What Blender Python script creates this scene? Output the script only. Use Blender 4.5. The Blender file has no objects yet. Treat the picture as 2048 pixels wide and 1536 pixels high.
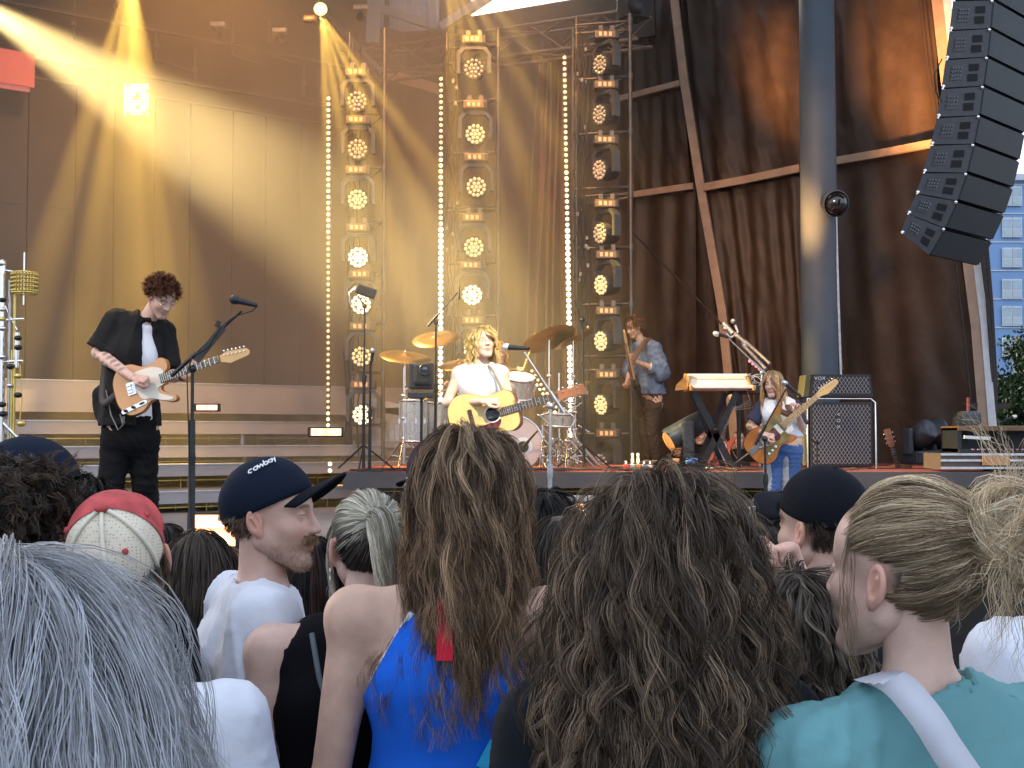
import bpy, bmesh, math, random
import numpy as np
from mathutils import Vector, Matrix
random.seed(7); RNG = np.random.default_rng(7)
PI = math.pi
scene = bpy.context.scene
COL = scene.collection

# ---------------------------------------------------------------- camera
F = 2500.0; HZ = 870.0; CAMZ = 1.72
PITCH = math.atan((HZ-768)/F)
cam_d = bpy.data.cameras.new('camera'); cam_d.sensor_width = 36; cam_d.lens = 36*F/2048
cam_d.clip_start = .05; cam_d.clip_end = 2000
cam = bpy.data.objects.new('camera', cam_d); COL.objects.link(cam)
cam.location = (0, 0, CAMZ); cam.rotation_euler = (PI/2+PITCH, 0, 0)
scene.camera = cam
CA, SA = math.cos(PITCH), math.sin(PITCH)
def P(x, y, Y):
    """world point seen at photo pixel (x,y) (2048x1536) at world distance Y"""
    cx, cy = (x-1024)/F, (768-y)/F
    dy = CA-SA*cy; dz = SA+CA*cy; t = Y/dy
    return Vector((cx*t, Y, CAMZ+dz*t))

# ---------------------------------------------------------------- world, sun, exposure
SUN_EL, SUN_ROT = math.radians(16), math.radians(335)
w = bpy.data.worlds.new('World'); scene.world = w; w.use_nodes = True
nt = w.node_tree; bg = nt.nodes['Background']
sky = nt.nodes.new('ShaderNodeTexSky'); sky.sky_type = 'NISHITA'; sky.sun_disc = False
sky.sun_elevation = SUN_EL; sky.sun_rotation = SUN_ROT; sky.dust_density = 7; sky.ozone_density = 1.5
mxs = nt.nodes.new('ShaderNodeMix'); mxs.data_type = 'RGBA'; mxs.inputs[0].default_value = .45
wn = nt.nodes.new('ShaderNodeTexNoise'); wn.inputs['Scale'].default_value = 2.2; wn.inputs['Detail'].default_value = 6
wr_ = nt.nodes.new('ShaderNodeMapRange'); wr_.inputs[1].default_value = .3; wr_.inputs[2].default_value = .65; wr_.inputs[3].default_value = .4; wr_.inputs[4].default_value = .75; nt.links.new(wn.outputs[0], wr_.inputs[0]); nt.links.new(wr_.outputs[0], mxs.inputs[0])
mxs.inputs[7].default_value = (2.5, 2.7, 3.15, 1); nt.links.new(sky.outputs[0], mxs.inputs[6]); nt.links.new(mxs.outputs[2], bg.inputs[0]); bg.inputs[1].default_value = .15
sd = bpy.data.lights.new('sun', 'SUN'); sd.energy = .5; sd.angle = math.radians(18); sd.color = (1, .93, .84)
sun = bpy.data.objects.new('sun', sd); COL.objects.link(sun)
# sky sun azimuth: rotation measured from +Y towards +X
sv = Vector((math.sin(SUN_ROT)*math.cos(SUN_EL), math.cos(SUN_ROT)*math.cos(SUN_EL), math.sin(SUN_EL)))
sun.rotation_euler = sv.to_track_quat('Z', 'Y').to_euler()
vs = scene.view_settings; vs.view_transform = 'Standard'; vs.look = 'None'; vs.gamma = 1; vs.exposure = 2.12
scene.cycles.use_denoising = True
scene.cycles.max_bounces = 6; scene.cycles.diffuse_bounces = 3; scene.cycles.glossy_bounces = 2
scene.cycles.transparent_max_bounces = 8; scene.cycles.volume_bounces = 0
scene.cycles.sample_clamp_indirect = 4

def spot(name, loc, target, energy, angle, color, blend=.3, size=.05):
    l = bpy.data.lights.new(name, 'SPOT'); l.energy = energy/2.4; l.spot_size = math.radians(angle)
    l.spot_blend = blend; l.shadow_soft_size = size; l.color = color
    o = bpy.data.objects.new(name, l); COL.objects.link(o); o.location = loc
    o.rotation_euler = (Vector(loc)-Vector(target)).to_track_quat('Z', 'Y').to_euler()
    return o
AMB = (1, .47, .13); YEL = (1, .66, .13); WARM = (1, .72, .42)
# big key beam entering from upper left
spot('beam_key', P(-95, -25, 12.4), P(640, 432, 12.5), 12500, 24, (1, .80, .38), .9, .04)
# fanned beams under the roof, left
for (tx, ty, e) in ((60, 640, 420), (165, 700, 700), (255, 800, 900), (330, 760, 800), (385, 640, 420)):
    spot('beam_left', P(262, -60, 14.5), P(tx, ty, 14.3+random.uniform(-.4, .4)), e*17, 9.5, YEL, 1.0, .03)
# lamp seen at the top centre
for (tx, ty, e) in ((672, 560, 520), (735, 560, 520), (800, 520, 520), (865, 460, 500), (915, 400, 460)):
    spot('beam_lamp', P(642, 30, 14.9), P(tx, ty, 14.6+random.uniform(-.4, .4)), e*13, 7.5, YEL, 1.0, .03)
# lamp above the frame, centre
for (tx, ty, e) in ((925, 520, 600), (1010, 520, 600), (1100, 480, 600), (1200, 420, 550), (1280, 340, 450)):
    spot('beam_centre', P(895, -85, 14.6), P(tx, ty, 14.5+random.uniform(-.4, .4)), e*8, 8.0, YEL, 1.0, .03)
# wide amber wash on stage and back walls from the rig over the stage
spot('wash_left', (-3.2, 11.8, 8.3), (-3.6, 16.6, 3.0), 1200, 95, AMB, .9, .3)
spot('wash_centre', (-.4, 12.4, 8.2), (-.3, 16.8, 2.6), 1000, 85, AMB, .9, .3)
spot('wash_right', (2.9, 12.6, 2.6), P(1575, 170, 16.4), 3600, 15, (1, .45, .13), .8, .2)
spot('wash_right', (3.6, 12.2, 3.2), P(1850, 150, 15), 3600, 26, (1, .45, .13), .9, .2)
# front key lights on the players
spot('wash_canvas', (1.5, 10.5, 5.5), P(1560, 560, 16.3), 380, 55, (1, .5, .2), .9, .3)
spot('key_singer', (1.2, 2.4, 7.4), P(960, 790, 9), 4200, 12, (1, .86, .58), .5, .15)
spot('key_guitar', (-5.5, 3.8, 6.4), P(270, 760, 8.1), 520, 22, (1, .78, .6), .5, .15)
spot('key_right', (2.4, 4.5, 6.8), P(1560, 860, 10.8), 700, 20, (1, .8, .55), .5, .15)
spot('key_band', (-1.2, 5.0, 7.2), P(1130, 840, 13.4), 900, 30, WARM, .6, .15)
spot('key_bass', (4.2, 8.0, 6.8), P(1300, 760, 15), 260, 16, WARM, .6, .15)
spot('back_guitar', (-4.5, 12.2, 6.6), P(270, 640, 8.1), 500, 20, YEL, .6, .1)

# ---------------------------------------------------------------- helpers
MATS = {}
def mat(name, col=(.5, .5, .5), rough=.6, metal=0, var=.15, vscale=18, bump=0, bscale=60, emit=None, es=0,
        attr=False, spec=.4, stretch=None, sheen=0, trans=0):
    if name in MATS: return MATS[name]
    m = bpy.data.materials.new(name); m.use_nodes = True; n = m.node_tree; b = n.nodes['Principled BSDF']
    L = n.links.new
    tc = n.nodes.new('ShaderNodeTexCoord'); mp = n.nodes.new('ShaderNodeMapping')
    L(tc.outputs['Object'], mp.inputs[0])
    if stretch: mp.inputs['Scale'].default_value = stretch
    nz = n.nodes.new('ShaderNodeTexNoise'); nz.inputs['Scale'].default_value = vscale; nz.inputs['Detail'].default_value = 5
    L(mp.outputs[0], nz.inputs['Vector'])
    mr = n.nodes.new('ShaderNodeMapRange'); mr.inputs[1].default_value = .3; mr.inputs[2].default_value = .7
    mr.inputs[3].default_value = 1-var; mr.inputs[4].default_value = 1+var; L(nz.outputs[0], mr.inputs[0])
    mx = n.nodes.new('ShaderNodeMix'); mx.data_type = 'RGBA'; mx.blend_type = 'MULTIPLY'; mx.inputs[0].default_value = 1
    if attr:
        at = n.nodes.new('ShaderNodeAttribute'); at.attribute_name = 'tint'; L(at.outputs['Color'], mx.inputs[6])
    else: mx.inputs[6].default_value = (*col, 1)
    L(mr.outputs[0], mx.inputs[7]); L(mx.outputs[2], b.inputs['Base Color'])
    b.inputs['Roughness'].default_value = rough; b.inputs['Metallic'].default_value = metal
    b.inputs['Specular IOR Level'].default_value = spec
    if sheen: b.inputs['Sheen Weight'].default_value = sheen
    if trans: b.inputs['Transmission Weight'].default_value = trans
    if bump:
        n2 = n.nodes.new('ShaderNodeTexNoise'); n2.inputs['Scale'].default_value = bscale; n2.inputs['Detail'].default_value = 4
        L(mp.outputs[0], n2.inputs['Vector'])
        bp = n.nodes.new('ShaderNodeBump'); bp.inputs['Strength'].default_value = bump; bp.inputs['Distance'].default_value = .01
        L(n2.outputs[0], bp.inputs['Height']); L(bp.outputs[0], b.inputs['Normal'])
    if emit:
        b.inputs['Emission Color'].default_value = (*emit, 1); b.inputs['Emission Strength'].default_value = es
        b.inputs['Emission Strength'].default_value = es*.24
        if es < 30: m.cycles.emission_sampling = 'NONE'
    MATS[name] = m; return m

black = mat('black_plastic', (.02, .021, .024), .45, 0, .2, 30, .15, 120)
blackm = mat('black_metal', (.03, .03, .033), .35, .6, .2, 30)
chrome = mat('chrome', (.75, .74, .72), .16, 1, .1, 30)
steel = mat('steel', (.42, .42, .43), .38, .9, .2, 20)
alu = mat('aluminium', (.6, .6, .6), .42, .85, .2, 15, .1, 60)
deckm = mat('deck_grey', (.23, .215, .22), .5, 0, .12, 4, .05, 30)
fascia = mat('fascia_grey', (.34, .31, .31), .45, .1, .1, 3)
darkf = mat('dark_fabric', (.018, .015, .014), .85, 0, .25, 6, .2, 90)
white = mat('white_paint', (.75, .74, .72), .5, 0, .06, 10)
cablem = mat('cable_rubber', (.03, .022, .02), .6, 0, .3, 20)
gold = mat('gold_and_lit_frame', (.65, .5, .16), .35, .8, .2, 12)

def origin(o):
    v = Vector((0, 0, 0))
    while o is not None: v += Vector(o.location); o = o.parent
    return v
def tag(o, label=None, cat=None, group=None, kind=None):
    if label: o['label'] = label
    if cat: o['category'] = cat
    if group: o['group'] = group
    if kind: o['kind'] = kind
    return o
def thing(name, label, cat, loc=(0, 0, 0), group=None):
    o = bpy.data.objects.new(name, None); o.empty_display_size = .1; COL.objects.link(o); o.location = loc
    return tag(o, label, cat, group)
def copy_tree(o, parent=None):
    c = o.copy(); COL.objects.link(c)
    if parent is not None: c.parent = parent
    for ch in list(o.children): copy_tree(ch, c)
    return c
def link_mesh(name, me, m, parent=None):
    o = bpy.data.objects.new(name, me); COL.objects.link(o)
    for q in (m if isinstance(m, (list, tuple)) else [m]): me.materials.append(q)
    if parent is not None: o.parent = parent
    return o
def frame(d, up=(0, 0, 1)):
    """matrix whose Z is d"""
    z = Vector(d).normalized(); u = Vector(up)
    if abs(z.dot(u)) > .99: u = Vector((1, 0, 0))
    x = u.cross(z).normalized(); y = z.cross(x)
    return Matrix((x, y, z)).transposed()
class MB:
    def __init__(s): s.v = []; s.f = []; s.mi = []; s.sm = []
    def add(s, vs, fs, mi=0, sm=False):
        k = len(s.v); s.v += [tuple(v) for v in vs]
        for f in fs: s.f.append([k+i for i in f]); s.mi.append(mi); s.sm.append(sm)
        return s
    def box(s, c, size, R=None, mi=0, bev=0):
        c = Vector(c); hx, hy, hz = [q/2 for q in size]; R = R or Matrix.Identity(3)
        if bev:
            b = min(bev, hx*.9, hy*.9, hz*.9); bm = bmesh.new(); bmesh.ops.create_cube(bm, size=1)
            for v in bm.verts: v.co = Vector((v.co.x*hx*2, v.co.y*hy*2, v.co.z*hz*2))
            bmesh.ops.bevel(bm, geom=list(bm.edges), offset=b, segments=2, affect='EDGES', profile=.6)
            bm.verts.index_update()
            s.add([c+R@v.co for v in bm.verts], [[v.index for v in f.verts] for f in bm.faces], mi); bm.free(); return s
        vs = [c+R@Vector((x*hx, y*hy, z*hz)) for x in (-1, 1) for y in (-1, 1) for z in (-1, 1)]
        return s.add(vs, [(0, 1, 3, 2), (4, 6, 7, 5), (0, 4, 5, 1), (2, 3, 7, 6), (0, 2, 6, 4), (1, 5, 7, 3)], mi)
    def bar(s, a, b, w, h=None, up=(0, 0, 1), mi=0):
        a, b = Vector(a), Vector(b); R = frame(b-a, up); return s.box((a+b)/2, (w, h or w, (b-a).length), R, mi)
    def tube(s, pts, r, n=8, mi=0, cap=True):
        pts = [Vector(p) for p in pts]; m = len(pts); rr = r if isinstance(r, (list, tuple)) else [r]*m
        vs = []; prev = None
        for i, p in enumerate(pts):
            d = (pts[min(i+1, m-1)]-pts[max(i-1, 0)])
            if d.length < 1e-9: d = Vector((0, 0, 1))
            z = d.normalized()
            if prev is None: x = frame(z).col[0].copy()
            else:
                x = prev-z*prev.dot(z)
                x = x.normalized() if x.length > 1e-6 else frame(z).col[0].copy()
            prev = x; y = z.cross(x)
            vs += [p+(x*math.cos(2*PI*k/n)+y*math.sin(2*PI*k/n))*rr[i] for k in range(n)]
        fs = [(i*n+k, i*n+(k+1) % n, (i+1)*n+(k+1) % n, (i+1)*n+k) for i in range(m-1) for k in range(n)]
        s.add(vs, fs, mi, True)
        if cap:
            s.add(vs[:n], [tuple(range(n-1, -1, -1))], mi); s.add(vs[-n:], [tuple(range(n))], mi)
        return s
    def lathe(s, prof, c, axis=(0, 0, 1), n=24, mi=0, up=(0, 0, 1), sm=True):
        R = frame(axis, up); c = Vector(c); m = len(prof)
        vs = [c+R@Vector((r*math.cos(2*PI*k/n), r*math.sin(2*PI*k/n), z)) for (r, z) in prof for k in range(n)]
        fs = [(i*n+k, i*n+(k+1) % n, (i+1)*n+(k+1) % n, (i+1)*n+k) for i in range(m-1) for k in range(n)]
        return s.add(vs, fs, mi, sm)
    def disc(s, c, r, axis, n=24, mi=0):
        R = frame(axis); c = Vector(c)
        return s.add([c+R@Vector((r*math.cos(2*PI*k/n), r*math.sin(2*PI*k/n), 0)) for k in range(n)], [tuple(range(n))], mi)
    def ball(s, c, r, n=10, mi=0, sc=(1, 1, 1), R=None):
        c = Vector(c); R = R or Matrix.Identity(3); vs = []; m = n//2+1
        for i in range(m+1):
            t = PI*i/m
            for k in range(n): vs.append(c+R@Vector((r*sc[0]*math.sin(t)*math.cos(2*PI*k/n), r*sc[1]*math.sin(t)*math.sin(2*PI*k/n), r*sc[2]*math.cos(t))))
        return s.add(vs, [(i*n+k, (i+1)*n+k, (i+1)*n+(k+1) % n, i*n+(k+1) % n) for i in range(m) for k in range(n)], mi, True)
    def prism(s, out, T, R, th, mi=0, mside=None, bev=0):
        """2D outline (x,y) placed by T + R@(x,y,z), thickness th centred"""
        n = len(out); T = Vector(T)
        cx = sum(p[0] for p in out)/n; cy = sum(p[1] for p in out)/n
        rings = [(-th/2, 1), (th/2, 1)]
        if bev:
            q = 1-bev/max(max(abs(p[0]-cx) for p in out), 1e-6)
            rings = [(-th/2, q), (-th/2+bev*.7, 1), (th/2-bev*.7, 1), (th/2, q)]
        vs = [T+R@Vector((cx+(x-cx)*q, cy+(y-cy)*q, z)) for z, q in rings for x, y in out]
        m = len(rings)
        s.add(vs, [(i*n+k, i*n+(k+1) % n, (i+1)*n+(k+1) % n, (i+1)*n+k) for i in range(m-1) for k in range(n)], mside if mside is not None else mi)
        s.add(vs[:n], [tuple(range(n-1, -1, -1))], mi); s.add(vs[-n:], [tuple(range(n))], mi)
        return s
    def sheet(s, fn, nu, nv, mi=0):
        vs = [fn(i/nu, j/nv) for j in range(nv+1) for i in range(nu+1)]
        return s.add(vs, [(j*(nu+1)+i, j*(nu+1)+i+1, (j+1)*(nu+1)+i+1, (j+1)*(nu+1)+i) for j in range(nv) for i in range(nu)], mi, True)
    def build(s, name, m, parent=None, smooth=None, local=False):
        me = bpy.data.meshes.new(name)
        o0 = Vector((0, 0, 0)) if local else (origin(parent) if parent is not None else Vector((0, 0, 0)))
        me.from_pydata([(v[0]-o0.x, v[1]-o0.y, v[2]-o0.z) for v in s.v], [], s.f)
        me.polygons.foreach_set('material_index', s.mi)
        me.polygons.foreach_set('use_smooth', s.sm if smooth is None else [smooth]*len(s.f)); me.update()
        return link_mesh(name, me, m, parent)
def spline(pts, n=8, closed=True):
    m = len(pts); out = []
    for i in range(m if closed else m-1):
        g = (lambda k: pts[k % m]) if closed else (lambda k: pts[min(max(k, 0), m-1)])
        p0, p1, p2, p3 = [np.array(g(i+k), float) for k in (-1, 0, 1, 2)]
        for j in range(n):
            t = j/n
            q = .5*((2*p1)+(-p0+p2)*t+(2*p0-5*p1+4*p2-p3)*t*t+(-p0+3*p1-3*p2+p3)*t**3); out.append(tuple(q))
    if not closed: out.append(tuple(pts[-1]))
    return out
def text_mesh(name, txt, size, m, parent, T, R, ext=.002, spacing=1, shear=0):
    cu = bpy.data.curves.new(name, 'FONT'); cu.body = txt; cu.size = size; cu.extrude = ext; cu.align_x = 'CENTER'; cu.align_y = 'CENTER'
    cu.space_character = spacing; cu.shear = shear
    o = bpy.data.objects.new(name, cu); COL.objects.link(o)
    dg = bpy.context.evaluated_depsgraph_get(); me = bpy.data.meshes.new_from_object(o.evaluated_get(dg))
    bpy.data.objects.remove(o); o0 = origin(parent); T = Vector(T)
    for v in me.vertices: v.co = T+R@v.co-o0
    me.materials.clear(); return link_mesh(name, me, m, parent)
def sag(a, b, drop, n=10):
    a, b = Vector(a), Vector(b)
    return [a.lerp(b, i/n)-Vector((0, 0, drop*4*(i/n)*(1-i/n))) for i in range(n+1)]
# ================================================================ SETTING
g = MB(); g.add([(-300, -30, 0), (300, -30, 0), (300, 600, 0), (-300, 600, 0)], [(0, 1, 2, 3)])
tag(g.build('ground', mat('ground_asphalt', (.09, .09, .092), .9, 0, .3, 3, .3, 40)), kind='structure')

# ---- stage platform: lower front deck, riser, support frames
FZ, RZ = .95, 1.37
st = thing('stage_platform', 'wide grey concert stage with a low front deck and raised band riser', 'stage', (0, 12, 0))
MB().box((0, 11.1, FZ-.06), (17, 4.6, .12)).build('front_deck', deckm, st)
MB().box((3.35, 14.05, RZ-.07), (9.9, 4.3, .14)).build('riser_deck', mat('riser_carpet', (.2, .05, .05), .85, 0, .3, 12, .2, 80), st)
fasd = mat('fascia_dark', (.07, .06, .062), .5, 0, .15, 4)
b = MB(); b.box((3.35, 11.86, RZ-.075), (9.9, .05, .15)); b.build('riser_fascia', fasd, st)
b = MB(); b.box((3.35, 11.75, RZ-.33), (9.9, .05, .12)); b.build('riser_fascia', fasd, st)
MB().box((0, 8.78, .47), (17, .03, .94)).build('front_skirt', darkf, st)
rodg = MB()
x = -1.5
while x < 8:
    for yy in (12.3, 13.1, 14.2):
        MB().tube([(x, yy, FZ), (x, yy, RZ-.14)], .024, 8).build('support_leg', steel, st)
    x += .62
for k in range(9):
    yy = 12.05+k*.35
    rodg.tube([(-1.5+random.random()*.5, yy, RZ-.19-.01*(k % 3)), (8.1, yy, RZ-.19-.01*(k % 3))], .007, 6)
for k in range(60):
    xx = -1.4+k*.158+random.uniform(-.05, .05); yy = 12.2+random.random()*1.5
    rodg.tube([(xx, yy, FZ+.02), (xx, yy, RZ-.16)], .006, 5)
rodg.build('brace_frame', gold, st)  # gold colour stands in for the yellow light under the riser
MB().box((3.3, 15.2, 1.16), (9.7, .04, .34)).build('rear_skirt', mat('skirt_painted_glow', (.45, .32, .12), .6, 0, .3, 5), st)  # amber colour paints the underlight glow onto the skirt

# ---- stepped risers on the left, open frames between treads
stp = thing('stage_steps', 'wide grey stepped risers with open framed gaps coloured as if lit yellow at stage left', 'steps', (-4, 12, 0))
DX = Vector((.815, .579, 0)); DN = Vector((.579, -.815, 0))   # along the steps, and towards the audience
def step_pt(a, dn, z): return Vector((-6.1, 14.6, z))+DX*a+DN*dn
def cross_px(a0, dn):   # pixel y to height at the spot photo x~300
    return step_pt(a0, dn, 0)
bands = [  # photo y top, y bottom at x=330, distance toward audience
    (766, 826, .5), (843, 868, 1.25), (893, 915, 1.95), (930, 953, 2.65), (984, 1008, 3.4)]
Rst = Matrix((DX, -DN, Vector((0, 0, 1)))).transposed()
for i, (y0, y1, dn) in enumerate(bands):
    # spot on the line under photo x=330
    best = min(np.linspace(-4, 8, 241), key=lambda a: abs((step_pt(a, dn, 0).x)/(step_pt(a, dn, 0).y)-(330-1024)/F))
    Y = step_pt(best, dn, 0).y
    z0, z1 = P(330, y0, Y).z, P(330, y1, Y).z
    a1 = [5.4, 5.2, 4.9, 4.4, 4.4][i]
    c = step_pt((a1-2.6)/2, dn, (z0+z1)/2); ln = a1+2.6
    MB().box(c, (ln, .05, z0-z1), Rst).build('step_fascia', fascia, stp)
    c2 = step_pt((a1-2.6)/2, dn-.42, z0-.02)
    MB().box(c2, (ln, .78, .035), Rst).build('step_tread', deckm, stp)
    e = MB(); e.bar(step_pt(-2.6, dn+.03, z0+.003), step_pt(a1, dn+.03, z0+.003), .012); e.build('step_edge', alu, stp)
    if i:
        fr = MB(); lg = MB()
        for q in range(26):
            a = -2.4+q*(ln-.3)/25+random.uniform(-.08, .08)
            d_ = dn-.15-random.random()*.5
            (lg if q % 5 == 2 else fr).tube([step_pt(a, d_, z1-.16 if i == 4 else z1-.22), step_pt(a, d_, z0-.04)], .03 if q % 5 == 2 else .007, 8)
        fr.bar(step_pt(-2.5, dn-.2, z1-.05), step_pt(a1-.1, dn-.2, z1-.05), .012, .012)
        fr.bar(step_pt(-2.5, dn-.5, z1-.14), step_pt(a1-.1, dn-.5, z1-.14), .01, .01)
        for q in range(5):
            a = -2+random.random()*(a1+1); fr.bar(step_pt(a, dn-.3, z1-.2), step_pt(a+.9, dn-.6, z1-.02), .012, .02)
        fr.build('brace_frame', gold, stp); lg.build('support_leg', steel, stp)  # frames coloured gold in place of yellow light in the gaps
MB().box(step_pt(1.4, -.35, 1.45), (8.4, .05, 1.5), Rst).build('rear_skirt', mat('skirt_painted_glow'), stp)  # same amber colour, painted glow behind the step gaps

# ---- roof and rear structure
rf = thing('stage_roof', 'dark brown stage roof with an open gap showing white sky', 'roof', (0, 15, 8.6))
roofm = mat('roof_brown', (.05, .035, .028), .8, 0, .3, 2)
b = MB()
b.box((-6.15, 15.5, 9.4), (9.2, 9, .2)); b.box((6.35, 15.5, 9.4), (10.0, 9, .2)); b.box((0, 13.2, 9.4), (3.6, 4.5, .2))
b.build('roof_deck', roofm, rf)
# beams framing the gap, seen at the top centre
b = MB()
b.bar(P(748, 95, 18.7), P(755, -60, 18.7), .5, .2); b.bar(P(866, 60, 18.4), P(866, -80, 18.4), .12, .12)
b.bar(P(762, 18, 18.6), P(880, 56, 18.5), .12, .12); b.bar(P(880, 57, 18.5), P(1010, -28, 18.6), .2, .12)
MB().bar(P(872, 92, 18.9), P(1310, 22, 17.6), .05, .72).build('header_board', roofm, rf)
b.build('roof_beam', mat('beam_grey', (.3, .3, .32), .5, .3, .15, 8), rf)
b = MB()
for k in range(14):
    xx = 762+k*8.2; b.bar(P(xx, 75-abs(k-7), 19.2), P(xx, -10, 19.2), .05, .06)
b.box((P(815, 40, 19.4)), (1.0, .03, 1.0)); b.build('roof_panel', mat('blue_grey_steel', (.28, .32, .38), .5, .2, .2, 6), rf)

# upper header wall at left (dark rig over the screen)
hd = thing('header_wall', 'dark brown rig header above the left video wall', 'wall', (-4, 18, 6))
def quad_grid(p00, p10, p11, p01, nu, nv, disp=None, nrm=None):
    p00, p10, p11, p01 = [Vector(p) for p in (p00, p10, p11, p01)]
    N = nrm or (p10-p00).cross(p01-p00).normalized()
    def fn(u, v):
        q = p00.lerp(p10, u).lerp(p01.lerp(p11, u), v)
        return q+N*(disp(u, v) if disp else 0)
    return MB().sheet(fn, nu, nv)
wallm = mat('header_brown', (.045, .026, .018), .8, 0, .3, 2)
b = MB(); b.box(step_pt(1.6, -1.35, 7.9), (12, .1, 3.3), Rst); b.build('wall_panel', wallm, hd)
b = MB()
for k in range(9):
    a = 1.2+k*.55; p = step_pt(a, -1.05, 6.9+.35*math.sin(k*1.7))
    b.bar(p, p+Vector((0, 0, .5)), .02); b.bar(p, p+DX*.5-Vector((0, 0, .06)), .018)
    b.box(p+Vector((0, 0, .2)), (.06, .05, .05))
b.bar(step_pt(-2, -1.0, 6.55), step_pt(5.5, -1.0, 6.55), .035); b.bar(step_pt(-2, -1.0, 7.2), step_pt(5.5, -1.0, 7.2), .035)
b.build('rig_pipe', mat('rig_brown', (.13, .09, .07), .5, .3, .2, 20), hd)
for (x_, y_) in ((437, 52), (412, 88), (560, 62), (468, 55), (622, 38), (720, 15)):
    pass

# ---- left video wall with column seams
vw = thing('video_wall', 'tall dim LED video wall in vertical columns washed amber', 'screen', (-4, 17, 3))
def vwp(a, z, off=0): return step_pt(a, -1.1+off, z)
zb, zt = 2.1, 6.28
Lw = 8.4; a0 = -2.6
ws = [.62, .2, .5, .55, .28, .6, .5, .6, .5, .55, .5, .62, .5, .55, .5, .62, .5, .6]
a = a0; k = 0
vm = [mat('screen_column', (.030, .018, .014), .55, 0, .12, 2, .05, 90, stretch=(1, 1, .15)), mat('screen_column_light', (.042, .027, .022), .5, 0, .12, 2, .05, 90, stretch=(1, 1, .15))]
while a < a0+Lw:
    wd = ws[k % len(ws)]
    MB().box(vwp(a+wd/2, (zb+zt)/2, .012*(k % 2)), (wd-.014, .06, zt-zb), Rst).build('screen_panel', vm[1 if wd < .3 else 0], vw)
    a += wd; k += 1
MB().box(vwp(a0+Lw/2, (zb+zt)/2, -.06), (Lw+.2, .05, zt-zb), Rst).build('frame', mat('seam_light', (.042, .027, .021), .5, 0, .1, 5), vw)
MB().bar(vwp(a0, 4.66, .05), vwp(a0+4.2, 4.66, .05), .012, .012).build('seam_bar', mat('seam_light'), vw)
b = MB(); b.bar(vwp(a0, zt+.02, .06), vwp(a0+Lw, zt+.02, .06), .025, .025); b.build('top_rail', mat('rig_brown'), vw)
b = MB(); b.box(vwp(a0+3.0, zb+.55, .075), (6.0, .01, 1.1), Rst)
# glowing picture on the upper screen and the bright patch
redm = mat('red_picture', (.3, .05, .04), .5, 0, .2, 3, emit=(1, .16, .12), es=.5)
lp = MB(); c = P(8, 132, 15.2); lp.box(c, (.72, .04, .42), Rst); tag(lp.build('lit_screen', redm), 'red glowing rectangular screen at upper left behind the light beam', 'screen')
lp = MB(); c = P(8, 172, 15.25); lp.box(c, (.6, .04, .06), Rst); tag(lp.build('lit_screen', mat('pink_picture', (.3, .1, .1), .5, emit=(1, .25, .25), es=.3)), 'thin pink glowing strip directly under the red screen', 'screen')
lp = MB()
for i in range(8):
    for j in range(10):
        if random.random() < .85: lp.box(P(250+i*6.4, 170+j*6.4, 16.1), (.03, .02, .03), Rst)
tag(lp.build('lit_screen', mat('white_picture', (.5, .45, .45), .5, emit=(1, .8, .8), es=.9)), 'small pale pixelated screen patch seen through the bright beam', 'screen')

# ---- centre rear curtain
def folds(seed, n, amp, sharp=1.5):
    r = random.Random(seed); T = [(r.uniform(.4, 1)*amp, r.uniform(2, n), r.uniform(0, 6.3), r.uniform(-1.2, 1.2)) for _ in range(7)]
    def f(u, v): return sum(a*math.sin(w_*2*PI*(u+s*.06*v)+p+1.5*math.sin(3*v+p)) for a, w_, p, s in T)
    return f
brown = mat('drape_brown', (.07, .045, .03), .75, 0, .2, 3, .25, 40)
b = quad_grid(P(700, 960, 18.8), P(1275, 960, 18.3), P(1270, 60, 18.3), P(720, 60, 18.8), 160, 20, folds(3, 14, .035))
tag(b.build('rear_drape', brown), 'brown cloth drape closing the back of the stage behind the light towers', 'curtain')
b = quad_grid(P(1040, 900, 17.2), P(1150, 900, 17.0), P(1140, 85, 17.0), P(1080, 85, 17.2), 60, 16, folds(5, 7, .06))
tag(b.build('hanging_drape', mat('drape_tan', (.16, .11, .085), .6, 0, .2, 4, .2, 50)), 'gathered brown drape hanging between the second and third light towers', 'curtain')

# ---- right side canvas wall
cw = thing('canvas_wall', 'tall dark brown canvas side wall with tan webbing seams', 'curtain', (4, 16, 0))
canv = mat('canvas_brown', (.052, .034, .025), .46, 0, .25, 2.5, .7, 11, spec=.25)
def wrinkle(seed, amp):
    r = random.Random(seed); T = [(r.uniform(.3, 1)*amp, r.uniform(5, 30), r.uniform(5, 30), r.uniform(0, 6.3)) for _ in range(10)]
    fo = folds(seed+1, 5, amp*1.6)
    def f(u, v): return fo(u, v)+sum(a*.35*(1-abs(math.sin(x*u+y*v+p+2*math.sin(4*v+p)))) for a, x, y, p in T)
    return f
def gather(seed, amp, n):
    fo = folds(seed, n, amp); wr = wrinkle(seed+9, amp*.5)
    return lambda u, v: fo(u, v)*(1.15-.4*v)+wr(u, v)
def seamD(x): return 18.2+(x-1255)/(1865-1255)*(15.0-18.2)
def CP(x, y): return P(x, y, seamD(x))
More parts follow.
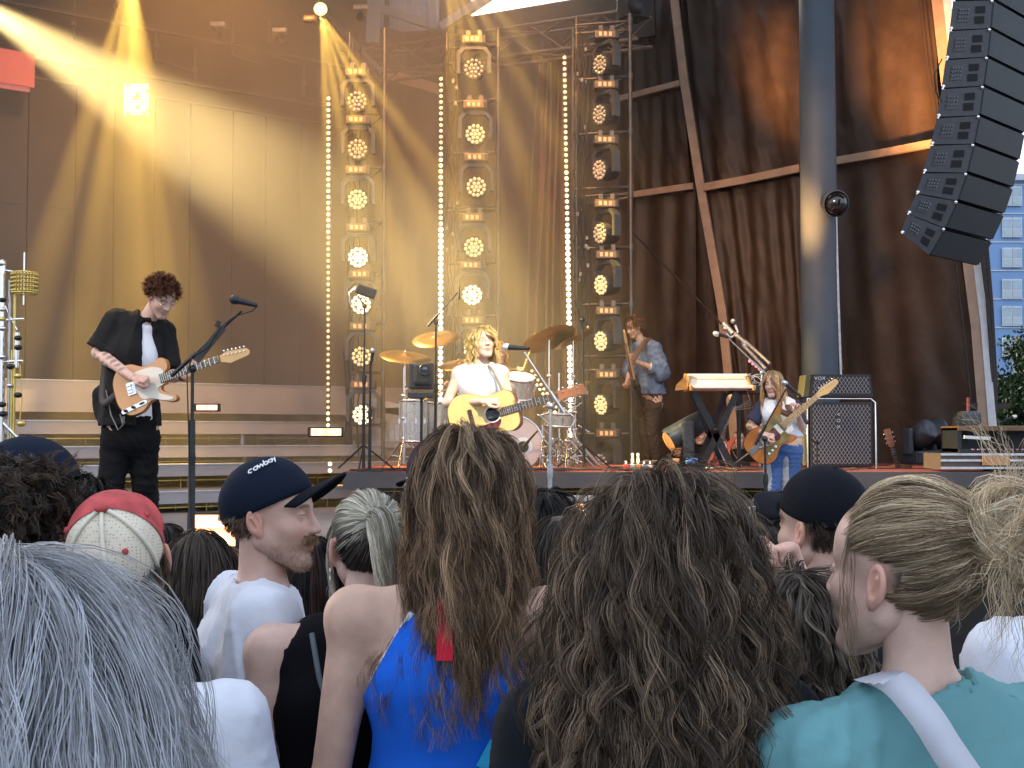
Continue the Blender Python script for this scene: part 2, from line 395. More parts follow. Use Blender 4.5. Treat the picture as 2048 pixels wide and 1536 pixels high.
panels = [  # x0b,x1b,x1t,x0t at y bottom/top , y0b,y1b,y1t,y0t , displacement
    ((1262, 1395), (980, 980), (374, 396), (1262, 1390), gather(11, .010, 3)),
    ((1262, 1382), (392, 370), (178, 206), (1258, 1365), wrinkle(12, .007)),
    ((1250, 1368), (204, 176), (-90, -90), (1250, 1345), wrinkle(13, .007)),
    ((1490, 1640), (980, 980), (348, 384), (1420, 1610), gather(14, .022, 9)),
    ((1412, 1612), (382, 346), (-90, -90), (1372, 1600), wrinkle(15, .016)),
    ((1655, 2005), (980, 980), (296, 334), (1640, 1880), gather(16, .012, 4)),
    ((1640, 1882), (332, 296), (-90, -90), (1640, 1872), wrinkle(17, .011)),
]
for (xb, yb, yt, xt, fn) in panels:
    b = quad_grid(CP(xb[0], yb[0]), CP(xb[1], yb[1]), CP(xt[1], yt[0]), CP(xt[0], yt[1]), 90, 60, fn)
    b.build('canvas_panel', canv, cw)
b = quad_grid(CP(1395, 980)+Vector((0,.12,0)), CP(1500, 980)+Vector((0,.12,0)), CP(1390, -90)+Vector((0,.12,0)), CP(1340, -90)+Vector((0,.12,0)), 12, 30, wrinkle(21, .01)); b.build('canvas_panel', canv, cw)
o_ = Vector((.46, .89, 0))*.3
b = quad_grid(CP(1235, 990)+o_, CP(2000, 990)+o_, CP(1872, -120)+o_, CP(1225, -120)+o_, 4, 4); b.build('added_backing_sheet', canv, cw)  # added sheet, blocks the bright sky between the canvas panels
tan = mat('webbing_tan', (.34, .23, .16), .5, 0, .15, 8, .2, 40)
def strap(pts, wpx, nm='webbing_strap', m=tan, off=.1, xo=.10, D=None):
    s = MB(); q = [(CP(x, y) if D is None else P(x, y, D)) for x, y in pts]
    for i in range(len(q)-1):
        d = (q[i+1]-q[i]).normalized(); o = Vector((-.46, -.89, 0))*(off+xo)
        side = d.cross(Vector((-.46, -.89, 0))).normalized()*(wpx/F*q[i].y/2)
        e = d*.01
        a, c = q[i]+o-e, q[i+1]+o+e
        s.add([a-side, a+side, c+side, c-side, a-side-o*.25, a+side-o*.25, c+side-o*.25, c-side-o*.25], [(0, 1, 2, 3), (7, 6, 5, 4), (0, 3, 7, 4), (1, 5, 6, 2)])
    return s.build(nm, m, cw)
strap([(1350, -60), (1376, 160), (1410, 380), (1452, 620), (1485, 960)], 17)
strap([(1230, 207), (1366, 172)], 11, off=.08); strap([(1225, 400), (1392, 376)], 12, off=.08)
strap([(1418, 380), (1500, 365), (1606, 343)], 15, off=.14); strap([(1640, 335), (1760, 315), (1872, 294)], 15, off=.14)
strap([(1872, -60), (1886, 60), (1925, 400), (1958, 650), (1975, 860)], 22, off=.12)
strap([(1659, 480), (1672, 600), (1690, 740)], 9, off=.2)
strap([(1890, -60), (1904, 60), (1942, 400), (1973, 650), (1990, 862)], 14, 'canvas_edge', mat('edge_painted_daylight', (.55, .58, .6), .6, 0, .1, 10), .1)  # pale colour stands in for daylight on the outer canvas edge
s = MB()
for k, xx in enumerate((1836, 1842, 1850)):
    s.tube([CP(xx, -60)+Vector((-.1, -.2, 0)), CP(xx+22+k*2, 150)+Vector((-.1, -.2, 0)), CP(xx+45, 300)+Vector((-.1, -.2, 0))], .006, 5)
s.tube([CP(1905, 430)+Vector((-.1, -.2, 0)), CP(1930, 650)+Vector((-.1, -.2, 0)), CP(1950, 840)+Vector((-.1, -.2, 0))], .012, 5)
s.build('guy_rope', cablem, cw)
s = MB()
for k in range(5):
    s.tube([P(1958+k*4, 480, 14.2), P(1972+k*3+random.uniform(-3, 3), 600, 14.2), P(1985+k*2, 760, 14.2), P(1991, 840, 14.2)], .014, 6)
s.box(P(1975, 812, 14.3), (.5, .05, .06)); 
tag(s.build('cable_bundle', cablem), 'bundle of black cables hanging along the outer edge of the canvas wall', 'cable')

# ---- column
pc = thing('steel_column', 'tall round dark blue grey steel column in front of the canvas wall', 'column', P(1638, 940, 14.3))
colm = mat('column_paint', (.06, .08, .105), .62, 0, .12, 3, .08, 20)
b = MB(); bx, by = P(1638, 500, 14.3).x, 14.3
b.lathe([(.215, 1.3), (.205, 5), (.19, 9.6)], (bx, by, 0), n=48); b.build('shaft', colm, pc)
MB().tube([P(1671, 430, 14.2), P(1676, 600, 14.2), P(1682, 775, 14.2)], .02, 8).build('conduit', steel, pc)
dm = thing('security_dome', 'shiny black dome camera fixed to the steel column', 'camera', P(1672, 407, 13.9))
d0 = P(1672, 407, 13.9); ax = Vector((.12, -.95, -.28))
MB().lathe([(.0, -.14), (.13, -.14), (.15, -.04), (.152, 0), (.14, .012)], d0, ax, 28).build('housing', colm, dm)
MB().lathe([(.128*math.cos(t*PI/16), .125*math.sin(t*PI/16)) for t in range(9)], d0, ax, 28).build('dome', mat('dome_black', (.01, .01, .012), .06, 0, .05, 5, spec=.8), dm)

# ---- horizontal truss over the back
def truss(name, label, A, B, w_, h_, seg, parent_cat='truss', m=None, skew=Vector((0, 0, 0))):
    t = thing(name, label, parent_cat, (Vector(A)+Vector(B))/2)
    A, B = Vector(A), Vector(B); d = (B-A); n = max(2, int(d.length/seg)); up = Vector((0, 0, 1)); sd_ = d.normalized().cross(up).normalized()
    if abs(d.normalized().z) > .8: up = Vector((1, 0, 0)); sd_ = Vector((0, 1, 0))
    ch = MB(); br = MB()
    cs = [(-w_/2, -h_/2), (w_/2, -h_/2), (w_/2, h_/2), (-w_/2, h_/2)]
    def pt(i, c): return A+d*(i/n)+sd_*cs[c][0]+up*cs[c][1]
    for c in range(4): ch.tube([pt(0, c), pt(n, c)], .024, 8)
    for i in range(n):
        for c in range(4):
            e = (c+1) % 4
            if i % 2: br.tube([pt(i, c), pt(i+1, e)], .012, 5)
            else: br.tube([pt(i, e), pt(i+1, c)], .012, 5)
    ch.build('chord', m or steel, t); br.build('brace', m or steel, t); return t
trm = mat('truss_brown', (.2, .16, .14), .4, .6, .2, 12)
truss('roof_truss', 'horizontal lattice truss crossing above the three light towers', P(700, 138, 18.2), P(1290, 56, 15.6), .4, .38, .5, m=trm)
truss('roof_truss', 'short diagonal truss brace dropping left of the first light tower', P(640, 20, 17.6), P(768, 160, 17.0), .12, .12, .4, m=trm)
bb = MB().box(P(822, 162, 18.0), (.95, .05, .14), Matrix.Rotation(.3, 3, 'Y')); tag(bb.build('webbing_band', tan), 'tan webbing band slanting beside the second LED strip top', 'strap')
sp = thing('hanging_loudspeaker', 'small black loudspeaker hung at the right end of the roof truss', 'speaker', P(1266, 15, 15.4))
MB().box(P(1266, 12, 15.4), (.3, .3, .34), Matrix.Rotation(.5, 3, 'Z'), bev=.02).build('cabinet', black, sp); MB().lathe([(.0, .0), (.1, .0), (.11, .01)], P(1270, 12, 15.22), (.4, -.9, 0), 16).build('cone', blackm, sp)

# ---- moving heads
bodym = mat('fixture_black', (.035, .037, .042), .4, .1, .2, 20, .1, 80)
labm = mat('fixture_panel', (.2, .12, .06), .35, .3, .3, 25)  # orange-brown tone paints the orange light on the panel
lensm = {'dim': mat('lens_dim', (.5, .4, .3), .25, 0, .2, 30, emit=(1, .72, .42), es=.2),
         'mid': mat('lens_mid', (.5, .4, .3), .25, 0, .2, 30, emit=(1, .72, .3), es=.85),
         'bright': mat('lens_bright', (.6, .5, .4), .25, 0, .1, 30, emit=(1, .84, .5), es=2.6),
         'off': mat('lens_off', (.5, .47, .42), .2, .1, .3, 30)}
protos = {}
def fixture(kind, hd_, loc, label, grp, s=1.0):
    """hanging wash fixture: clamps, base box, yoke, head with a face of lenses"""
    key = (kind, hd_)
    if key not in protos:
        t = thing('stage_light', label, 'stage light', (0, 0, 0), grp)
        for sx in (-1, 1): b = MB(); b.box((sx*.07, 0, .27), (.05, .05, .08)); b.build('clamp', mat('clamp_dark', (.16, .13, .10), .4, .5), t, local=True)
        b = MB(); b.box((0, 0, .18), (.3, .2, .11), bev=.02); ba = b.build('base', bodym, t, local=True)
        b = MB(); b.box((-.02, -.103, .18), (.24, .012, .085), bev=.004); b.build('control_panel', labm, ba, local=True)
        b = MB()
        for k in range(3): b.box((-.08+k*.06, -.111, .18), (.035, .006, .05))
        b.build('button', mat('panel_painted_light', (.8, .5, .25), .4, emit=(1, .6, .25), es=.2), ba, local=True)  # weak glow stands in for orange light falling on the panel
        az = {'front': 0, 'left': -.95}[hd_]; Ry = Matrix.Rotation(az, 3, 'Z')
        ol = [(-.2, -.2), (-.2, .03), (-.13, .1), (.13, .1), (.2, .03), (.2, -.2), (.165, -.2), (.165, .015), (.115, .065), (-.115, .065), (-.165, .015), (-.165, -.2)]
        # yoke as three straight box runs
        b = MB()
        for sx in (-1, 1):
            b.bar(Ry@Vector((sx*.185, 0, -.22)), Ry@Vector((sx*.185, 0, .03)), .045, .1, up=Ry@Vector((0, 1, 0)))
            b.bar(Ry@Vector((sx*.185, 0, .02)), Ry@Vector((sx*.115, 0, .1)), .045, .1, up=Ry@Vector((0, 1, 0)))
        b.bar(Ry@Vector((-.12, 0, .095)), Ry@Vector((.12, 0, .095)), .045, .1, up=Ry@Vector((0, 1, 0)))
        b.build('yoke', mat('yoke_grey', (.06, .065, .075), .4, .2, .2, 20), t, local=True)
        ax_ = (Ry@Vector((0, -1, -.12))).normalized(); hc = Vector((0, 0, -.17))
        b = MB(); b.lathe([(0, -.15), (.09, -.15), (.125, -.1), (.135, .02), (.135, .1), (.128, .115), (.12, .1), (0, .1)], hc, ax_, 28); h = b.build('head', bodym, t, local=True)
        b = MB(); R = frame(ax_); rr = [(0, 0)]+[(.048, k*PI/3) for k in range(6)]+[(.098, k*PI/6+.2) for k in range(12)]
        for r_, a_ in rr: b.ball(hc+ax_*.103+R@Vector((r_*math.cos(a_), r_*math.sin(a_), 0)), .0225, 8)
        b.build('lens_cluster', lensm[kind], h, local=True)
        protos[key] = t; o = t
    else:
        o = copy_tree(protos[key])
    o.location = loc; o.scale = (s, s, s); o['label'] = label; o['group'] = grp
    return o
ordn = ['topmost', 'second from the top', 'third from the top', 'fourth from the top', 'fifth from the top', 'sixth from the top', 'seventh from the top', 'eighth from the top', 'ninth from the top']
for i, (y, k) in enumerate(((205, 'off'), (300, 'dim'), (400, 'mid'), (515, 'bright'), (608, 'bright'), (712, 'mid'), (828, 'bright'))):
    p = P([716, 717, 717, 718, 724, 725, 727][i], y, 15.0); p.z += .17
    fixture(k, 'front', p, f'round stage light {ordn[i]} on the left light tower', 'stage lights on the left tower')
for i, (y, k) in enumerate(((140, 'off'), (270, 'mid'), (375, 'mid'), (495, 'mid'), (590, 'bright'), (700, 'bright'), (820, 'mid'))):
    p = P([948, 951, 953, 948, 945, 948, 950][i], y, 15.0); p.z += .17
    fixture(k, 'front', p, f'round stage light {ordn[i]} on the middle light tower', 'stage lights on the middle tower')
for i, (y, k) in enumerate(((130, 'off'), (230, 'off'), (340, 'dim'), (467, 'dim'), (569, 'mid'), (681, 'mid'), (808, 'mid'), (925, 'off'))):
    p = P([1213, 1212, 1212, 1213, 1215, 1215, 1215, 1215][i], y, 15.0); p.z += .17
    fixture(k, 'left', p, f'left turned stage light {ordn[i]} on the right light tower', 'stage lights on the right tower')

polem = mat('pole_dark', (.10, .09, .085), .4, .6, .2, 10)
def tower(xl, xr, ytop, D, label, rungs, lean=2):
    t = thing('light_tower', label, 'light tower', P((xl+xr)/2, 940, D))
    zt_ = P(xr, ytop, D).z
    po = MB(); rg = MB(); br = MB(); cj = MB()
    XL, XR = P(xl, 800, D).x, P(xr, 800, D).x
    po.tube([(XR, D-.05, 1.38), (XR, D-.05, zt_)], .024, 10); po.build('pole', polem, t)
    po = MB(); po.tube([(XL, D+.55, 1.38), (XL, D+.55, zt_)], .020, 10); po.build('pole', polem, t)
    po = MB(); po.tube([(XL+.02, D+.1, 1.38), (XL+.02, D+.1, zt_)], .020, 10); po.build('pole', polem, t)
    for y in rungs:
        z = P(xr, y, D).z
        r = MB(); r.tube([(XR, D-.05, z), (XL, D+.1, z)], .017, 8); r.tube([(XR, D-.05, z), (XL+.2, D+.65, z)], .012, 6)
        r.lathe([(.036, -.04), (.036, .04)], (XR, D-.05, z), n=8); r.build('rung', polem, t)
    n = int((zt_-1.4)/.45)
    for i in range(n):
        z = 1.45+i*.45
        br.tube([(XL+.02, D+.1, z), (XL, D+.55, z+.4)], .01, 5); br.tube([(XL+.02, D+.1, z), (XL, D+.55, z)], .01, 5)
    br.build('brace', polem, t)
    cb = MB(); r = random.Random(xl)
    for i in range(7):
        x0 = XL+.04+r.uniform(-.05, .12); z = zt_-.2; pts = []
        while z > 1.4: pts.append((x0+r.uniform(-.035, .035), D+.05+r.uniform(-.03, .05), z)); z -= .25
        cb.tube(pts, .009, 5)
    cb.build('cable', cablem, t)
    for i in range(16):
        MB().box((XL+.06+r.uniform(-.04, .1), D+r.uniform(-.02, .1), r.uniform(1.5, zt_-.3)), (.03, .03, .045)).build('connector', mat('connector_grey', (.25, .23, .22), .4, .3, .3, 20), t)
    return t
tower(690, 767, 60, 15.1, 'thin scaffold light tower behind the first LED strip, lost in haze', [230, 337, 445, 545, 645, 745, 850])
tower(888, 996, 60, 15.1, 'scaffold light tower right of the second LED strip, behind the singer', [92, 200, 305, 412, 420, 525, 632, 740, 850])
tower(1152, 1262, 30, 15.1, 'scaffold light tower right of the third LED strip, beside the bassist', [45, 62, 155, 265, 375, 390, 495, 608, 712, 740, 868])

# ---- LED strips
bulb = {}
def led_strip(xt, yt, xb_, yb_, n, label, lvl, r0):
    D = 14.7; A, B = P(xt, yt, D), P(xb_, yb_, D)
    t = thing('led_strip', label, 'LED strip', B, 'vertical LED strips')
    b = MB(); b.bar(A+Vector((0, .03, .05)), B+Vector((0, .03, -.05)), .045, .03, up=(0, 1, 0)); b.build('channel', bodym, t)
    for i in range(n):
        q = i/(n-1); k = lvl(q); p = A.lerp(B, q)
        key = (k, r0)
        if key not in bulb:
            m = mat('bulb_'+k, (.8, .6, .4), .3, emit={'low': (1, .68, .34), 'mid': (1, .74, .4), 'high': (1, .8, .5)}[k], es={'low': 1.0, 'mid': 2.2, 'high': 6.5}[k])
            me = MB().ball((0, 0, 0), {'low': .021, 'mid': .023, 'high': .027}[k]*r0, 10).build('led_bulb', m, None); bulb[key] = me
            o = me
        else: o = bulb[key].copy(); COL.objects.link(o)
        o.name = 'led_bulb'; o.parent = t; o.location = p-B; o.scale = (1, .6, 1)
led_strip(657, 197, 656, 862, 58, 'leftmost vertical strip of round amber LED bulbs', lambda q: 'mid' if q < .42 or q > .93 else 'low', .95)
led_strip(882, 158, 881, 810, 57, 'middle vertical LED strip left of the middle light tower', lambda q: 'low' if q < .22 else ('mid' if q < .45 else 'high'), 1.05)
led_strip(1129, 115, 1142, 870, 66, 'rightmost vertical LED strip beside the drum cymbals', lambda q: 'low' if q < .3 else ('mid' if q < .45 else 'high'), 1.05)

# ---- lamp at the top centre
lt = thing('profile_spotlight', 'round glowing yellow spotlight hanging at the top beside the dark header', 'spotlight', P(641, 17, 15))
c = P(641, 17, 15); MB().lathe([(0, -.25), (.07, -.24), (.085, 0), (.095, .03), (.085, .035)], c, (.15, -.8, -.6), 24).build('housing', bodym, lt)
MB().lathe([(0, .045), (.05, .035), (.08, .02)], c, (.15, -.8, -.6), 24).build('lens', mat('lamp_glow', (.9, .7, .3), .3, emit=(1, .72, .22), es=4), lt)
MB().box(P(620, 38, 15), (.16, .1, .09), bev=.03).build('base', labm, lt)
for i, (x_, y_) in enumerate(((437, 50), (560, 62), (722, 16))):
    p = P(x_, y_, 16.5); t = thing('rig_fixture', ['small unlit fixture on the dark header, left of the others', 'small unlit fixture in the middle of the dark header', 'small unlit grey fixture right of the glowing spotlight'][i], 'stage light', p)
    MB().box(p, (.2, .12, .07), bev=.02).build('base', mat('connector_grey'), t); MB().lathe([(0, -.06), (.05, -.06), (.06, .05)], p-Vector((0, 0, .1)), (0, -.6, -.8), 14).build('head', bodym, t)

# ---- turnbuckle tie rod crossing to the column
tr = thing('tie_rod', 'diagonal steel cable ending in a forked turnbuckle rod above the right guitarist', 'cable rod', P(1540, 735, 13.5))
MB().tube([P(1255, 455, 16), P(1450, 655, 14.6)], .012, 8).build('cable', blackm, tr)
b = MB(); b.tube([P(1448, 648, 14.5), P(1466, 668, 14.4)], .035, 10); b.tube([P(1452, 668, 14.4), P(1462, 676, 14.4), P(1476, 664, 14.4), P(1470, 650, 14.4)], .018, 8)
b.tube([P(1470, 668, 14.4), P(1495, 690, 14.2)], [.03, .022], 10); b.ball(P(1466, 642, 14.4), .03, 8); b.ball(P(1450, 657, 14.4), .03, 8); b.build('fork', alu, tr)
b = MB(); b.tube([P(1490, 682, 14.2), P(1540, 728, 13.8)], .02, 8); b.tube([P(1486, 690, 14.2), P(1532, 738, 13.8)], .02, 8); b.tube([P(1485, 683, 14.2), P(1494, 692, 14.2)], .035, 8); b.build('turnbuckle', alu, tr)
b = MB()
for k in range(6): b.ball(P(1500+k*6.4, 722+k*5.2, 13.6), .02, 8)
tag(b.build('indicator_lights', mat('pink_led', (.6, .2, .3), .4, emit=(1, .35, .5), es=.7)), 'row of small pink lights beside the steel tie rod', 'lights')

# ---- line array
la = thing('line_array', 'curved hanging stack of black line array loudspeakers at upper right', 'speaker array', P(1960, 0, 11))
Fe = [(1990, -62), (1985, 0), (1980, 57), (1974, 114), (1966, 172), (1958, 231), (1947, 288), (1933, 346), (1914, 402), (1889, 457), (1858, 511)]
Re = [(1912, -58), (1906, 2), (1899, 62), (1891, 120), (1883, 178), (1874, 236), (1861, 291), (1846, 346), (1832, 388), (1815, 428), (1802, 467)]
DF = 11.0
Wv = Vector((.69, .70, 0)); WL = .97
grm = mat('grille_black', (.004, .009, .014), .5, .3, .15, 30, .3, 250); sidem = mat('cabinet_grey', (.045, .045, .05), .55, 0, .15, 20, .15, 90)
for i in range(len(Fe)-1):
    gap = .8
    f0, f1 = P(Fe[i][0], Fe[i][1]+gap, DF), P(Fe[i+1][0], Fe[i+1][1]-gap, DF)
    # rear edge lies behind along the side plane (normal roughly -W rotated)
    r0, r1 = P(Re[i][0], Re[i][1]+gap, DF-.12), P(Re[i+1][0], Re[i+1][1]-gap-1.5, DF-.12)
    W = Wv*WL
    b = MB(); vs = [f0, f1, r1, r0, f0+W, f1+W, r1+W, r0+W]
    b.add(vs, [(0, 3, 2, 1), (4, 5, 6, 7), (0, 4, 7, 3), (1, 2, 6, 5), (3, 7, 6, 2)])
    cab = b.build('cabinet', sidem, la)
    bm = bmesh.new(); bm.from_mesh(cab.data); bmesh.ops.recalc_face_normals(bm, faces=bm.faces); bm.to_mesh(cab.data); bm.free()
    b = MB(); o = (f0-r0).normalized()*.02
    m_ = .012; u_ = (f1-f0).normalized()*m_
    g0, g1 = f0+u_+o, f1-u_+o
    b.add([g0, g1, g1+W, g0+W, g0-o, g1-o, g1+W-o, g0+W-o], [(0, 1, 2, 3), (0, 4, 5, 1), (3, 2, 6, 7), (0, 3, 7, 4), (1, 5, 6, 2)]); b.build('grille', grm, cab)
    n_ = -Wv.normalized()*.004+Vector((0, 0, 0)); n_ = (f1-f0).cross(r0-f0).normalized()
    if n_.y > 0: n_ = -n_
    n_ *= .005
    def sp_(u, v): return r0.lerp(f0, u).lerp(r1.lerp(f1, u), v)+n_
    for (v0, v1) in ((.2, .45), (.56, .82)): MB().add([sp_(.58, v0), sp_(.82, v0), sp_(.84, v1), sp_(.6, v1)], [(0, 1, 2, 3)]).build('handle_recess', mat('recess_black', (.004, .004, .005), .8), cab)
    b = MB(); b.add([sp_(.16, .25), sp_(.46, .25), sp_(.46, .75), sp_(.16, .75)], [(0, 1, 2, 3)]); b.build('connector_plate', mat('plate_grey', (.05, .05, .055), .5), cab)
    b = MB()
    for ku in range(4):
        for kv in range(3):
            q = sp_(.2+ku*.065, .32+kv*.14)+n_; b.box(q, (.012, .01, .014))
    b.build('connector', mat('connector_pale', (.10, .10, .11), .4, .3, .3, 20), cab)
    for q in (sp_(.97, .04),): MB().ball(q, .018, 8).build('rigging_pin', chrome, cab)
    b = MB(); b.ball(sp_(.03, .95), .018, 8)
    b.tube([sp_(.03, .95)+n_*2, sp_(.0, 1.08)+n_*2], .008, 6); b.build('rigging_pin', chrome, cab)
MB().tube([P(1884, 118, 10.8), P(1868, 150, 10.7), P(1872, 185, 10.8), P(1884, 205, 10.8)], .006, 5).build('cable', cablem, la)

# ---- building and tree at right
bd = thing('apartment_building', 'blue glass and panel apartment block rising behind the tree', 'building', (25, 62, 0))
bp_ = mat('blue_panel', (.17, .3, .52), .5, 0, .08, .5); X0, X1 = P(1975, 500, 60).x, P(2130, 500, 60).x; ztb = P(2030, 350, 60).z
MB().box(((X0+X1)/2, 64, ztb/2), (X1-X0, 8, ztb)).build('wall', bp_, bd)
b = MB()
for k in range(6): b.box(((X0+X1)/2, 59.98, P(2020, 362+k*57+(50 if k > 1 else 0)*0, 60).z-.2), (X1-X0, .06, .05))
b.box(((X0+X1)/2, 59.9, ztb-.15), (X1-X0+.2, .4, .3)); b.build('cornice', mat('pale_trim', (.5, .55, .6), .6), bd)
for k, yy in enumerate((392, 455, 515, 578, 632, 695)):
    for xx in (2014, 2034, 2072, 2092):
        c = P(xx, yy, 59.9); f_ = MB(); f_.box(c, (.46, .08, .95)); fo = f_.build('window', mat('window_frame', (.55, .6, .65), .5), bd)
        MB().box(c+Vector((0, -.05, .2)), (.38, .02, .42)).build('pane', mat('window_glass', (.25, .33, .4), .1, .2, .2, 1, spec=.8), fo)
        MB().box(c+Vector((0, -.05, -.24)), (.38, .02, .34)).build('blind', mat('window_blind', (.4, .48, .52), .5), fo)
tree = thing('tree', 'dense green leafy tree beside the outer edge of the stage', 'tree', (8.1, 20, 0))
MB().tube([(8.3, 20, 0), (8.35, 20.1, 1.4), (8.2, 20, 2.8)], [.14, .11, .05], 10).build('trunk', mat('bark', (.12, .09, .07), .9, 0, .3, 12, .5, 30), tree)
N = 30000; rr = RNG
cl = rr.normal(size=(130, 3))*np.array([.55, .55, .85])+np.array([8.35, 20, 2.0]); cl = cl[(cl[:, 2] < 3.35) & (cl[:, 2] > .3)]
cl = cl[(np.abs(cl[:, 0]-8.35) < (1.25-.42*np.clip(cl[:, 2]-1.2, 0, 3)))]
ci = rr.integers(0, len(cl), N); pos = cl[ci]+rr.normal(size=(N, 3))*.13
ax1 = rr.normal(size=(N, 3)); ax1 /= np.linalg.norm(ax1, axis=1)[:, None]; ax2 = np.cross(ax1, rr.normal(size=(N, 3))); ax2 /= np.linalg.norm(ax2, axis=1)[:, None]
sz = rr.uniform(.03, .055, N)[:, None]
V = np.stack([pos-ax1*sz, pos+ax2*sz*.5, pos+ax1*sz, pos-ax2*sz*.5], 1).reshape(-1, 3)-np.array([8.1, 20, 0])
me = bpy.data.meshes.new('crown'); me.vertices.add(len(V)); me.vertices.foreach_set('co', V.ravel()); me.loops.add(4*N); me.loops.foreach_set('vertex_index', np.arange(4*N)); me.polygons.add(N)
me.polygons.foreach_set('loop_start', np.arange(0, 4*N, 4)); me.polygons.foreach_set('loop_total', np.full(N, 4)); me.update(); me.validate()
link_mesh('crown', me, mat('leaves', (.035, .075, .025), .6, 0, .5, 4, spec=.3), tree)
# ================================================================ BODY LIBRARY (signed distance fields + surface nets)
def V3(p): return np.array([p[0], p[1], p[2]], float)
class Field:
    def __init__(s): s.pr = []
    def cone(s, a, b, r1, r2, k=.02, cut=None, sub=False):
        s.pr.append(('c', V3(a), V3(b), r1, r2, k, cut, sub, max(r1, r2))); return s
    def ell(s, c, r, R=None, k=.02, sub=False, cut=None):
        R = np.eye(3) if R is None else np.array(R); s.pr.append(('e', V3(c), np.array(r, float), R, 0, k, cut, sub, max(r))); return s
    def econe(s, a, b, w1, d1, w2, d2, X, k=.03, cut=None):
        s.pr.append(('t', V3(a), V3(b), (w1, d1), (w2, d2), k, cut, False, max(w1, d1, w2, d2), V3(X))); return s
    def bounds(s):
        lo = np.full(3, 1e9); hi = -lo
        for p in s.pr:
            if p[7]: continue
            pts = [p[1]] if p[0] == 'e' else [p[1], p[2]]
            for q in pts: lo = np.minimum(lo, q-p[8]-.02); hi = np.maximum(hi, q+p[8]+.02)
        return lo, hi
    def eval(s, h, noise=None, clip=None):
        lo, hi = s.bounds()
        if clip is not None: lo = np.maximum(lo, clip[0]); hi = np.minimum(hi, clip[1])
        n = np.maximum(((hi-lo)/h).astype(int)+3, 4); D = np.full(n, .3, np.float32)
        for p in s.pr:
            k = p[5]; e = p[8]+k+3*h+.02
            pts = [p[1]] if p[0] == 'e' else [p[1], p[2]]
            l = np.min([q-e for q in pts], 0); u = np.max([q+e for q in pts], 0)
            i0 = np.clip(((l-lo)/h).astype(int), 0, n); i1 = np.clip(((u-lo)/h).astype(int)+2, 0, n)
            if np.any(i1 <= i0): continue
            g = [lo[a]+h*np.arange(i0[a], i1[a]) for a in range(3)]
            X, Y, Z = np.meshgrid(*g, indexing='ij'); Q = np.stack([X, Y, Z], -1)
            if p[0] == 'c':
                ba = p[2]-p[1]; L = max(ba@ba, 1e-12); t = np.clip(((Q-p[1])@ba)/L, 0, 1)
                d = np.linalg.norm(Q-p[1]-t[..., None]*ba, axis=-1)-(p[3]+(p[4]-p[3])*t)
            elif p[0] == 'e':
                q = (Q-p[1])@p[3]; k0 = np.linalg.norm(q/p[2], axis=-1); k1 = np.linalg.norm(q/p[2]**2, axis=-1)
                d = k0*(k0-1)/np.maximum(k1, 1e-9)
            else:
                ba = p[2]-p[1]; L = ba@ba; ln = math.sqrt(L); z = ba/ln; x = p[9]-z*(p[9]@z); x /= np.linalg.norm(x); y = np.cross(z, x)
                q = Q-p[1]; t0 = q@z; t = np.clip(t0/ln, 0, 1); w_ = p[3][0]+(p[4][0]-p[3][0])*t; dd = p[3][1]+(p[4][1]-p[3][1])*t
                ex = t0-t*ln; m = np.minimum(w_, dd); rr_ = np.sqrt(((q@x)/w_)**2+((q@y)/dd)**2+(ex/m)**2); d = (rr_-1)*m
            if p[6] is not None:
                for (cp, cn) in p[6]: d = np.maximum(d, (Q-V3(cp))@V3(cn))
            sl = tuple(slice(i0[a], i1[a]) for a in range(3)); o = D[sl]
            if p[7]:
                hh = np.clip(.5-.5*(o+d)/k, 0, 1) if k > 0 else 0; D[sl] = o*(1-hh)+(-d)*hh+k*hh*(1-hh)
            else:
                hh = np.clip(.5+.5*(o-d)/k, 0, 1); D[sl] = o*(1-hh)+d*hh-k*hh*(1-hh)
        if noise is not None:
            g = [lo[a]+h*np.arange(n[a]) for a in range(3)]; X, Y, Z = np.meshgrid(*g, indexing='ij'); D = D+noise(X, Y, Z)
        return D, lo
    def mesh(s, h, noise=None, clip=None):
        D, lo = s.eval(h, noise, clip); return nets(D, lo, h)
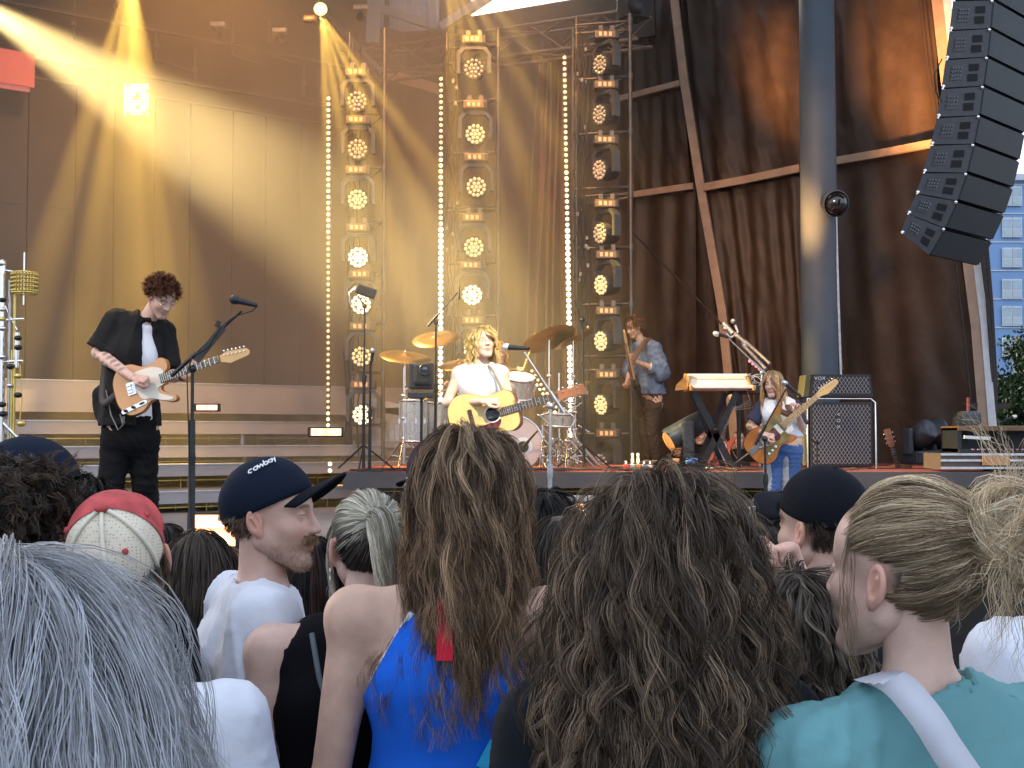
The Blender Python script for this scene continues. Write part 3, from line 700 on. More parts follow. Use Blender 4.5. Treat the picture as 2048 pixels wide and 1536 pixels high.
def nets(D, lo, h):
    I = D < 0; n = D.shape
    c = [(i, j, k) for i in (0, 1) for j in (0, 1) for k in (0, 1)]
    sl = lambda o: tuple(slice(o[a], n[a]-1+o[a]) for a in range(3))
    S = sum(I[sl(o)].astype(np.int8) for o in c); act = (S > 0) & (S < 8)
    idx = -np.ones(act.shape, np.int32); cells = np.argwhere(act); idx[act] = np.arange(len(cells))
    acc = np.zeros((len(cells), 3)); cnt = np.zeros(len(cells))
    for a in c:
        for ax in range(3):
            if a[ax]: continue
            b = list(a); b[ax] = 1
            da = D[cells[:, 0]+a[0], cells[:, 1]+a[1], cells[:, 2]+a[2]]; db = D[cells[:, 0]+b[0], cells[:, 1]+b[1], cells[:, 2]+b[2]]
            m = (da < 0) != (db < 0); t = np.where(m, da/np.where(m, da-db, 1), 0)
            p = np.array(a, float)[None].repeat(len(cells), 0); p[:, ax] = t; acc[m] += p[m]; cnt[m] += 1
    Vt = lo+h*(cells+acc/np.maximum(cnt, 1)[:, None]); Fs = []
    for ax in range(3):
        s0 = [slice(0, n[a]) for a in range(3)]; s1 = list(s0); s0[ax] = slice(0, n[ax]-1); s1[ax] = slice(1, n[ax])
        A, B = I[tuple(s0)], I[tuple(s1)]; e = np.argwhere(A != B); u, v = (ax+1) % 3, (ax+2) % 3
        ok = (e[:, u] > 0) & (e[:, v] > 0) & (e[:, u] < n[u]-1) & (e[:, v] < n[v]-1); e = e[ok]
        def g(du, dv):
            q = e.copy(); q[:, u] += du; q[:, v] += dv; return idx[q[:, 0], q[:, 1], q[:, 2]]
        f = np.stack([g(-1, -1), g(0, -1), g(0, 0), g(-1, 0)], 1); ins = A[e[:, 0], e[:, 1], e[:, 2]]
        f[~ins] = f[~ins][:, ::-1]; Fs.append(f)
    Fq = np.concatenate(Fs) if Fs else np.zeros((0, 4), int); return Vt, Fq[(Fq >= 0).all(1)]
def np_mesh(name, Vt, Fq, m, parent, tint=None, smooth=True):
    me = bpy.data.meshes.new(name); Vt = np.asarray(Vt, float); k = len(Fq)
    if parent is not None: Vt = Vt-np.array(origin(parent))
    me.vertices.add(len(Vt)); me.vertices.foreach_set('co', Vt.ravel()); me.loops.add(4*k); me.loops.foreach_set('vertex_index', np.asarray(Fq, np.int32).ravel())
    me.polygons.add(k); me.polygons.foreach_set('loop_start', np.arange(0, 4*k, 4)); me.polygons.foreach_set('loop_total', np.full(k, 4)); me.polygons.foreach_set('use_smooth', np.full(k, smooth))
    if tint is not None:
        at = me.color_attributes.new('tint', 'FLOAT_COLOR', 'POINT'); at.data.foreach_set('color', np.concatenate([tint, np.ones((len(Vt), 1))], 1).astype(np.float32).ravel())
    me.update(); return link_mesh(name, me, m, parent)
def fabric_noise(seed, amp, freq=14, direc=(1, 1, .35)):
    r = random.Random(seed); T = []
    for _ in range(6):
        v = np.array([r.gauss(0, 1)*direc[0], r.gauss(0, 1)*direc[1], r.gauss(0, 1)*direc[2]]); v = v/np.linalg.norm(v)*freq*4.2*r.uniform(.5, 1.7); T.append((v, r.uniform(0, 6.3), r.uniform(.4, 1)))
    def f(X, Y, Z):
        o = 0
        for v, p, a in T:
            q = v[0]*X+v[1]*Y+v[2]*Z+p; o = o+a*(.35+.65*np.sin(.23*q+5*p))*(1-np.abs(np.sin(q+1.5*np.sin(.31*q+4*Z+3*X))))**2
        return (-amp*1.25*o+amp*.5).astype(np.float32)
    return f
skinm = mat('skin', attr=True, rough=.5, var=.11, vscale=22, bump=.12, bscale=260, spec=.35)
skinm.node_tree.nodes['Principled BSDF'].inputs['Subsurface Weight'].default_value = .08
skinm.node_tree.nodes['Principled BSDF'].inputs['Subsurface Radius'].default_value = (.02, .008, .004)
SK = {'pale': (.62, .42, .34), 'rosy': (.58, .37, .29), 'tan': (.5, .31, .22), 'warm': (.56, .36, .27)}
def head_field(fem=False):
    f = Field(); S = 1
    f.ell((0, -.016, .042), (.074, .096, .083), k=.02)
    f.ell((0, .035, .045), (.062, .055, .058), k=.03)         # forehead
    f.ell((0, .035, -.03), (.060, .062, .060), k=.03)         # mid face
    jw = .046 if fem else .052
    f.cone((-jw, -.002, -.045), (-.02, .068, -.092), .022, .018, k=.03); f.cone((jw, -.002, -.045), (.02, .068, -.092), .022, .018, k=.03)
    f.cone((-.010, .076, -.096), (.010, .076, -.096), .015, .015, k=.02)
    f.ell((-.038, .055, -.018), (.025, .028, .022), k=.02); f.ell((.038, .055, -.018), (.025, .028, .022), k=.02)   # cheeks
    b = .079 if fem else .082
    f.cone((-.042, b-.014, .031), (-.012, b+.003, .030), .010, .010, k=.014); f.cone((.042, b-.014, .031), (.012, b+.003, .030), .010, .010, k=.014)
    f.ell((-.032, .097, .010), (.021, .018, .012), k=.014, sub=True); f.ell((.032, .097, .010), (.021, .018, .012), k=.014, sub=True)
    f.ell((-.031, .074, .010), (.015, .014, .012), k=.004); f.ell((.031, .074, .010), (.015, .014, .012), k=.004)
    f.cone((-.042, .079, .0135), (-.021, .085, .0145), .0042, .004, k=.003); f.cone((.042, .079, .0135), (.021, .085, .0145), .0042, .004, k=.003)
    f.cone((0, .088, .022), (0, .110, -.020), .0075, .0105, k=.010); f.ell((-.012, .100, -.024), (.0085, .011, .008), k=.007); f.ell((.012, .100, -.024), (.0085, .011, .008), k=.007)
    f.cone((-.006, .104, -.032), (-.006, .100, -.03), .0035, .003, k=.003, sub=True); f.cone((.006, .104, -.032), (.006, .100, -.03), .0035, .003, k=.003, sub=True)
    f.ell((0, .084, -.05), (.026, .012, .018), k=.012)
    f.cone((-.019, .083, -.051), (0, .0965, -.0485), .0045, .006, k=.005); f.cone((.019, .083, -.051), (0, .0965, -.0485), .0045, .006, k=.005)
    f.cone((-.016, .083, -.060), (0, .0945, -.0615), .0045, .0068, k=.005); f.cone((.016, .083, -.060), (0, .0945, -.0615), .0045, .0068, k=.005)
    f.cone((-.018, .0935, -.0553), (.018, .0935, -.0553), .0022, .0022, k=.003, sub=True)
    for s in (-1, 1):   # ears: rim, lobe, hollow
        R = np.array(Matrix.Rotation(s*.35, 3, 'Z')@Matrix.Rotation(.22, 3, 'X'))
        c = np.array((s*.078, -.012, -.002))
        f.ell(c, (.0085, .0185, .031), R, k=.006); f.ell(c+np.array((s*.0065, .001, .002)), (.0055, .0115, .021), R, k=.003, sub=True)
        f.cone(c+R@np.array((s*.002, .004, -.012)), c+R@np.array((s*.004, -.004, .012)), .0025, .003, k=.003)
        f.ell(c+R@np.array((0, .006, -.027)), (.006, .009, .010), R, k=.006)
    return f
_hm = {}
def head_mesh(h, fem):
    if (h, fem) not in _hm: _hm[(h, fem)] = head_field(fem).mesh(h)
    return _hm[(h, fem)]
def head_tint(v, skin, hair, opts):
    x, y, z = v.T; n = len(v); c = np.tile(np.array(skin), (n, 1)); hair = np.array(hair)
    def blend(mask, col, a=1): c[:] = c*(1-a*mask[:, None])+np.array(col)*(a*mask[:, None])
    sm = lambda e0, e1, t: np.clip((t-e0)/(e1-e0), 0, 1)
    lip = np.exp(-((x/.019)**4)-(((z+.056)/.0105)**4))*(y > .075); blend(lip, np.array(skin)*np.array((.86, .5, .48)), .9 if opts.get('lip') else .55)
    for s in (-1, 1):
        br = np.exp(-(((x-s*.031)/.018)**4)-(((z-.034+.14*np.abs(x-s*.026))/.0048)**4))*(y > .05); blend(br, hair*.8, .85)
        if not opts.get('closed'):
            ey = np.exp(-(((x-s*.031)/.0115)**4)-(((z-.0085)/.0040)**4))*(y > .072); blend(ey, (.55, .5, .47), .9)
            ir = np.exp(-(((x-s*.031-opts.get('look', 0))/.0048)**4)-(((z-.0085)/.0042)**4))*(y > .07); blend(ir, (.05, .035, .03), .95)
        ls = np.exp(-(((x-s*.031)/.0135)**4)-(((z-.0135)/.0016)**4))*(y > .07); blend(ls, (.05, .03, .025), .85)
        earm = (np.abs(x) > .074)*(np.abs(y+.012) < .03)*(np.abs(z) < .04); blend(earm.astype(float), np.array(skin)*np.array((1.02, .78, .74)), .6)
    cheek = np.exp(-(((np.abs(x)-.042)/.02)**2)-(((z+.02)/.02)**2))*(y > .02); blend(cheek, np.array(skin)*np.array((1.03, .8, .77)), .5)
    hl = np.maximum(np.maximum(z-.088, np.minimum(.04-y, z-.04)), np.minimum(-.03-y, z+.036)); hl = np.minimum(hl, np.maximum(np.maximum(.0735-np.abs(x), np.abs(z)-.036), -.045-y)); q_ = opts.get('soft', .007)
    if opts.get('scalp', True):
        edge = sm(-q_, q_, hl); blend(edge, hair*opts.get('scalpk', .8), opts.get('scalpa', 1))
    st = opts.get('stubble')
    if st:
        q = sm(-.02, -.045, z)*sm(-.012, .01, y)*(1-np.exp(-((x/.02)**4)-(((z+.056)/.007)**4))); blend(q, np.array(st), .32)
    mu = opts.get('moustache')
    if mu:
        q = np.exp(-((x/.030)**4)-(((z+.0415+.25*np.abs(x))/.0075)**4))*(y > .06); blend(q, mu, .9)
    return c
def hand_field(f, wr, d, nrm, s=1, curl=(.5, .55, .6, .65), thumb=1, thc=.4, spread=.08):
    """d: wrist to knuckles, nrm: out of the palm, thumb: +1/-1 side along cross(d, nrm)"""
    wr, d, nrm = V3(wr), V3(d), V3(nrm); d = d/np.linalg.norm(d); nrm = nrm-d*(nrm@d); nrm /= np.linalg.norm(nrm); ac = np.cross(d, nrm)*thumb
    k = wr+d*.085*s; f.econe(wr-d*.01, k, .026*s, .018*s, .039*s, .0135*s, ac, k=.012)
    for i, (o, L) in enumerate(((.029, .068), (.010, .076), (-.010, .070), (-.028, .055))):
        p = k+ac*o*s-d*.004; ang = 0; sp_ = ac*spread*(o/.03); rr_ = .0088*s
        for j, fr in enumerate((.46, .30, .24)):
            ang += curl[i]*(1, 1.25, .8)[j]; q = p+((d+sp_)*math.cos(ang)+nrm*math.sin(ang))*L*s*fr*1.08
            f.cone(p, q, rr_, rr_*.93, k=.0035); p = q; rr_ *= .92
    p = wr+d*.022*s+ac*.026*s; q = p+(d*.55+ac*.75*(1-thc*.5)+nrm*.25)*.042*s; f.cone(wr+d*.02*s+ac*.014*s, q, .0165*s, .0115*s, k=.01)
    r_ = q+(d*.85+ac*(.35-thc)+nrm*thc*.8)*.032*s; f.cone(q, r_, .0108*s, .0098*s, k=.004); e = r_+(d*.95-ac*thc*.6+nrm*thc*.5)*.025*s; f.cone(r_, e, .0098*s, .0082*s, k=.004)
def rotm(fwd, up=(0, 0, 1), roll=0):
    """3x3 whose columns are right, forward, up"""
    y = Vector(fwd).normalized(); x = y.cross(Vector(up)).normalized(); z = x.cross(y)
    R = Matrix((x, y, z)).transposed()
    if roll: R = Matrix.Rotation(roll, 3, y)@R
    return R
def stand(x, y, z0, H, face, **ov):
    """default standing joints; face = horizontal facing vector"""
    s = H/1.75; fv = Vector(face).normalized(); r = Vector((fv.y, -fv.x, 0)); b = Vector((x, y, z0))
    L = lambda a, f_, u: b+r*(a*s)+fv*(f_*s)+Vector((0, 0, u*s))
    J = dict(pelvis=L(0, 0, .96), waist=L(0, .0, 1.10), chest=L(0, .0, 1.32), neck=L(0, -.01, 1.455), head=L(0, .02, 1.628),
             shL=L(-.175, -.01, 1.42), shR=L(.175, -.01, 1.42), elL=L(-.235, -.03, 1.12), elR=L(.235, -.03, 1.12), wrL=L(-.23, .06, .87), wrR=L(.23, .06, .87),
             hipL=L(-.09, 0, .92), hipR=L(.09, 0, .92), knL=L(-.10, .02, .50), knR=L(.10, .02, .50), anL=L(-.11, -.02, .08), anR=L(.11, -.02, .08))
    J['face'] = fv; J['s'] = s; J['hf'] = fv; J['hup'] = Vector((0, 0, 1))
    J.update(ov); return J
def body_parts(f, J, parts, inf=0, fem=False, k=.03, bulk=1.0):
    s = J['s']*bulk; X = (J['shR']-J['shL']).normalized(); U = lambda a, b, t: a.lerp(b, t)
    W = .92 if fem else 1
    if 'torso' in parts:
        f.econe(J['pelvis'], J['waist'], (.168*(1.0 if fem else 1))*s+inf, .115*s+inf, .135*W*s+inf, .098*s+inf, X, k=k+.02)
        f.econe(J['waist'], J['chest'], .135*W*s+inf, .098*s+inf, .158*W*s+inf, .112*s+inf, X, k=k+.02)
        top = U(J['chest'], J['neck'], .72); f.econe(J['chest'], top, .158*W*s+inf, .112*s+inf, .105*s+inf, .07*s+inf, X, k=k+.02)
        if fem:
            fv = J['face']
            for q in (-1, 1): f.ell(J['chest']+X*(q*.07*s)+fv*(.075*s)-Vector((0, 0, .01)), [.062*s+inf]*3, k=.05)
        for q in ('shL', 'shR'):
            f.cone(U(J['neck'], J['chest'], .12), J[q], .045*s+inf, .050*s+inf, k=k+.02)
    if 'pelvis' in parts:
        f.econe(J['pelvis']-Vector((0, 0, .05*s)), J['pelvis']+Vector((0, 0, .115*s)), .16*s+inf, .112*s+inf, .145*s+inf, .105*s+inf, X, k=k+.02)
    A = .86 if fem else 1
    for q in 'LR':
        if 'uarm' in parts:
            f.cone(J['sh'+q], J['el'+q], .054*A*s+inf, .040*A*s+inf, k=k); f.ell(J['sh'+q], [.056*A*s+inf]*3, k=k)
        if 'farm' in parts:
            m = U(J['el'+q], J['wr'+q], .3); f.cone(J['el'+q], m, .040*A*s+inf, .041*A*s+inf, k=.02); f.cone(m, J['wr'+q], .041*A*s+inf, .026*A*s+inf, k=.02)
        if 'thigh' in parts: f.cone(J['hip'+q], J['kn'+q], .088*s+inf, .058*s+inf, k=k)
        if 'calf' in parts:
            m = U(J['kn'+q], J['an'+q], .28)-J['face']*(.012*s); f.cone(J['kn'+q], m, .057*s+inf, .058*s+inf, k=.02); f.cone(m, J['an'+q], .058*s+inf, .036*s+inf, k=.02)
        if 'foot' in parts:
            a = J['an'+q]; f.cone(a-Vector((0, 0, .03*s)), a+J['face']*(.13*s)-Vector((0, 0, .05*s)), .04*s+inf, .028*s+inf, k=.02)
    if 'neck' in parts:
        f.cone(U(J['neck'], J['chest'], .1), J['head']-J['hup']*(.03*s)-J['hf']*(.02*s), .056*A*s+inf, .052*A*s+inf, k=.025)
    return f
def person(name, label, J, grp=None, skin='pale', haircol=(.05, .035, .025), fem=False, h=.012, hh=.004, hands=None, headopt=None, parts='torso pelvis uarm farm thigh calf foot neck', hs=1.0, tattoo=None, base=None, loc=None):
    root = thing(name, label, 'person', base if base is not None else ((J['anL']+J['anR'])/2-Vector((0, 0, .08))), grp)
    sk = SK[skin] if isinstance(skin, str) else skin
    V, Fq = body_parts(Field(), J, parts.split(), fem=fem).mesh(h); T = np.tile(np.array(sk), (len(V), 1))
    if tattoo is not None: T = tattoo(V, T)
    R = np.array(rotm(J['hf'], J['hup'])); hv, hf_ = head_mesh(hh/1.0, fem); sc = J['s']*hs
    ht = head_tint(hv, sk, haircol, headopt or {}); HV = (hv*sc)@R.T+V3(J['head'])
    Vs = [V, HV]; Fs = [Fq, hf_+len(V)]; Ts = [T, ht]; n = len(V)+len(HV)
    for hd in (hands or []):
        f = Field(); hand_field(f, **hd); v2, f2 = f.mesh(.0042); Vs.append(v2); Fs.append(f2+n); Ts.append(np.tile(np.array(sk)*np.array((1.0, .93, .92)), (len(v2), 1))); n += len(v2)
    np_mesh('body', np.concatenate(Vs), np.concatenate(Fs), skinm, root, np.concatenate(Ts))
    root['_'] = 0; del root['_']; return root
def garment(name, root, J, m, parts, inf=.012, h=.012, noise=None, sleeve=None, fem=False, hem=None, neckr=None, neckc=None, extra=None, bulk=1.0, legcut=None, label=None, cuts=(), arms=None):
    """cloth grown from the same joints; sleeve = fraction of the upper arm (or 1+fraction of forearm)"""
    f = Field(); ps = [p for p in parts.split() if p not in ('uarm', 'farm')]; s = J['s']
    body_parts(f, J, ps, inf, fem, bulk=bulk)
    if extra: extra(f)
    A = .88 if fem else 1
    if 'uarm' in parts:
        for q in 'LR':
            a, b = J['sh'+q], J['el'+q]; t = min(sleeve or 1, 1); e = a.lerp(b, t); d = (b-a).normalized()
            e2 = a.lerp(b, min(t+.12, 1.1)); cut = [(e, d)] if (sleeve or 1) < 1 else None
            f.cone(a, e2, .056*A*s+inf*1.3, .052*A*s+inf*1.5, k=.035, cut=cut)
            if sleeve and sleeve > 1:
                w_ = J['wr'+q]; d2 = (w_-b).normalized(); t2 = sleeve-1; f.cone(b, b.lerp(w_, min(t2+.15, 1.1)), .046*s+inf, .034*s+inf*1.2, k=.03, cut=[(b.lerp(w_, t2), d2)])
    if arms:
        for q in ('shL', 'shR'): f.cone(J[q]+Vector((0, 0, .12)), J[q]-Vector((0, 0, .07)), arms, arms*.75, k=.02, sub=True)
    if neckr: f.cone((neckc or J['neck'])+Vector((0, 0, .0)), J['head'], neckr, neckr*1.2, k=.01, sub=True)
    D, lo = f.eval(h, noise)
    def cutp(p, nrm):
        nonlocal D
        g = [lo[a]+h*np.arange(D.shape[a]) for a in range(3)]; X, Y, Z = np.meshgrid(*g, indexing='ij'); D = np.maximum(D, (X-p[0])*nrm[0]+(Y-p[1])*nrm[1]+(Z-p[2])*nrm[2])
    if hem is not None: cutp((0, 0, hem), (0, 0, -1))
    for c in cuts: cutp(*c)
    if legcut: cutp((0, 0, legcut), (0, 0, -1))
    V, Fq = nets(D.astype(np.float32), lo, h); o = np_mesh(name, V, Fq, m, root)
    if label: o['label'] = label
    return o

# ================================================================ HAIR
hairm = mat('hair_strand', attr=True, rough=.5, var=.12, vscale=30, spec=.35)
_n = hairm.node_tree; _b = _n.nodes['Principled BSDF']; _o = [q for q in _n.nodes if q.type == 'OUTPUT_MATERIAL'][0]; _t = _n.nodes.new('ShaderNodeBsdfTranslucent'); _x = _n.nodes.new('ShaderNodeMixShader'); _x.inputs[0].default_value = .38
_n.links.new(_b.inputs['Base Color'].links[0].from_socket, _t.inputs[0]); _n.links.new(_b.outputs[0], _x.inputs[1]); _n.links.new(_t.outputs[0], _x.inputs[2]); _n.links.new(_x.outputs[0], _o.inputs[0])
def norm(a): return a/np.maximum(np.linalg.norm(a, axis=-1, keepdims=True), 1e-9)
def scalp_roots(n, rng, region=None):
    """points on the head (local), direction outwards"""
    out = []
    while len(out) < n:
        d = norm(rng.normal(size=(4000, 3))); p = np.array((0, -.016, .042))+d*np.array((.076, .098, .086))
        x, y, z = p.T
        ok = ((z > .078) & (y < .075)) | ((y < .058) & (z > .04)) | ((y < .0) & (z > -.045))
        ok &= ~((np.abs(x) > .058) & (y > -.03) & (z < .03))
        if region is not None: ok &= region(x, y, z)
        out += list(p[ok])
    return np.array(out[:n])
def strands(name, root, G, nc, rc, w, cols, rng, m=None, amp=0, freq=3, tipc=.45, fuzz=.004, hl=.15, dark=.55, center=None, wob=None, lab=None, tiplight=1.0):
    """G guides (n,m,3) world; each grows nc ribbons"""
    n, M, _ = G.shape; t = np.linspace(0, 1, M)
    T = norm(np.gradient(G, axis=1)); ref = norm(rng.normal(size=(n, 1, 3))); N1 = norm(np.cross(T, ref)); N2 = np.cross(T, N1)
    if amp:
        L = np.linalg.norm(np.diff(G, axis=1), axis=-1).sum(1)[:, None]; ph = rng.uniform(0, 6.3, (n, 1)); fr = freq*L*rng.uniform(.75, 1.25, (n, 1)); env = np.clip(t*2.2-.12, 0, 1)[None]*amp*rng.uniform(.5, 1.3, (n, 1))
        G = G+(N1*(np.sin(2*PI*fr*t[None]+ph)*env)[..., None])+(N2*(np.cos(2*PI*fr*t[None]*.9+ph)*env*.7)[..., None])
        T = norm(np.gradient(G, axis=1))
    cnt = n*nc; a = rng.uniform(0, 2*PI, (n, nc, 1)); r = np.sqrt(rng.uniform(0, 1, (n, nc, 1)))*rc*rng.uniform(.6, 1.3, (n, 1, 1))
    env = (1-(1-tipc)*t**.8)[None, None]
    off = N1[:, None]*((np.cos(a)*r*env)[..., None])+N2[:, None]*((np.sin(a)*r*env)[..., None])
    ph2 = rng.uniform(0, 6.3, (n, nc, 1)); f2 = rng.uniform(1, 3.5, (n, nc, 1))
    off = off+N1[:, None]*((np.sin(2*PI*f2*t+ph2)*fuzz*t*rng.lognormal(0, .5, (n, nc, 1)))[..., None])+N2[:, None]*((np.cos(2*PI*f2*t*1.1+ph2)*fuzz*t)[..., None])
    S = (G[:, None]+off).reshape(cnt, M, 3); T = norm(np.gradient(S, axis=1))
    c0 = np.array(center if center is not None else G[:, 0].mean(0)); out = S-c0; out[..., 2] *= .35
    out = norm(out+rng.normal(size=(cnt, 1, 3))*.55*np.linalg.norm(out, axis=-1, keepdims=True)); Wd = norm(np.cross(T, out))
    wt = (w*np.clip(1.15-t**3, .15, 1))[None, :, None]*rng.uniform(.6, 1.4, (cnt, 1, 1))
    V = np.stack([S-Wd*wt/2, S+Wd*wt/2], 2).reshape(-1, 3)
    base = np.arange(cnt)[:, None]*(2*M)+np.arange(M-1)[None]*2; Fq = np.stack([base, base+1, base+3, base+2], -1).reshape(-1, 4)
    cols = np.array(cols); gi = rng.random((n, 1, 1)); mixg = np.clip(gi+rng.normal(0, .22, (n, nc, 1)), 0, 1)*(len(cols)-1); i0 = np.clip(mixg.astype(int), 0, len(cols)-2); fr = mixg-i0
    cc = (cols[i0[..., 0]]*(1-fr)+cols[i0[..., 0]+1]*fr)*rng.lognormal(0, hl, (n, nc, 1)); cc = cc.reshape(cnt, 1, 1, 3)
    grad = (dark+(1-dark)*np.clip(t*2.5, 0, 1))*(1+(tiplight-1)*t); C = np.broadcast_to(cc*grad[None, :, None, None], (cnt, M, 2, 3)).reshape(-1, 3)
    o = np_mesh(name, V, Fq, m or hairm, root, np.clip(C, 0, 1))
    if lab: o['label'] = lab
    return o
def guides_fall(J, n, L, rng, M=22, vol=.02, spread=.0, crown=(0, -.03, .12), jitter=.15, hs=1.0, region=None, back=.055, lift=0.0, lenvar=.2, part=None, spread0=.25, colw=.17, cold=.105, face=True):
    R = np.array(rotm(J['hf'], J['hup'])); s = J['s']*hs; c = V3(J['head']); P0 = scalp_roots(n, rng, region); crown = np.array(crown)
    layer = rng.uniform(0, 1, (n, 1))**.7*vol; d = P0-crown; sgn0 = np.sign(P0[:, 0]-.012)
    if part is not None: d[:, 0] += np.sign(P0[:, 0])*.03
    d[:, 2] *= .3; vel = norm(norm(d)+rng.normal(size=(n, 3))*jitter*.5); nrm0 = norm(P0-np.array((0, -.016, .03)))
    p = P0.copy(); ce = np.array((0, -.016, .04)); re = np.array((.076, .098, .086)); L_ = L*rng.uniform(1-lenvar, 1+lenvar*.4, (n, 1))/s; st = L_/(M-1)
    up = R.T@np.array((0, 0, 1.0)); fw = R.T@np.array([J['face'][0], J['face'][1], 0]); fw /= np.linalg.norm(fw)
    sx = R.T@V3((J['shR']-J['shL']).normalized()); nk = (R.T@(V3(J['neck'])-c))/s; ch = (R.T@(V3(J['chest'])-c))/s
    out = [p.copy()]; g = -up
    hd = norm(rng.normal(size=(n, 3))*.5+nrm0*np.array((1, 1, .0))); hd = hd-up*(hd@up)[:, None]
    for i in range(1, M):
        t = i/(M-1)
        q = (p-ce)/re; rad = np.linalg.norm(q, axis=1, keepdims=True); N = norm(q/re); near = np.clip(1.9-rad, 0, 1)
        tg = norm(vel-N*(vel*N).sum(1, keepdims=True)); gw = .28+.5*t
        tang = g-N*(N@g)[:, None]
        vel = norm(vel*.62+g*gw+tg*.25*near+hd*(spread*(1-t*.6)+lift*max(0, .35-t)*2)+rng.normal(size=(n, 3))*jitter*.12)
        p = p+vel*st
        tgt = 1+layer/.085*np.clip(t*5, 0, 1)+.02; q = (p-ce)/re; rad = np.linalg.norm(q, axis=1, keepdims=True); m_ = rad < tgt; p = np.where(m_, ce+q/np.maximum(rad, 1e-6)*tgt*re, p)
        # keep behind neck and on top of the back and shoulders
        rel = p-nk; zz = rel@up; xx = rel@sx; yy = rel@fw; dz = np.clip(-zz/.10, 0, 1)
        wx = .055+(colw+.03-.055)*dz; wy = .055+(cold-.055)*dz; below = zz < .05
        e = np.sqrt((xx/wx)**2+(yy/wy)**2); k = (1.02+layer[:, 0]*3)/np.maximum(e, .25); inside = below & (e < 1.02+layer[:, 0]*3)
        push = np.where(inside, k-1, 0); push = np.clip(push, 0, 1.5)*.5
        p = p+sx[None]*(xx*push*.6)[:, None]+fw[None]*(yy*push)[:, None]
        if face:
            fz = (p[:, 1] > .025) & (p[:, 2] < .062) & (np.abs(p[:, 0]) < .074); sg = np.where(sgn0 == 0, 1, sgn0); p[:, 0] = np.where(fz, p[:, 0]+sg*np.minimum(.022, np.maximum(.074-np.abs(p[:, 0])*np.sign(p[:, 0]*sg), 0)), p[:, 0])
        out.append(p.copy())
    G = np.stack(out, 1)*s; return G@R.T+c
def smooth_g(G, it=2):
    for _ in range(it): G[:, 1:-1] = .25*G[:, :-2]+.5*G[:, 1:-1]+.25*G[:, 2:]
    return G
def guides_tied(J, n, tie, rng, M=16, hs=1.0, vol=.006, region=None, loosen=.003):
    """scalp hair combed to the tie point (local)"""
    R = np.array(rotm(J['hf'], J['hup'])); s = J['s']*hs; P0 = scalp_roots(n, rng, region); ce = np.array((0, -.016, .04)); re = np.array((.077, .099, .087)); tie = np.array(tie)
    t = np.linspace(0, 1, M)[None, :, None]; q0 = norm((P0-ce)/re)[:, None]; q1 = norm((tie-ce)/re)[None, None]; om = np.arccos(np.clip((q0*q1).sum(-1, keepdims=True), -.999, .999)); q = (np.sin((1-t)*om)*q0+np.sin(t*om)*q1)/np.sin(om)
    r = 1+np.sin(PI*t)*rng.uniform(.2, 1, (n, 1, 1))*vol/.085+.015+rng.normal(0, loosen/.085, (n, 1, 1))*np.sin(PI*t); p = ce+q*re*r; e = np.clip((t-.8)/.2, 0, 1); p = p*(1-e)+(tie+norm(p-ce)*.0)*e*1+0; p = p
    return (p*s)@R.T+V3(J['head'])
def guides_short(J, n, L, rng, M=8, hs=1.0, comb=(0, .4, -.3), jitter=.6, region=None, out=.6):
    R = np.array(rotm(J['hf'], J['hup'])); s = J['s']*hs; P0 = scalp_roots(n, rng, region); ce = np.array((0, -.016, .04)); N = norm(P0-ce)
    d = norm(N*out+np.array(comb)+rng.normal(size=(n, 3))*jitter*.4); p = P0.copy(); o = [p.copy()]; re = np.array((.077, .099, .087))
    for i in range(1, M):
        d = norm(d+rng.normal(size=(n, 3))*jitter*.25+np.array(comb)*.3); p = p+d*(L/s/(M-1))*rng.uniform(.9, 1.1, (n, 1)); q = (p-ce)/re; r = np.linalg.norm(q, axis=1, keepdims=True); p = np.where(r < 1.04+.02*i, ce+q/r*(1.04+.02*i)*re, p); o.append(p.copy())
    return (np.stack(o, 1)*s)@R.T+V3(J['head'])
def bundle(path, n, r0, rng, M=20, taper=.5, flat=None):
    pts = np.array(spline([tuple(p) for p in path], 12, False)); idx = np.linspace(0, len(pts)-1, M); C = np.stack([np.interp(idx, np.arange(len(pts)), pts[:, a]) for a in range(3)], 1)
    T = norm(np.gradient(C, axis=0)); x = norm(np.cross(T, np.array((.01, 1, .02)))); y = np.cross(T, x); a = rng.uniform(0, 6.3, (n, 1)); r = np.sqrt(rng.random((n, 1)))*r0; t = np.linspace(0, 1, M)[None]
    env = np.clip(.35+t*3, 0, 1)*(1-(1-taper)*t**2)
    return C[None]+x[None]*((np.cos(a)*r*env)[..., None])+y[None]*((np.sin(a)*r*env)[..., None])
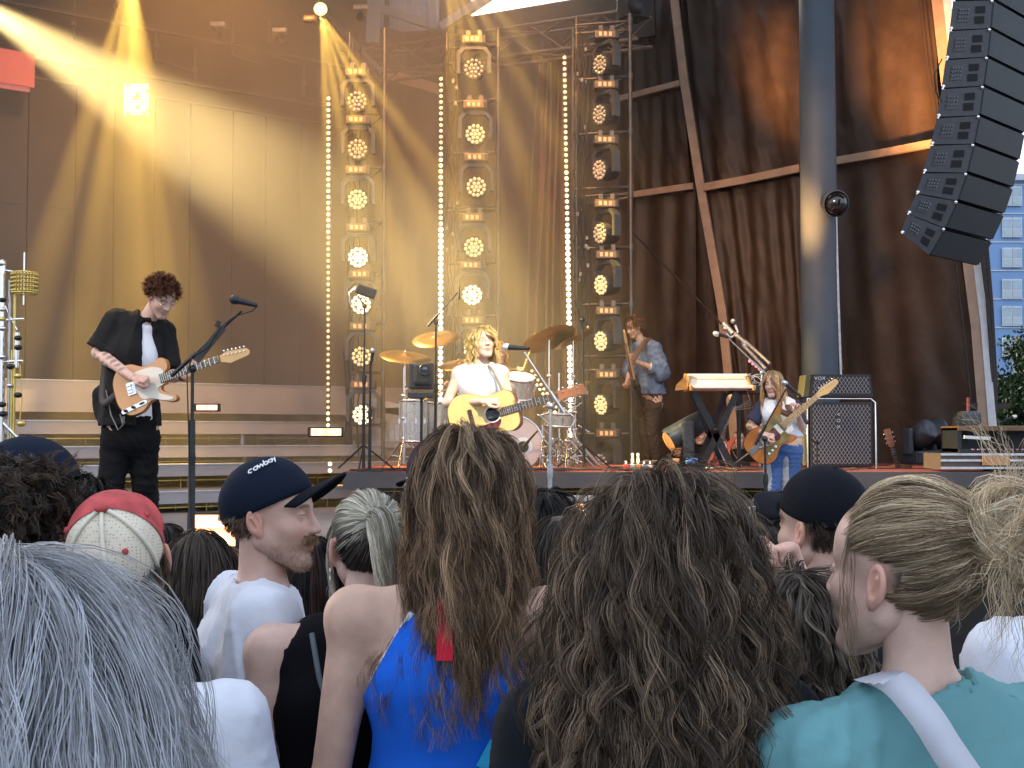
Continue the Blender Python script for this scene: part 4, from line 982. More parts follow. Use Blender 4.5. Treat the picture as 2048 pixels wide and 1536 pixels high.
def cap(root, J, mc, brimcol, hs=1.0, brim=None, tilt=0, name='cap', low=.03, seg=None, rake=.0, brimL=.075, brimup=.0):
    """six panel cap over the head; brim direction in head-local degrees from forward"""
    R = np.array(rotm(J['hf'], J['hup'])); s = J['s']*hs; ce = np.array((0, -.014, .045)); re = np.array((.083, .106, .091)); vs = []; nu, nv = 48, 14
    for j in range(nv+1):
        ph = (j/nv)**.9*(PI*.56)
        for i in range(nu):
            a = 2*PI*i/nu; pan = 1-.012*abs(math.sin(3*a))*math.sin(ph); fr = math.sin(a); drop = rake*(-fr)*.5*(j/nv)**2
            z = math.cos(ph)*(1.04 if math.cos(ph) > 0 else 1); p = ce+re*np.array((math.sin(ph)*math.cos(a)*pan, math.sin(ph)*math.sin(a)*pan, z)); p[2] -= drop; vs.append(p)
    fs = [(j*nu+i, (j+1)*nu+i, (j+1)*nu+(i+1) % nu, j*nu+(i+1) % nu) for j in range(nv) for i in range(nu)]
    V = np.array(vs); V = (V*s)@R.T+V3(J['head']); o = np_mesh(name, V, np.array(fs), mc, root)
    md = o.modifiers.new('thick', 'SOLIDIFY'); md.thickness = .003
    b = MB(); bp = (np.array((0, -.014, .045+.088*1.04))*s)@R.T+V3(J['head']); b.ball(Vector(bp), .007*s, 10, sc=(1, 1, .6)); b.build('button', mc, o)
    if brim is not None:
        A = math.radians(brim); B = MB(); n = 22; m_ = 7; g = []
        for j in range(m_+1):
            for i in range(n+1):
                u = (i/n-.5)*2; a = PI/2-u*1.05; r = j/m_; ext = brimL*math.sqrt(max(0, 1-u*u*.92))*r
                x = (re[0]+.001+ext*.35)*math.cos(a); y = (re[1]+.001)*math.sin(a)+ce[1]+ext; z = ce[2]-.012-.018*u*u*(1+r)-.25*ext*(1-brimup*4)+.01*r
                q = Matrix.Rotation(A, 3, 'Z')@Vector((x, y-ce[1], z)); g.append((np.array((q.x, q.y+ce[1], q.z))*s)@R.T+V3(J['head']))
        B.add(g, [(j*(n+1)+i, j*(n+1)+i+1, (j+1)*(n+1)+i+1, (j+1)*(n+1)+i) for j in range(m_) for i in range(n)], 0, True); bo = B.build('brim', brimcol, o); md = bo.modifiers.new('thick', 'SOLIDIFY'); md.thickness = .004
    return o
# ================================================================ INSTRUMENTS AND PLAYERS
nat = mat('wood_natural', (.62, .42, .17), .3, 0, .12, 3, stretch=(1, 12, 1)); butter = mat('wood_butterscotch', (.55, .30, .14), .28, 0, .1, 4)
maple = mat('wood_maple', (.6, .38, .16), .35, 0, .1, 8); rosew = mat('wood_dark', (.05, .03, .022), .4, 0, .2, 20); sidew = mat('wood_red', (.25, .10, .05), .35, 0, .15, 10)
pgw = mat('pickguard_cream', (.72, .66, .55), .3, 0, .03, 10); pgt = mat('pickguard_tortoise', (.10, .02, .03), .2, 0, .8, 40); frt = mat('fret_metal', (.7, .68, .62), .3, 1); keyb = mat('key_white', (.75, .73, .68), .35)
burst = mat('sunburst', (.34, .12, .025), .25, 0, .2, 6); redg = mat('guitar_red', (.55, .07, .04), .25, 0, .1, 6)
def guitar(name, label, bridge, nut, nrm, kind, grp=None):
    B, Nn = Vector(bridge), Vector(nut); x = (Nn-B).normalized(); z = Vector(nrm); z = (z-x*z.dot(x)).normalized(); y = z.cross(x); R = Matrix((x, y, z)).transposed()
    t = thing(name, label, 'guitar', B, grp); SL = (Nn-B).length; G = lambda a, b, c=0: B+R@Vector((a, b, c))
    if kind == 'tele': ol = [(-.115, 0), (-.105, .085), (-.05, .15), (.03, .155), (.10, .118), (.16, .112), (.215, .135), (.262, .115), (.265, .06), (.235, .03), (.235, -.03), (.20, -.038), (.195, -.07), (.235, -.105), (.275, -.13), (.27, -.16), (.22, -.155), (.15, -.118), (.10, -.118), (.04, -.16), (-.05, -.16), (-.105, -.09)]; th, m, ms = .045, butter, burst
    elif kind == 'jazz': ol = [(-.16, -.02), (-.15, .08), (-.08, .13), (.0, .14), (.07, .115), (.12, .10), (.18, .115), (.25, .145), (.30, .15), (.30, .12), (.255, .075), (.235, .03), (.235, -.03), (.20, -.04), (.20, -.08), (.235, -.13), (.22, -.155), (.16, -.15), (.10, -.12), (.05, -.135), (-.02, -.175), (-.10, -.165), (-.15, -.10)]; th, m, ms = .042, burst, rosew
    elif kind == 'red': ol = [(-.13, 0), (-.11, .10), (-.03, .15), (.05, .13), (.12, .11), (.20, .145), (.29, .15), (.28, .11), (.23, .03), (.23, -.03), (.20, -.06), (.26, -.12), (.23, -.14), (.14, -.11), (.06, -.125), (-.03, -.16), (-.11, -.10)]; th, m, ms = .042, redg, redg
    elif kind == 'bass': ol = [(-.13, 0), (-.11, .10), (-.03, .155), (.06, .13), (.14, .115), (.24, .15), (.34, .16), (.33, .12), (.28, .035), (.28, -.035), (.25, -.06), (.30, -.13), (.26, -.15), (.16, -.12), (.06, -.13), (-.04, -.16), (-.11, -.10)]; th, m, ms = .045, blackm, blackm
    else: ol = [(-.165, 0), (-.155, .11), (-.10, .178), (-.02, .195), (.07, .165), (.14, .132), (.20, .135), (.27, .145), (.325, .11), (.335, .04), (.335, -.04), (.325, -.11), (.27, -.145), (.20, -.135), (.14, -.132), (.07, -.165), (-.02, -.195), (-.10, -.178), (-.155, -.11)]; th, m, ms = .11, nat, sidew
    o2 = spline(ol, 5); b = MB(); b.prism(o2, G(0, 0, -th/2), R, th, 0, 1, bev=.006); b.build('body', [m, ms], t)
    nl = .052/2 if kind == 'ac' else .042/2; x0 = .2 if kind != 'ac' else .2
    ns = (.19 if kind != 'ac' else .30)
    b = MB(); b.add([G(ns, -.028, .002), G(ns, .028, .002), G(SL, .0215, .002), G(SL, -.0215, .002), G(ns, -.02, -.03), G(ns, .02, -.03), G(SL, .017, -.016), G(SL, -.017, -.016)], [(0, 3, 2, 1), (4, 5, 6, 7), (0, 4, 7, 3), (1, 2, 6, 5), (2, 3, 7, 6), (0, 1, 5, 4)]); nk = b.build('neck', maple if kind != 'ac' else sidew, t)
    b = MB(); fb = .2 if kind != 'ac' else .20; c = .004; b.add([G(fb, -.029, c), G(fb, .029, c), G(SL, .0215, c), G(SL, -.0215, c), G(fb, -.029, c+.006), G(fb, .029, c+.006), G(SL, .0215, c+.006), G(SL, -.0215, c+.006)], [(4, 5, 6, 7), (0, 4, 7, 3), (1, 2, 6, 5), (0, 1, 5, 4), (2, 3, 7, 6)])
    b.build('fretboard', maple if kind == 'jazz' else rosew, nk)
    b = MB()
    for k in range(1, 21):
        xx = SL*2**(-k/12); 
        if xx > fb: b.bar(G(xx, -.026, c+.0075), G(xx, .026, c+.0075), .003, .003, up=z)
    for k in (3, 5, 7, 9, 12, 15): b.ball(G(SL*(2**(-k/12)+2**(-(k-1)/12))/2, 0, c+.006), .004, 8, sc=(1, 1, .3), R=R)
    b.build('frets', frt if kind != 'jazz' else rosew, nk)
    if kind == 'ac': hd_ = [(0, -.024), (.02, -.034), (.19, -.036), (.195, 0), (.19, .036), (.02, .034), (0, .024)]
    else: hd_ = [(0, -.021), (.02, -.026), (.06, -.045), (.15, -.036), (.185, -.030), (.195, -.008), (.18, .014), (.05, .034), (.02, .026), (0, .021)]
    if kind == 'bass': hd_ = [(a*1.2, b_*1.15) for a, b_ in hd_]
    b = MB(); b.prism(hd_, G(SL, 0, -.008), R, .014, 0); hs_ = b.build('headstock', sidew if kind == 'ac' else maple, t)
    b = MB()
    for k in range(6 if kind != 'bass' else 4):
        if kind == 'ac': sgn = 1 if k < 3 else -1; b.ball(G(SL+.045+(k % 3)*.05, sgn*.046, -.006), .009, 8); b.tube([G(SL+.045+(k % 3)*.05, sgn*.02, .0), G(SL+.045+(k % 3)*.05, sgn*.02, .012)], .004, 6)
        else: b.ball(G(SL+.035+k*.026, .042-k*.003, -.006), .008, 8); b.tube([G(SL+.035+k*.026, .014-k*.003, 0), G(SL+.035+k*.026, .014-k*.003, .01)], .004, 6)
    b.build('tuning_peg', chrome, hs_)
    b = MB()
    for k in range(6): b.tube([G(0, -.024+k*.0096, .014), G(SL, -.017+k*.0068, .013)], .0007, 4)
    b.build('strings', frt, t)
    if kind == 'ac':
        MB().box(G(0, 0, .004), (.03, .15, .012), R, bev=.004).build('bridge', rosew, t)
        MB().lathe([(0, .001), (.05, .001), (.05, .004)], G(.152, 0, .0), z, 28).build('sound_hole', mat('hole_dark', (.02, .02, .03), .6), t)
        MB().lathe([(.051, .002), (.060, .003), (.061, .001)], G(.152, 0, .0), z, 28).build('rosette', white, t)
        b = MB(); b.prism(spline([(.10, -.055), (.03, -.075), (.01, -.11), (.05, -.135), (.13, -.12), (.19, -.08), (.20, -.045), (.16, -.058)], 4), G(0, 0, .003), R, .003); b.build('pickguard', pgt, t)
    elif kind == 'tele':
        b = MB(); b.prism(spline([(.02, .02), (.03, .085), (.10, .095), (.17, .09), (.225, .06), (.23, .02), (.22, -.035), (.18, -.045), (.175, -.08), (.215, -.11), (.255, -.135), (.24, -.148), (.18, -.13), (.12, -.10), (.06, -.085), (.035, -.03)], 3), G(0, 0, .0035), R, .003); b.build('pickguard', pgw, t)
        b = MB(); b.box(G(.005, 0, .005), (.055, .08, .006), R); [b.box(G(-.005, -.022+k*.022, .012), (.03, .012, .008), R) for k in range(3)]; b.build('bridge', chrome, t)
        Rc = R@Matrix.Rotation(.12, 3, 'Z'); b = MB(); b.prism([(-.078+.012*math.cos(q), .0+.013*math.sin(q)) for q in np.linspace(PI/2, 1.5*PI, 8)]+[(.078+.012*math.cos(q), .013*math.sin(q)) for q in np.linspace(-PI/2, PI/2, 8)], G(-.005, -.118, .004), Rc, .003); cp_ = b.build('control_plate', chrome, t)
        for k in (-.06, -.005): MB().lathe([(0, .018), (.009, .018), (.010, 0)], G(-.005, -.118, .004)+Rc@Vector((k, 0, 0)), z, 14).build('knob', blackm, cp_)
        MB().box(G(-.005, -.118, .01)+Rc@Vector((.055, 0, 0)), (.03, .008, .012), Rc).build('switch', black, cp_)
    elif kind == 'jazz':
        b = MB(); b.prism(spline([(-.01, .03), (.06, .085), (.14, .085), (.22, .115), (.25, .09), (.23, .03), (.22, -.04), (.19, -.05), (.19, -.10), (.16, -.125), (.08, -.10), (-.03, -.14), (-.05, -.10), (.0, -.04)], 3), G(0, 0, .0035), R, .003); b.build('pickguard', mat('pickguard_olive', (.22, .17, .07), .3, .2, .3, 20), t)
        for k in (.06, .165): MB().box(G(k, 0, .008), (.036, .086, .01), R, bev=.004).build('pickup', pgw, t)
        MB().prism(spline([(.07, -.03), (.10, .03), (.14, .03), (.14, -.05), (.10, -.07)], 3), G(0, 0, .0065), R, .002).build('guard_patch', pgt, t)
        b = MB(); b.box(G(-.005, 0, .01), (.03, .08, .012), R); b.box(G(-.09, .0, .004), (.11, .05, .004), R); b.tube([G(-.06, -.01, .02), G(.02, -.05, .03), G(.08, -.06, .03)], .003, 6); b.build('tremolo', chrome, t)
        for k in range(3): MB().lathe([(0, .014), (.009, .014), (.011, 0)], G(-.03+.04*k-.0, -.105+.005*k, .004), z, 12).build('knob', white, t)
    else:
        b = MB(); b.prism(spline([(.02, .03), (.10, .07), (.2, .05), (.2, -.04), (.1, -.08), (.0, -.11), (-.03, -.08)], 3), G(0, 0, .0035), R, .003); b.build('pickguard', white if kind == 'red' else blackm, t)
        for k in (.05, .15): MB().box(G(k, 0, .008), (.02, .085, .01), R).build('pickup', white if kind == 'red' else black, t)
        MB().box(G(-.01, 0, .008), (.03, .07, .012), R).build('bridge', chrome, t)
    return t, G
def strap_mesh(root, pts, w_, m, nm='guitar_strap', up=(0, -1, .2), par=None):
    L_ = [Vector(p) for p in spline([tuple(p) for p in pts], 6, False)]; vs = []
    for i, p in enumerate(L_):
        t_ = (L_[min(i+1, len(L_)-1)]-L_[max(i-1, 0)]).normalized(); sd_ = t_.cross(Vector(up)).normalized()*w_/2; n_ = sd_.cross(t_).normalized()*.0025; vs += [p-sd_-n_, p+sd_-n_, p+sd_+n_, p-sd_+n_]
    return MB().add(vs, [(i*4+k, i*4+(k+1) % 4, i*4+4+(k+1) % 4, i*4+4+k) for i in range(len(L_)-1) for k in range(4)], 0, True).build(nm, m, root)
def joints(D, z0, face, **px):
    J = {}
    for k, v in px.items():
        if len(v) == 2: v = (*v, 0)
        J[k] = P(v[0], v[1], D+v[2])
    J['face'] = Vector(face).normalized(); return J

# ---- guitarist at left
J = joints(8.1, FZ, (.35, -.94, 0), pelvis=(262, 862), waist=(262, 800), chest=(272, 712), neck=(292, 640, .0), head=(322, 597, -.05), shR=(234, 645, .02), shL=(322, 664, .16), elR=(196, 706, -.02), wrR=(266, 755, -.38),
           elL=(338, 752, .05), wrL=(372, 752, -.13), hipR=(236, 878), hipL=(284, 878, .05), knR=(222, 968, -.05), knL=(290, 972, .05), anR=(204, 1082, .1), anL=(296, 1082, .1))
J['s'] = .98; J['hf'] = Vector((.60, -.52, -.55)).normalized(); J['hup'] = Vector((.34, -.35, .85)).normalized()
def tat(V, T):
    a, b = V3(J['elR']), V3(J['wrR']); t = ((V-a)@(b-a))/((b-a)@(b-a)); d = np.linalg.norm(V-a-np.clip(t, 0, 1)[:, None]*(b-a), axis=1)
    m = (t > .05) & (t < .85) & (d < .06) & (np.sin(V[:, 0]*60+V[:, 2]*90)+np.sin(V[:, 2]*130-V[:, 0]*70) > .5); T[m] *= .5; return T
r = person('person', 'guitarist in black short sleeved shirt and black trousers looking down at the guitar', J, 'musicians on stage', skin='rosy', haircol=(.05, .02, .012), h=.010, hh=.004, headopt=dict(stubble=(.35, .22, .17)), tattoo=tat,
           hands=[dict(wr=J['wrR'], d=Vector((.92, -.12, -.15)), nrm=Vector((-.1, .55, -.8)), curl=(1.0, 1.1, 1.2, 1.3), thumb=-1, thc=.7),
                  dict(wr=J['wrL'], d=Vector((.5, .1, .55)), nrm=Vector((-.2, -.8, .4)), curl=(.6, .7, .75, .8), thumb=-1, thc=.3)])

teeW0 = mat('tee_cloth_white', (.72, .73, .76), .85, 0, .08, 6, .2, 18)
blks = mat('shirt_cloth_black', (.009, .008, .008), .8, 0, .25, 7, .35, 22, spec=.2); blkt = mat('trouser_cloth_black', (.006, .006, .007), .85, 0, .25, 7, .35, 20, spec=.15)
garment('tee', r, J, teeW0, 'torso pelvis', inf=.008, h=.011, neckr=.075, hem=P(0, 842, 8.1).z)
ch = J['chest']
def open_front(f):
    f.cone(P(296, 650, 8.02), P(303, 716, 8.02), .035, .062, k=.008, sub=True); f.cone(P(303, 716, 8.02), P(296, 900, 7.98), .065, .09, k=.01, sub=True)
    f.cone(P(205, 790, 8.12), P(214, 822, 8.14), .07, .085, k=.05)
garment('open_shirt', r, J, blks, 'torso pelvis uarm', inf=.028, h=.010, sleeve=.92, neckr=.062, noise=fabric_noise(21, .008, 12, (1, 1, .5)), hem=P(0, 852, 8.1).z, extra=open_front)
garment('trousers', r, J, blkt, 'pelvis thigh calf', inf=.024, h=.011, hem=FZ+.05, noise=fabric_noise(22, .008, 15, (.5, .5, 1)))
strands('hair', r, guides_short(J, 520, .062, rng2 := np.random.default_rng(70), comb=(0, .25, .05), jitter=1.0, region=lambda x, y, z: z > .02), 9, .007, .0020, [(.05, .018, .01), (.12, .04, .02), (.22, .09, .045)], rng2, amp=.009, freq=24, fuzz=.005, hl=.2, dark=.8)
def hpt(J, p): return Vector((np.array(p)*J['s'])@np.array(rotm(J['hf'], J['hup'])).T+V3(J['head']))
b = MB()
for sx in (-1, 1): b.tube([hpt(J, (sx*.032+.024*math.cos(q), .103, .006+.02*math.sin(q))) for q in np.linspace(0, 2*PI, 16)], .0014, 5); b.tube([hpt(J, (sx*.056, .1, .008)), hpt(J, (sx*.082, -.005, .012))], .0014, 5)
b.build('glasses', frt, r); MB().tube([hpt(J, (-.082, -.02, .0)), hpt(J, (-.085, -.05, .02)), hpt(J, (-.07, -.09, -.03)), hpt(J, (-.06, -.08, -.12))], .003, 5).build('earphone_cable', pgw, r)
MB().lathe([(.034, -.012), (.037, 0), (.034, .012)], J['wrL'].lerp(J['elL'], .15), (J['wrL']-J['elL']), 16).build('watch', black, r)
g1, G1 = guitar('electric_guitar', 'butterscotch electric guitar with cream pickguard held by the left guitarist', P(262, 778, 7.80), P(440, 718, 7.72), (-.08, -1, .12), 'tele')
strap_mesh(g1, [G1(-.11, .0, -.02), P(206, 800, 7.93), P(215, 700, 8.2)], .05, mat('strap_dark', (.03, .022, .018), .6))
b = MB(); b.tube([P(240, 828, 7.85), P(246, 850, 7.85), P(236, 860, 7.87), P(222, 830, 7.9), P(212, 780, 7.95)], .004, 6); b.build('cable', mat('cord_grey', (.2, .19, .18), .6), g1); MB().tube([P(247, 832, 7.84), P(247, 846, 7.85)], .008, 8).build('jack_plug', chrome, g1)
MB().tube([P(208, 800, 8.15), P(203, 900, 8.1), P(192, 1000, 8.15), P(186, 1090, 8.2)], .006, 6).build('lead', cablem, g1)

# ---- microphones and stands
def mic(name, label, head, tail, r=.026, gm=None, grp='stage microphones'):
    t = thing(name, label, 'microphone', head, grp); h, e = Vector(head), Vector(tail); d = (e-h).normalized(); L = (e-h).length
    MB().lathe([(0, -r), (r*.7, -r*.75), (r, 0), (r*.95, r*.9), (r*.75, r*1.1)], h, d, 16).build('grille', gm or steel, t); MB().lathe([(r*.78, r*1.1), (r*.72, r*1.5), (r*.42, L)], h, d, 14).build('handle', black, t); return t
def mic_stand(label, base, top, boom=None, m=None, tripod=False, baser=.14, grp='microphone stands'):
    t = thing('microphone_stand', label, 'microphone stand', base, grp); B, T = Vector(base), Vector(top); m = m or blackm
    if tripod:
        for k in range(3):
            a = .5+k*2*PI/3; MB().tube([B+Vector((0, 0, .25)), B+Vector((.32*math.cos(a), .32*math.sin(a), .015))], .009, 6).build('leg', m, t)
    else: MB().lathe([(0, .03), (.03, .03), (baser*.9, .018), (baser, .008), (baser, .0)], B, n=28).build('base', m, t)
    mid = B.lerp(T, .55); MB().tube([B+Vector((0, 0, .02)), mid], .016, 10).build('lower_pole', m, t); MB().tube([mid, T], .010, 8).build('upper_pole', m, t); MB().lathe([(.02, -.04), (.022, 0), (.018, .05)], mid, n=10).build('clutch', m, t)
    if boom:
        a, b_ = Vector(boom[0]), Vector(boom[1]); MB().tube([a, a.lerp(b_, .35)], .013, 8).build('boom', m, t); MB().tube([a.lerp(b_, .3), b_], .007, 8).build('boom_tip', m, t); MB().ball(T, .025, 10, sc=(1, .7, 1)).build('pivot', m, t)
    return t
t = mic_stand('tall black stand in front of the left guitarist, boom rising to the right', (P(383, 1090, 7.3).x, 7.3, FZ), P(385, 738, 7.3), (P(343, 752, 7.3), P(483, 622, 7.3)))
b = MB(); b.bar(P(392, 722, 7.3), P(446, 655, 7.3), .035); b.build('boom_sleeve', black, t); MB().box(P(436, 648, 7.3), (.02, .03, .04), Matrix.Rotation(.5, 3, 'Y')).build('knob', black, t); MB().tube([P(384, 840, 7.3), P(383, 1085, 7.3)], .02, 10).build('lower_sleeve', black, t)
MB().tube([P(515, 612, 7.3), P(505, 622, 7.3), P(470, 632, 7.3), P(440, 655, 7.28), P(415, 695, 7.28), P(385, 712, 7.28), P(374, 745, 7.28), P(378, 900, 7.28), P(381, 1085, 7.28)], .004, 6).build('cable', cablem, t)
mic('microphone', 'black microphone pointing left at the top of the left boom stand', P(467, 599, 7.3), P(514, 611, 7.3), .027, black)
t = mic_stand('chrome and black stand in front of the singer with its boom slanting up left', (P(1099, 1090, 8.3).x, 8.3, FZ), P(1101, 812, 8.3), (P(1128, 825, 8.3), P(1048, 704, 8.3)), m=steel)
mic('microphone', 'microphone with pale round grille at the singer mouth', P(1011, 694, 8.45), P(1058, 697, 8.35), .027, mat('grille_pale', (.6, .6, .6), .35, .6))
t = mic_stand('dark stand in front of the right guitarist, microphone at her chin', (P(1533, 1060, 10.1).x, 10.1, FZ), P(1530, 878, 10.1), (P(1510, 890, 10.1), P(1572, 778, 10.1))); mic('microphone', 'dark microphone angled beside the right guitarist chin', P(1568, 765, 10.1), P(1602, 793, 10.1), .024, steel)
t = mic_stand('thin stand left of the drums whose boom reaches up right', (P(870, 940, 12.4).x, 12.4, RZ), P(872, 645, 12.4), (P(856, 652, 12.4), P(915, 585, 12.4)), tripod=True); mic('microphone', 'small overhead microphone above the left cymbals', P(918, 596, 12.4), P(919, 572, 12.4), .012, blackm)
t = mic_stand('tall brass toned stand holding a lamp head at left of the drums', (P(727, 940, 12.5).x, 12.5, RZ), P(729, 612, 12.5), (P(729, 612, 12.5), P(716, 592, 12.5)), tripod=True)
fx = thing('clip_lamp', 'small dark box lamp on top of the stand left of the drums', 'lamp', P(732, 583, 12.4)); MB().box(P(732, 583, 12.4), (.20, .1, .1), Matrix.Rotation(.35, 3, 'Y'), bev=.015).build('housing', black, fx); MB().tube([P(712, 575, 12.4), P(699, 585, 12.4), P(700, 605, 12.4), P(715, 620, 12.4)], .008, 6).build('bracket', steel, fx)
t = mic_stand('short stand with round base at the left end of the riser', (P(739, 940, 12.0).x, 12.0, RZ), P(741, 730, 12.0), baser=.13); mic('microphone', 'microphone standing upright left of the cymbals', P(746, 700, 12), P(741, 735, 12), .024, steel)
t = mic_stand('thin tall stand at the right of the drums beside the third LED strip', (P(1168, 940, 12.6).x, 12.6, RZ), P(1165, 640, 12.6), (P(1165, 660, 12.6), P(1150, 600, 12.6)), tripod=True); mic('microphone', 'slim condenser microphone above the right cymbals', P(1176, 655, 12.6), P(1166, 632, 12.6), .014, maple)
t = mic_stand('chrome boom stand behind the keyboards', (P(1520, 940, 13.2).x, 13.2, RZ), P(1524, 745, 13.2), (P(1536, 752, 13.2), P(1452, 672, 13.2)), m=steel, tripod=True); mic('microphone', 'microphone with silver ball left of the tie rod', P(1431, 667, 13.2), P(1457, 675, 13.2), .03, mat('grille_pale'))
t = mic_stand('small stand at the far right edge by the tree', (P(1995, 900, 12.2).x, 12.2, 1.37), P(1998, 845, 12.2), (P(1996, 850, 12.2), P(2012, 838, 12.2))); mic('microphone', 'pale microphone in front of the tree', P(2030, 833, 12.2), P(2010, 839, 12.2), .02, mat('grille_pale'))

# ---- singer
J = joints(9.0, FZ, (.12, -.99, 0), pelvis=(958, 872), waist=(958, 820), chest=(960, 768), neck=(961, 733), head=(966, 688, -.03), shR=(918, 748), shL=(1003, 746, .02), elR=(893, 806, -.02), wrR=(968, 803, -.37), elL=(1022, 806, .0), wrL=(1033, 832, -.22),
           hipR=(938, 890), hipL=(982, 890), knR=(938, 1000), knL=(985, 1000), anR=(938, 1105), anL=(988, 1105))
J['s'] = .95; J['hf'] = Vector((.33, -.93, .14)).normalized(); J['hup'] = Vector((-.10, .10, 1)).normalized()
r = person('person', 'singer with wavy golden hair and white sleeveless top playing acoustic guitar', J, 'musicians on stage', skin='pale', haircol=(.35, .22, .08), fem=True, h=.009, hh=.0032, headopt=dict(lip=1, scalpk=1, closed=False),
           hands=[dict(wr=J['wrR'], d=Vector((.95, -.1, .05)), nrm=Vector((0, .5, -.85)), curl=(.7, .8, .9, 1.0), thumb=-1), dict(wr=J['wrL'], d=Vector((.25, -.05, .85)), nrm=Vector((.1, -.8, .5)), curl=(.7, .8, .85, .9), thumb=-1, thc=.3, s=.95)])
garment('top', r, J, mat('cloth_white', (.8, .8, .8), .8, 0, .04, 8, .1, 20), 'torso pelvis', inf=.010, h=.009, fem=True, neckr=.066, neckc=J['neck']-Vector((0, .0, .0)), cuts=[(J['shR']+Vector((.045, 0, 0)), (-.95, 0, -.25)), (J['shL']-Vector((.045, 0, 0)), (.95, 0, -.25))] and [])
garment('trousers', r, J, mat('cloth_white'), 'pelvis thigh calf', inf=.03, h=.014, hem=FZ+.03, noise=fabric_noise(23, .008))
G = smooth_g(guides_fall(J, 240, .24, np.random.default_rng(71), M=16, vol=.035, spread=.10, jitter=.25, crown=(.02, 0, .125), region=lambda x, y, z: ~((y > .03) & (z < .09)), lenvar=.3))
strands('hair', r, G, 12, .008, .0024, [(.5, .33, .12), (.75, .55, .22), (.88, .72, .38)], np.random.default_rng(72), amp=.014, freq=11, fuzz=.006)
MB().tube([hpt(J, (-.082+.004*math.cos(q), -.004+.018*math.sin(q), -.06+.022*math.cos(q))) for q in np.linspace(0, 2*PI, 14)], .002, 5).build('earring', gold, r)
g2, G2 = guitar('acoustic_guitar', 'natural wood acoustic guitar with dark red pickguard held by the singer', P(944, 840, 8.72), P(1116, 792, 8.60), (.02, -1, .06), 'ac')
strap_mesh(g2, [G2(.30, .06, -.09), P(1010, 790, 8.80), P(986, 742, 8.86), P(972, 728, 8.98)], .020, mat('strap_tan_grey', (.2, .16, .12), .7))

# ---- bassist
J = joints(15.0, RZ, (-.8, -.6, 0), pelvis=(1301, 806), waist=(1299, 776), chest=(1292, 724), neck=(1283, 686), head=(1268, 655, -.04), shL=(1306, 698, -.12), shR=(1272, 699, .12), elL=(1322, 742, -.18), wrL=(1270, 723, -.30), elR=(1262, 742, .05), wrR=(1256, 757, -.22),
           hipL=(1306, 815, -.07), hipR=(1290, 815, .07), knL=(1302, 866, -.09), knR=(1290, 866, .05), anL=(1312, 920, -.05), anR=(1296, 920, .1))
J['s'] = 1.0; J['hf'] = Vector((-.72, -.50, -.42)).normalized(); J['hup'] = Vector((-.2, -.1, 1)).normalized()
r = person('person', 'bassist in a faded denim jacket and dark brown trousers by the right light tower', J, 'musicians on stage', skin='tan', haircol=(.10, .05, .03), h=.011, hh=.0045, headopt=dict(stubble=(.3, .18, .12)),
           hands=[dict(wr=J['wrL'], d=Vector((-.8, -.1, .5)), nrm=Vector((-.3, .3, .8)), curl=(.8, .9, 1, 1.1), thumb=1), dict(wr=J['wrR'], d=Vector((-.2, -.2, -1)), nrm=Vector((-.4, .7, 0)), curl=(.7, .8, .9, 1), thumb=1)])
den = mat('denim_jacket', (.10, .15, .24), .8, 0, .35, 9, .35, 30)
garment('denim_jacket', r, J, den, 'torso pelvis uarm farm', inf=.034, h=.012, sleeve=1.42, neckr=.062, noise=fabric_noise(25, .012, 14, (1, 1, .6)), hem=P(0, 790, 15).z)
garment('trousers', r, J, mat('cloth_brown', (.05, .032, .022), .8, 0, .2, 8, .3, 30), 'pelvis thigh calf', inf=.014, h=.012, hem=RZ+.05, noise=fabric_noise(26, .012, 15, (.5, .5, 1)))
b = MB(); b.lathe([(.052, -.04), (.056, 0), (.05, .04)], J['elL'].lerp(J['wrL'], .38), J['wrL']-J['elL'], 16); b.build('cuff', mat('denim_pale', (.5, .5, .48), .8), r)
b = MB(); b.lathe([(.062, -.02), (.078, .03), (.072, .045)], J['neck']+Vector((0, 0, .0)), (J['head']-J['neck']), 18); b.build('collar', mat('denim_pale'), r)
strands('hair', r, guides_short(J, 300, .09, np.random.default_rng(73), comb=(0, -.1, -.5), jitter=.6, region=lambda x, y, z: z > -.03), 8, .008, .003, [(.08, .035, .02), (.18, .09, .05)], np.random.default_rng(74), fuzz=.004)
g3, G3 = guitar('bass_guitar', 'dark bass guitar with maple neck held upright by the bassist', P(1272, 790, 14.72), P(1252, 690, 14.15), (-.95, -.25, -.1), 'bass')
strap_mesh(g3, [P(1262, 728, 14.5), P(1275, 706, 14.62), P(1294, 680, 14.86), P(1312, 690, 15.0)], .06, mat('strap_brown', (.12, .06, .035), .6))

# ---- right guitarist
J = joints(10.8, FZ, (-.12, -.99, 0), pelvis=(1566, 882), waist=(1564, 852), chest=(1558, 826), neck=(1555, 803), head=(1546, 769, -.03), shR=(1524, 816), shL=(1590, 815, .02), elR=(1500, 852, .0), wrR=(1527, 868, -.38), elL=(1606, 862, .0), wrL=(1596, 830, -.22),
           hipR=(1549, 905), hipL=(1584, 905), knR=(1546, 975, -.03), knL=(1580, 975), anR=(1544, 1034), anL=(1590, 1034))
J['s'] = .93; J['hf'] = Vector((-.46, -.86, -.12)).normalized(); J['hup'] = Vector((-.05, 0, 1)).normalized()
def tat2(V, T):
    a, b = V3(J['elR']), V3(J['wrR']); t = ((V-a)@(b-a))/((b-a)@(b-a)); d = np.linalg.norm(V-a-np.clip(t, 0, 1)[:, None]*(b-a), axis=1); m = (t > -.6) & (t < .9) & (d < .06) & (np.sin(V[:, 0]*90+V[:, 2]*110)+np.sin(V[:, 2]*170-V[:, 0]*90) > -.1); T[m] = T[m]*.55*np.array((1, .95, .75)); return T
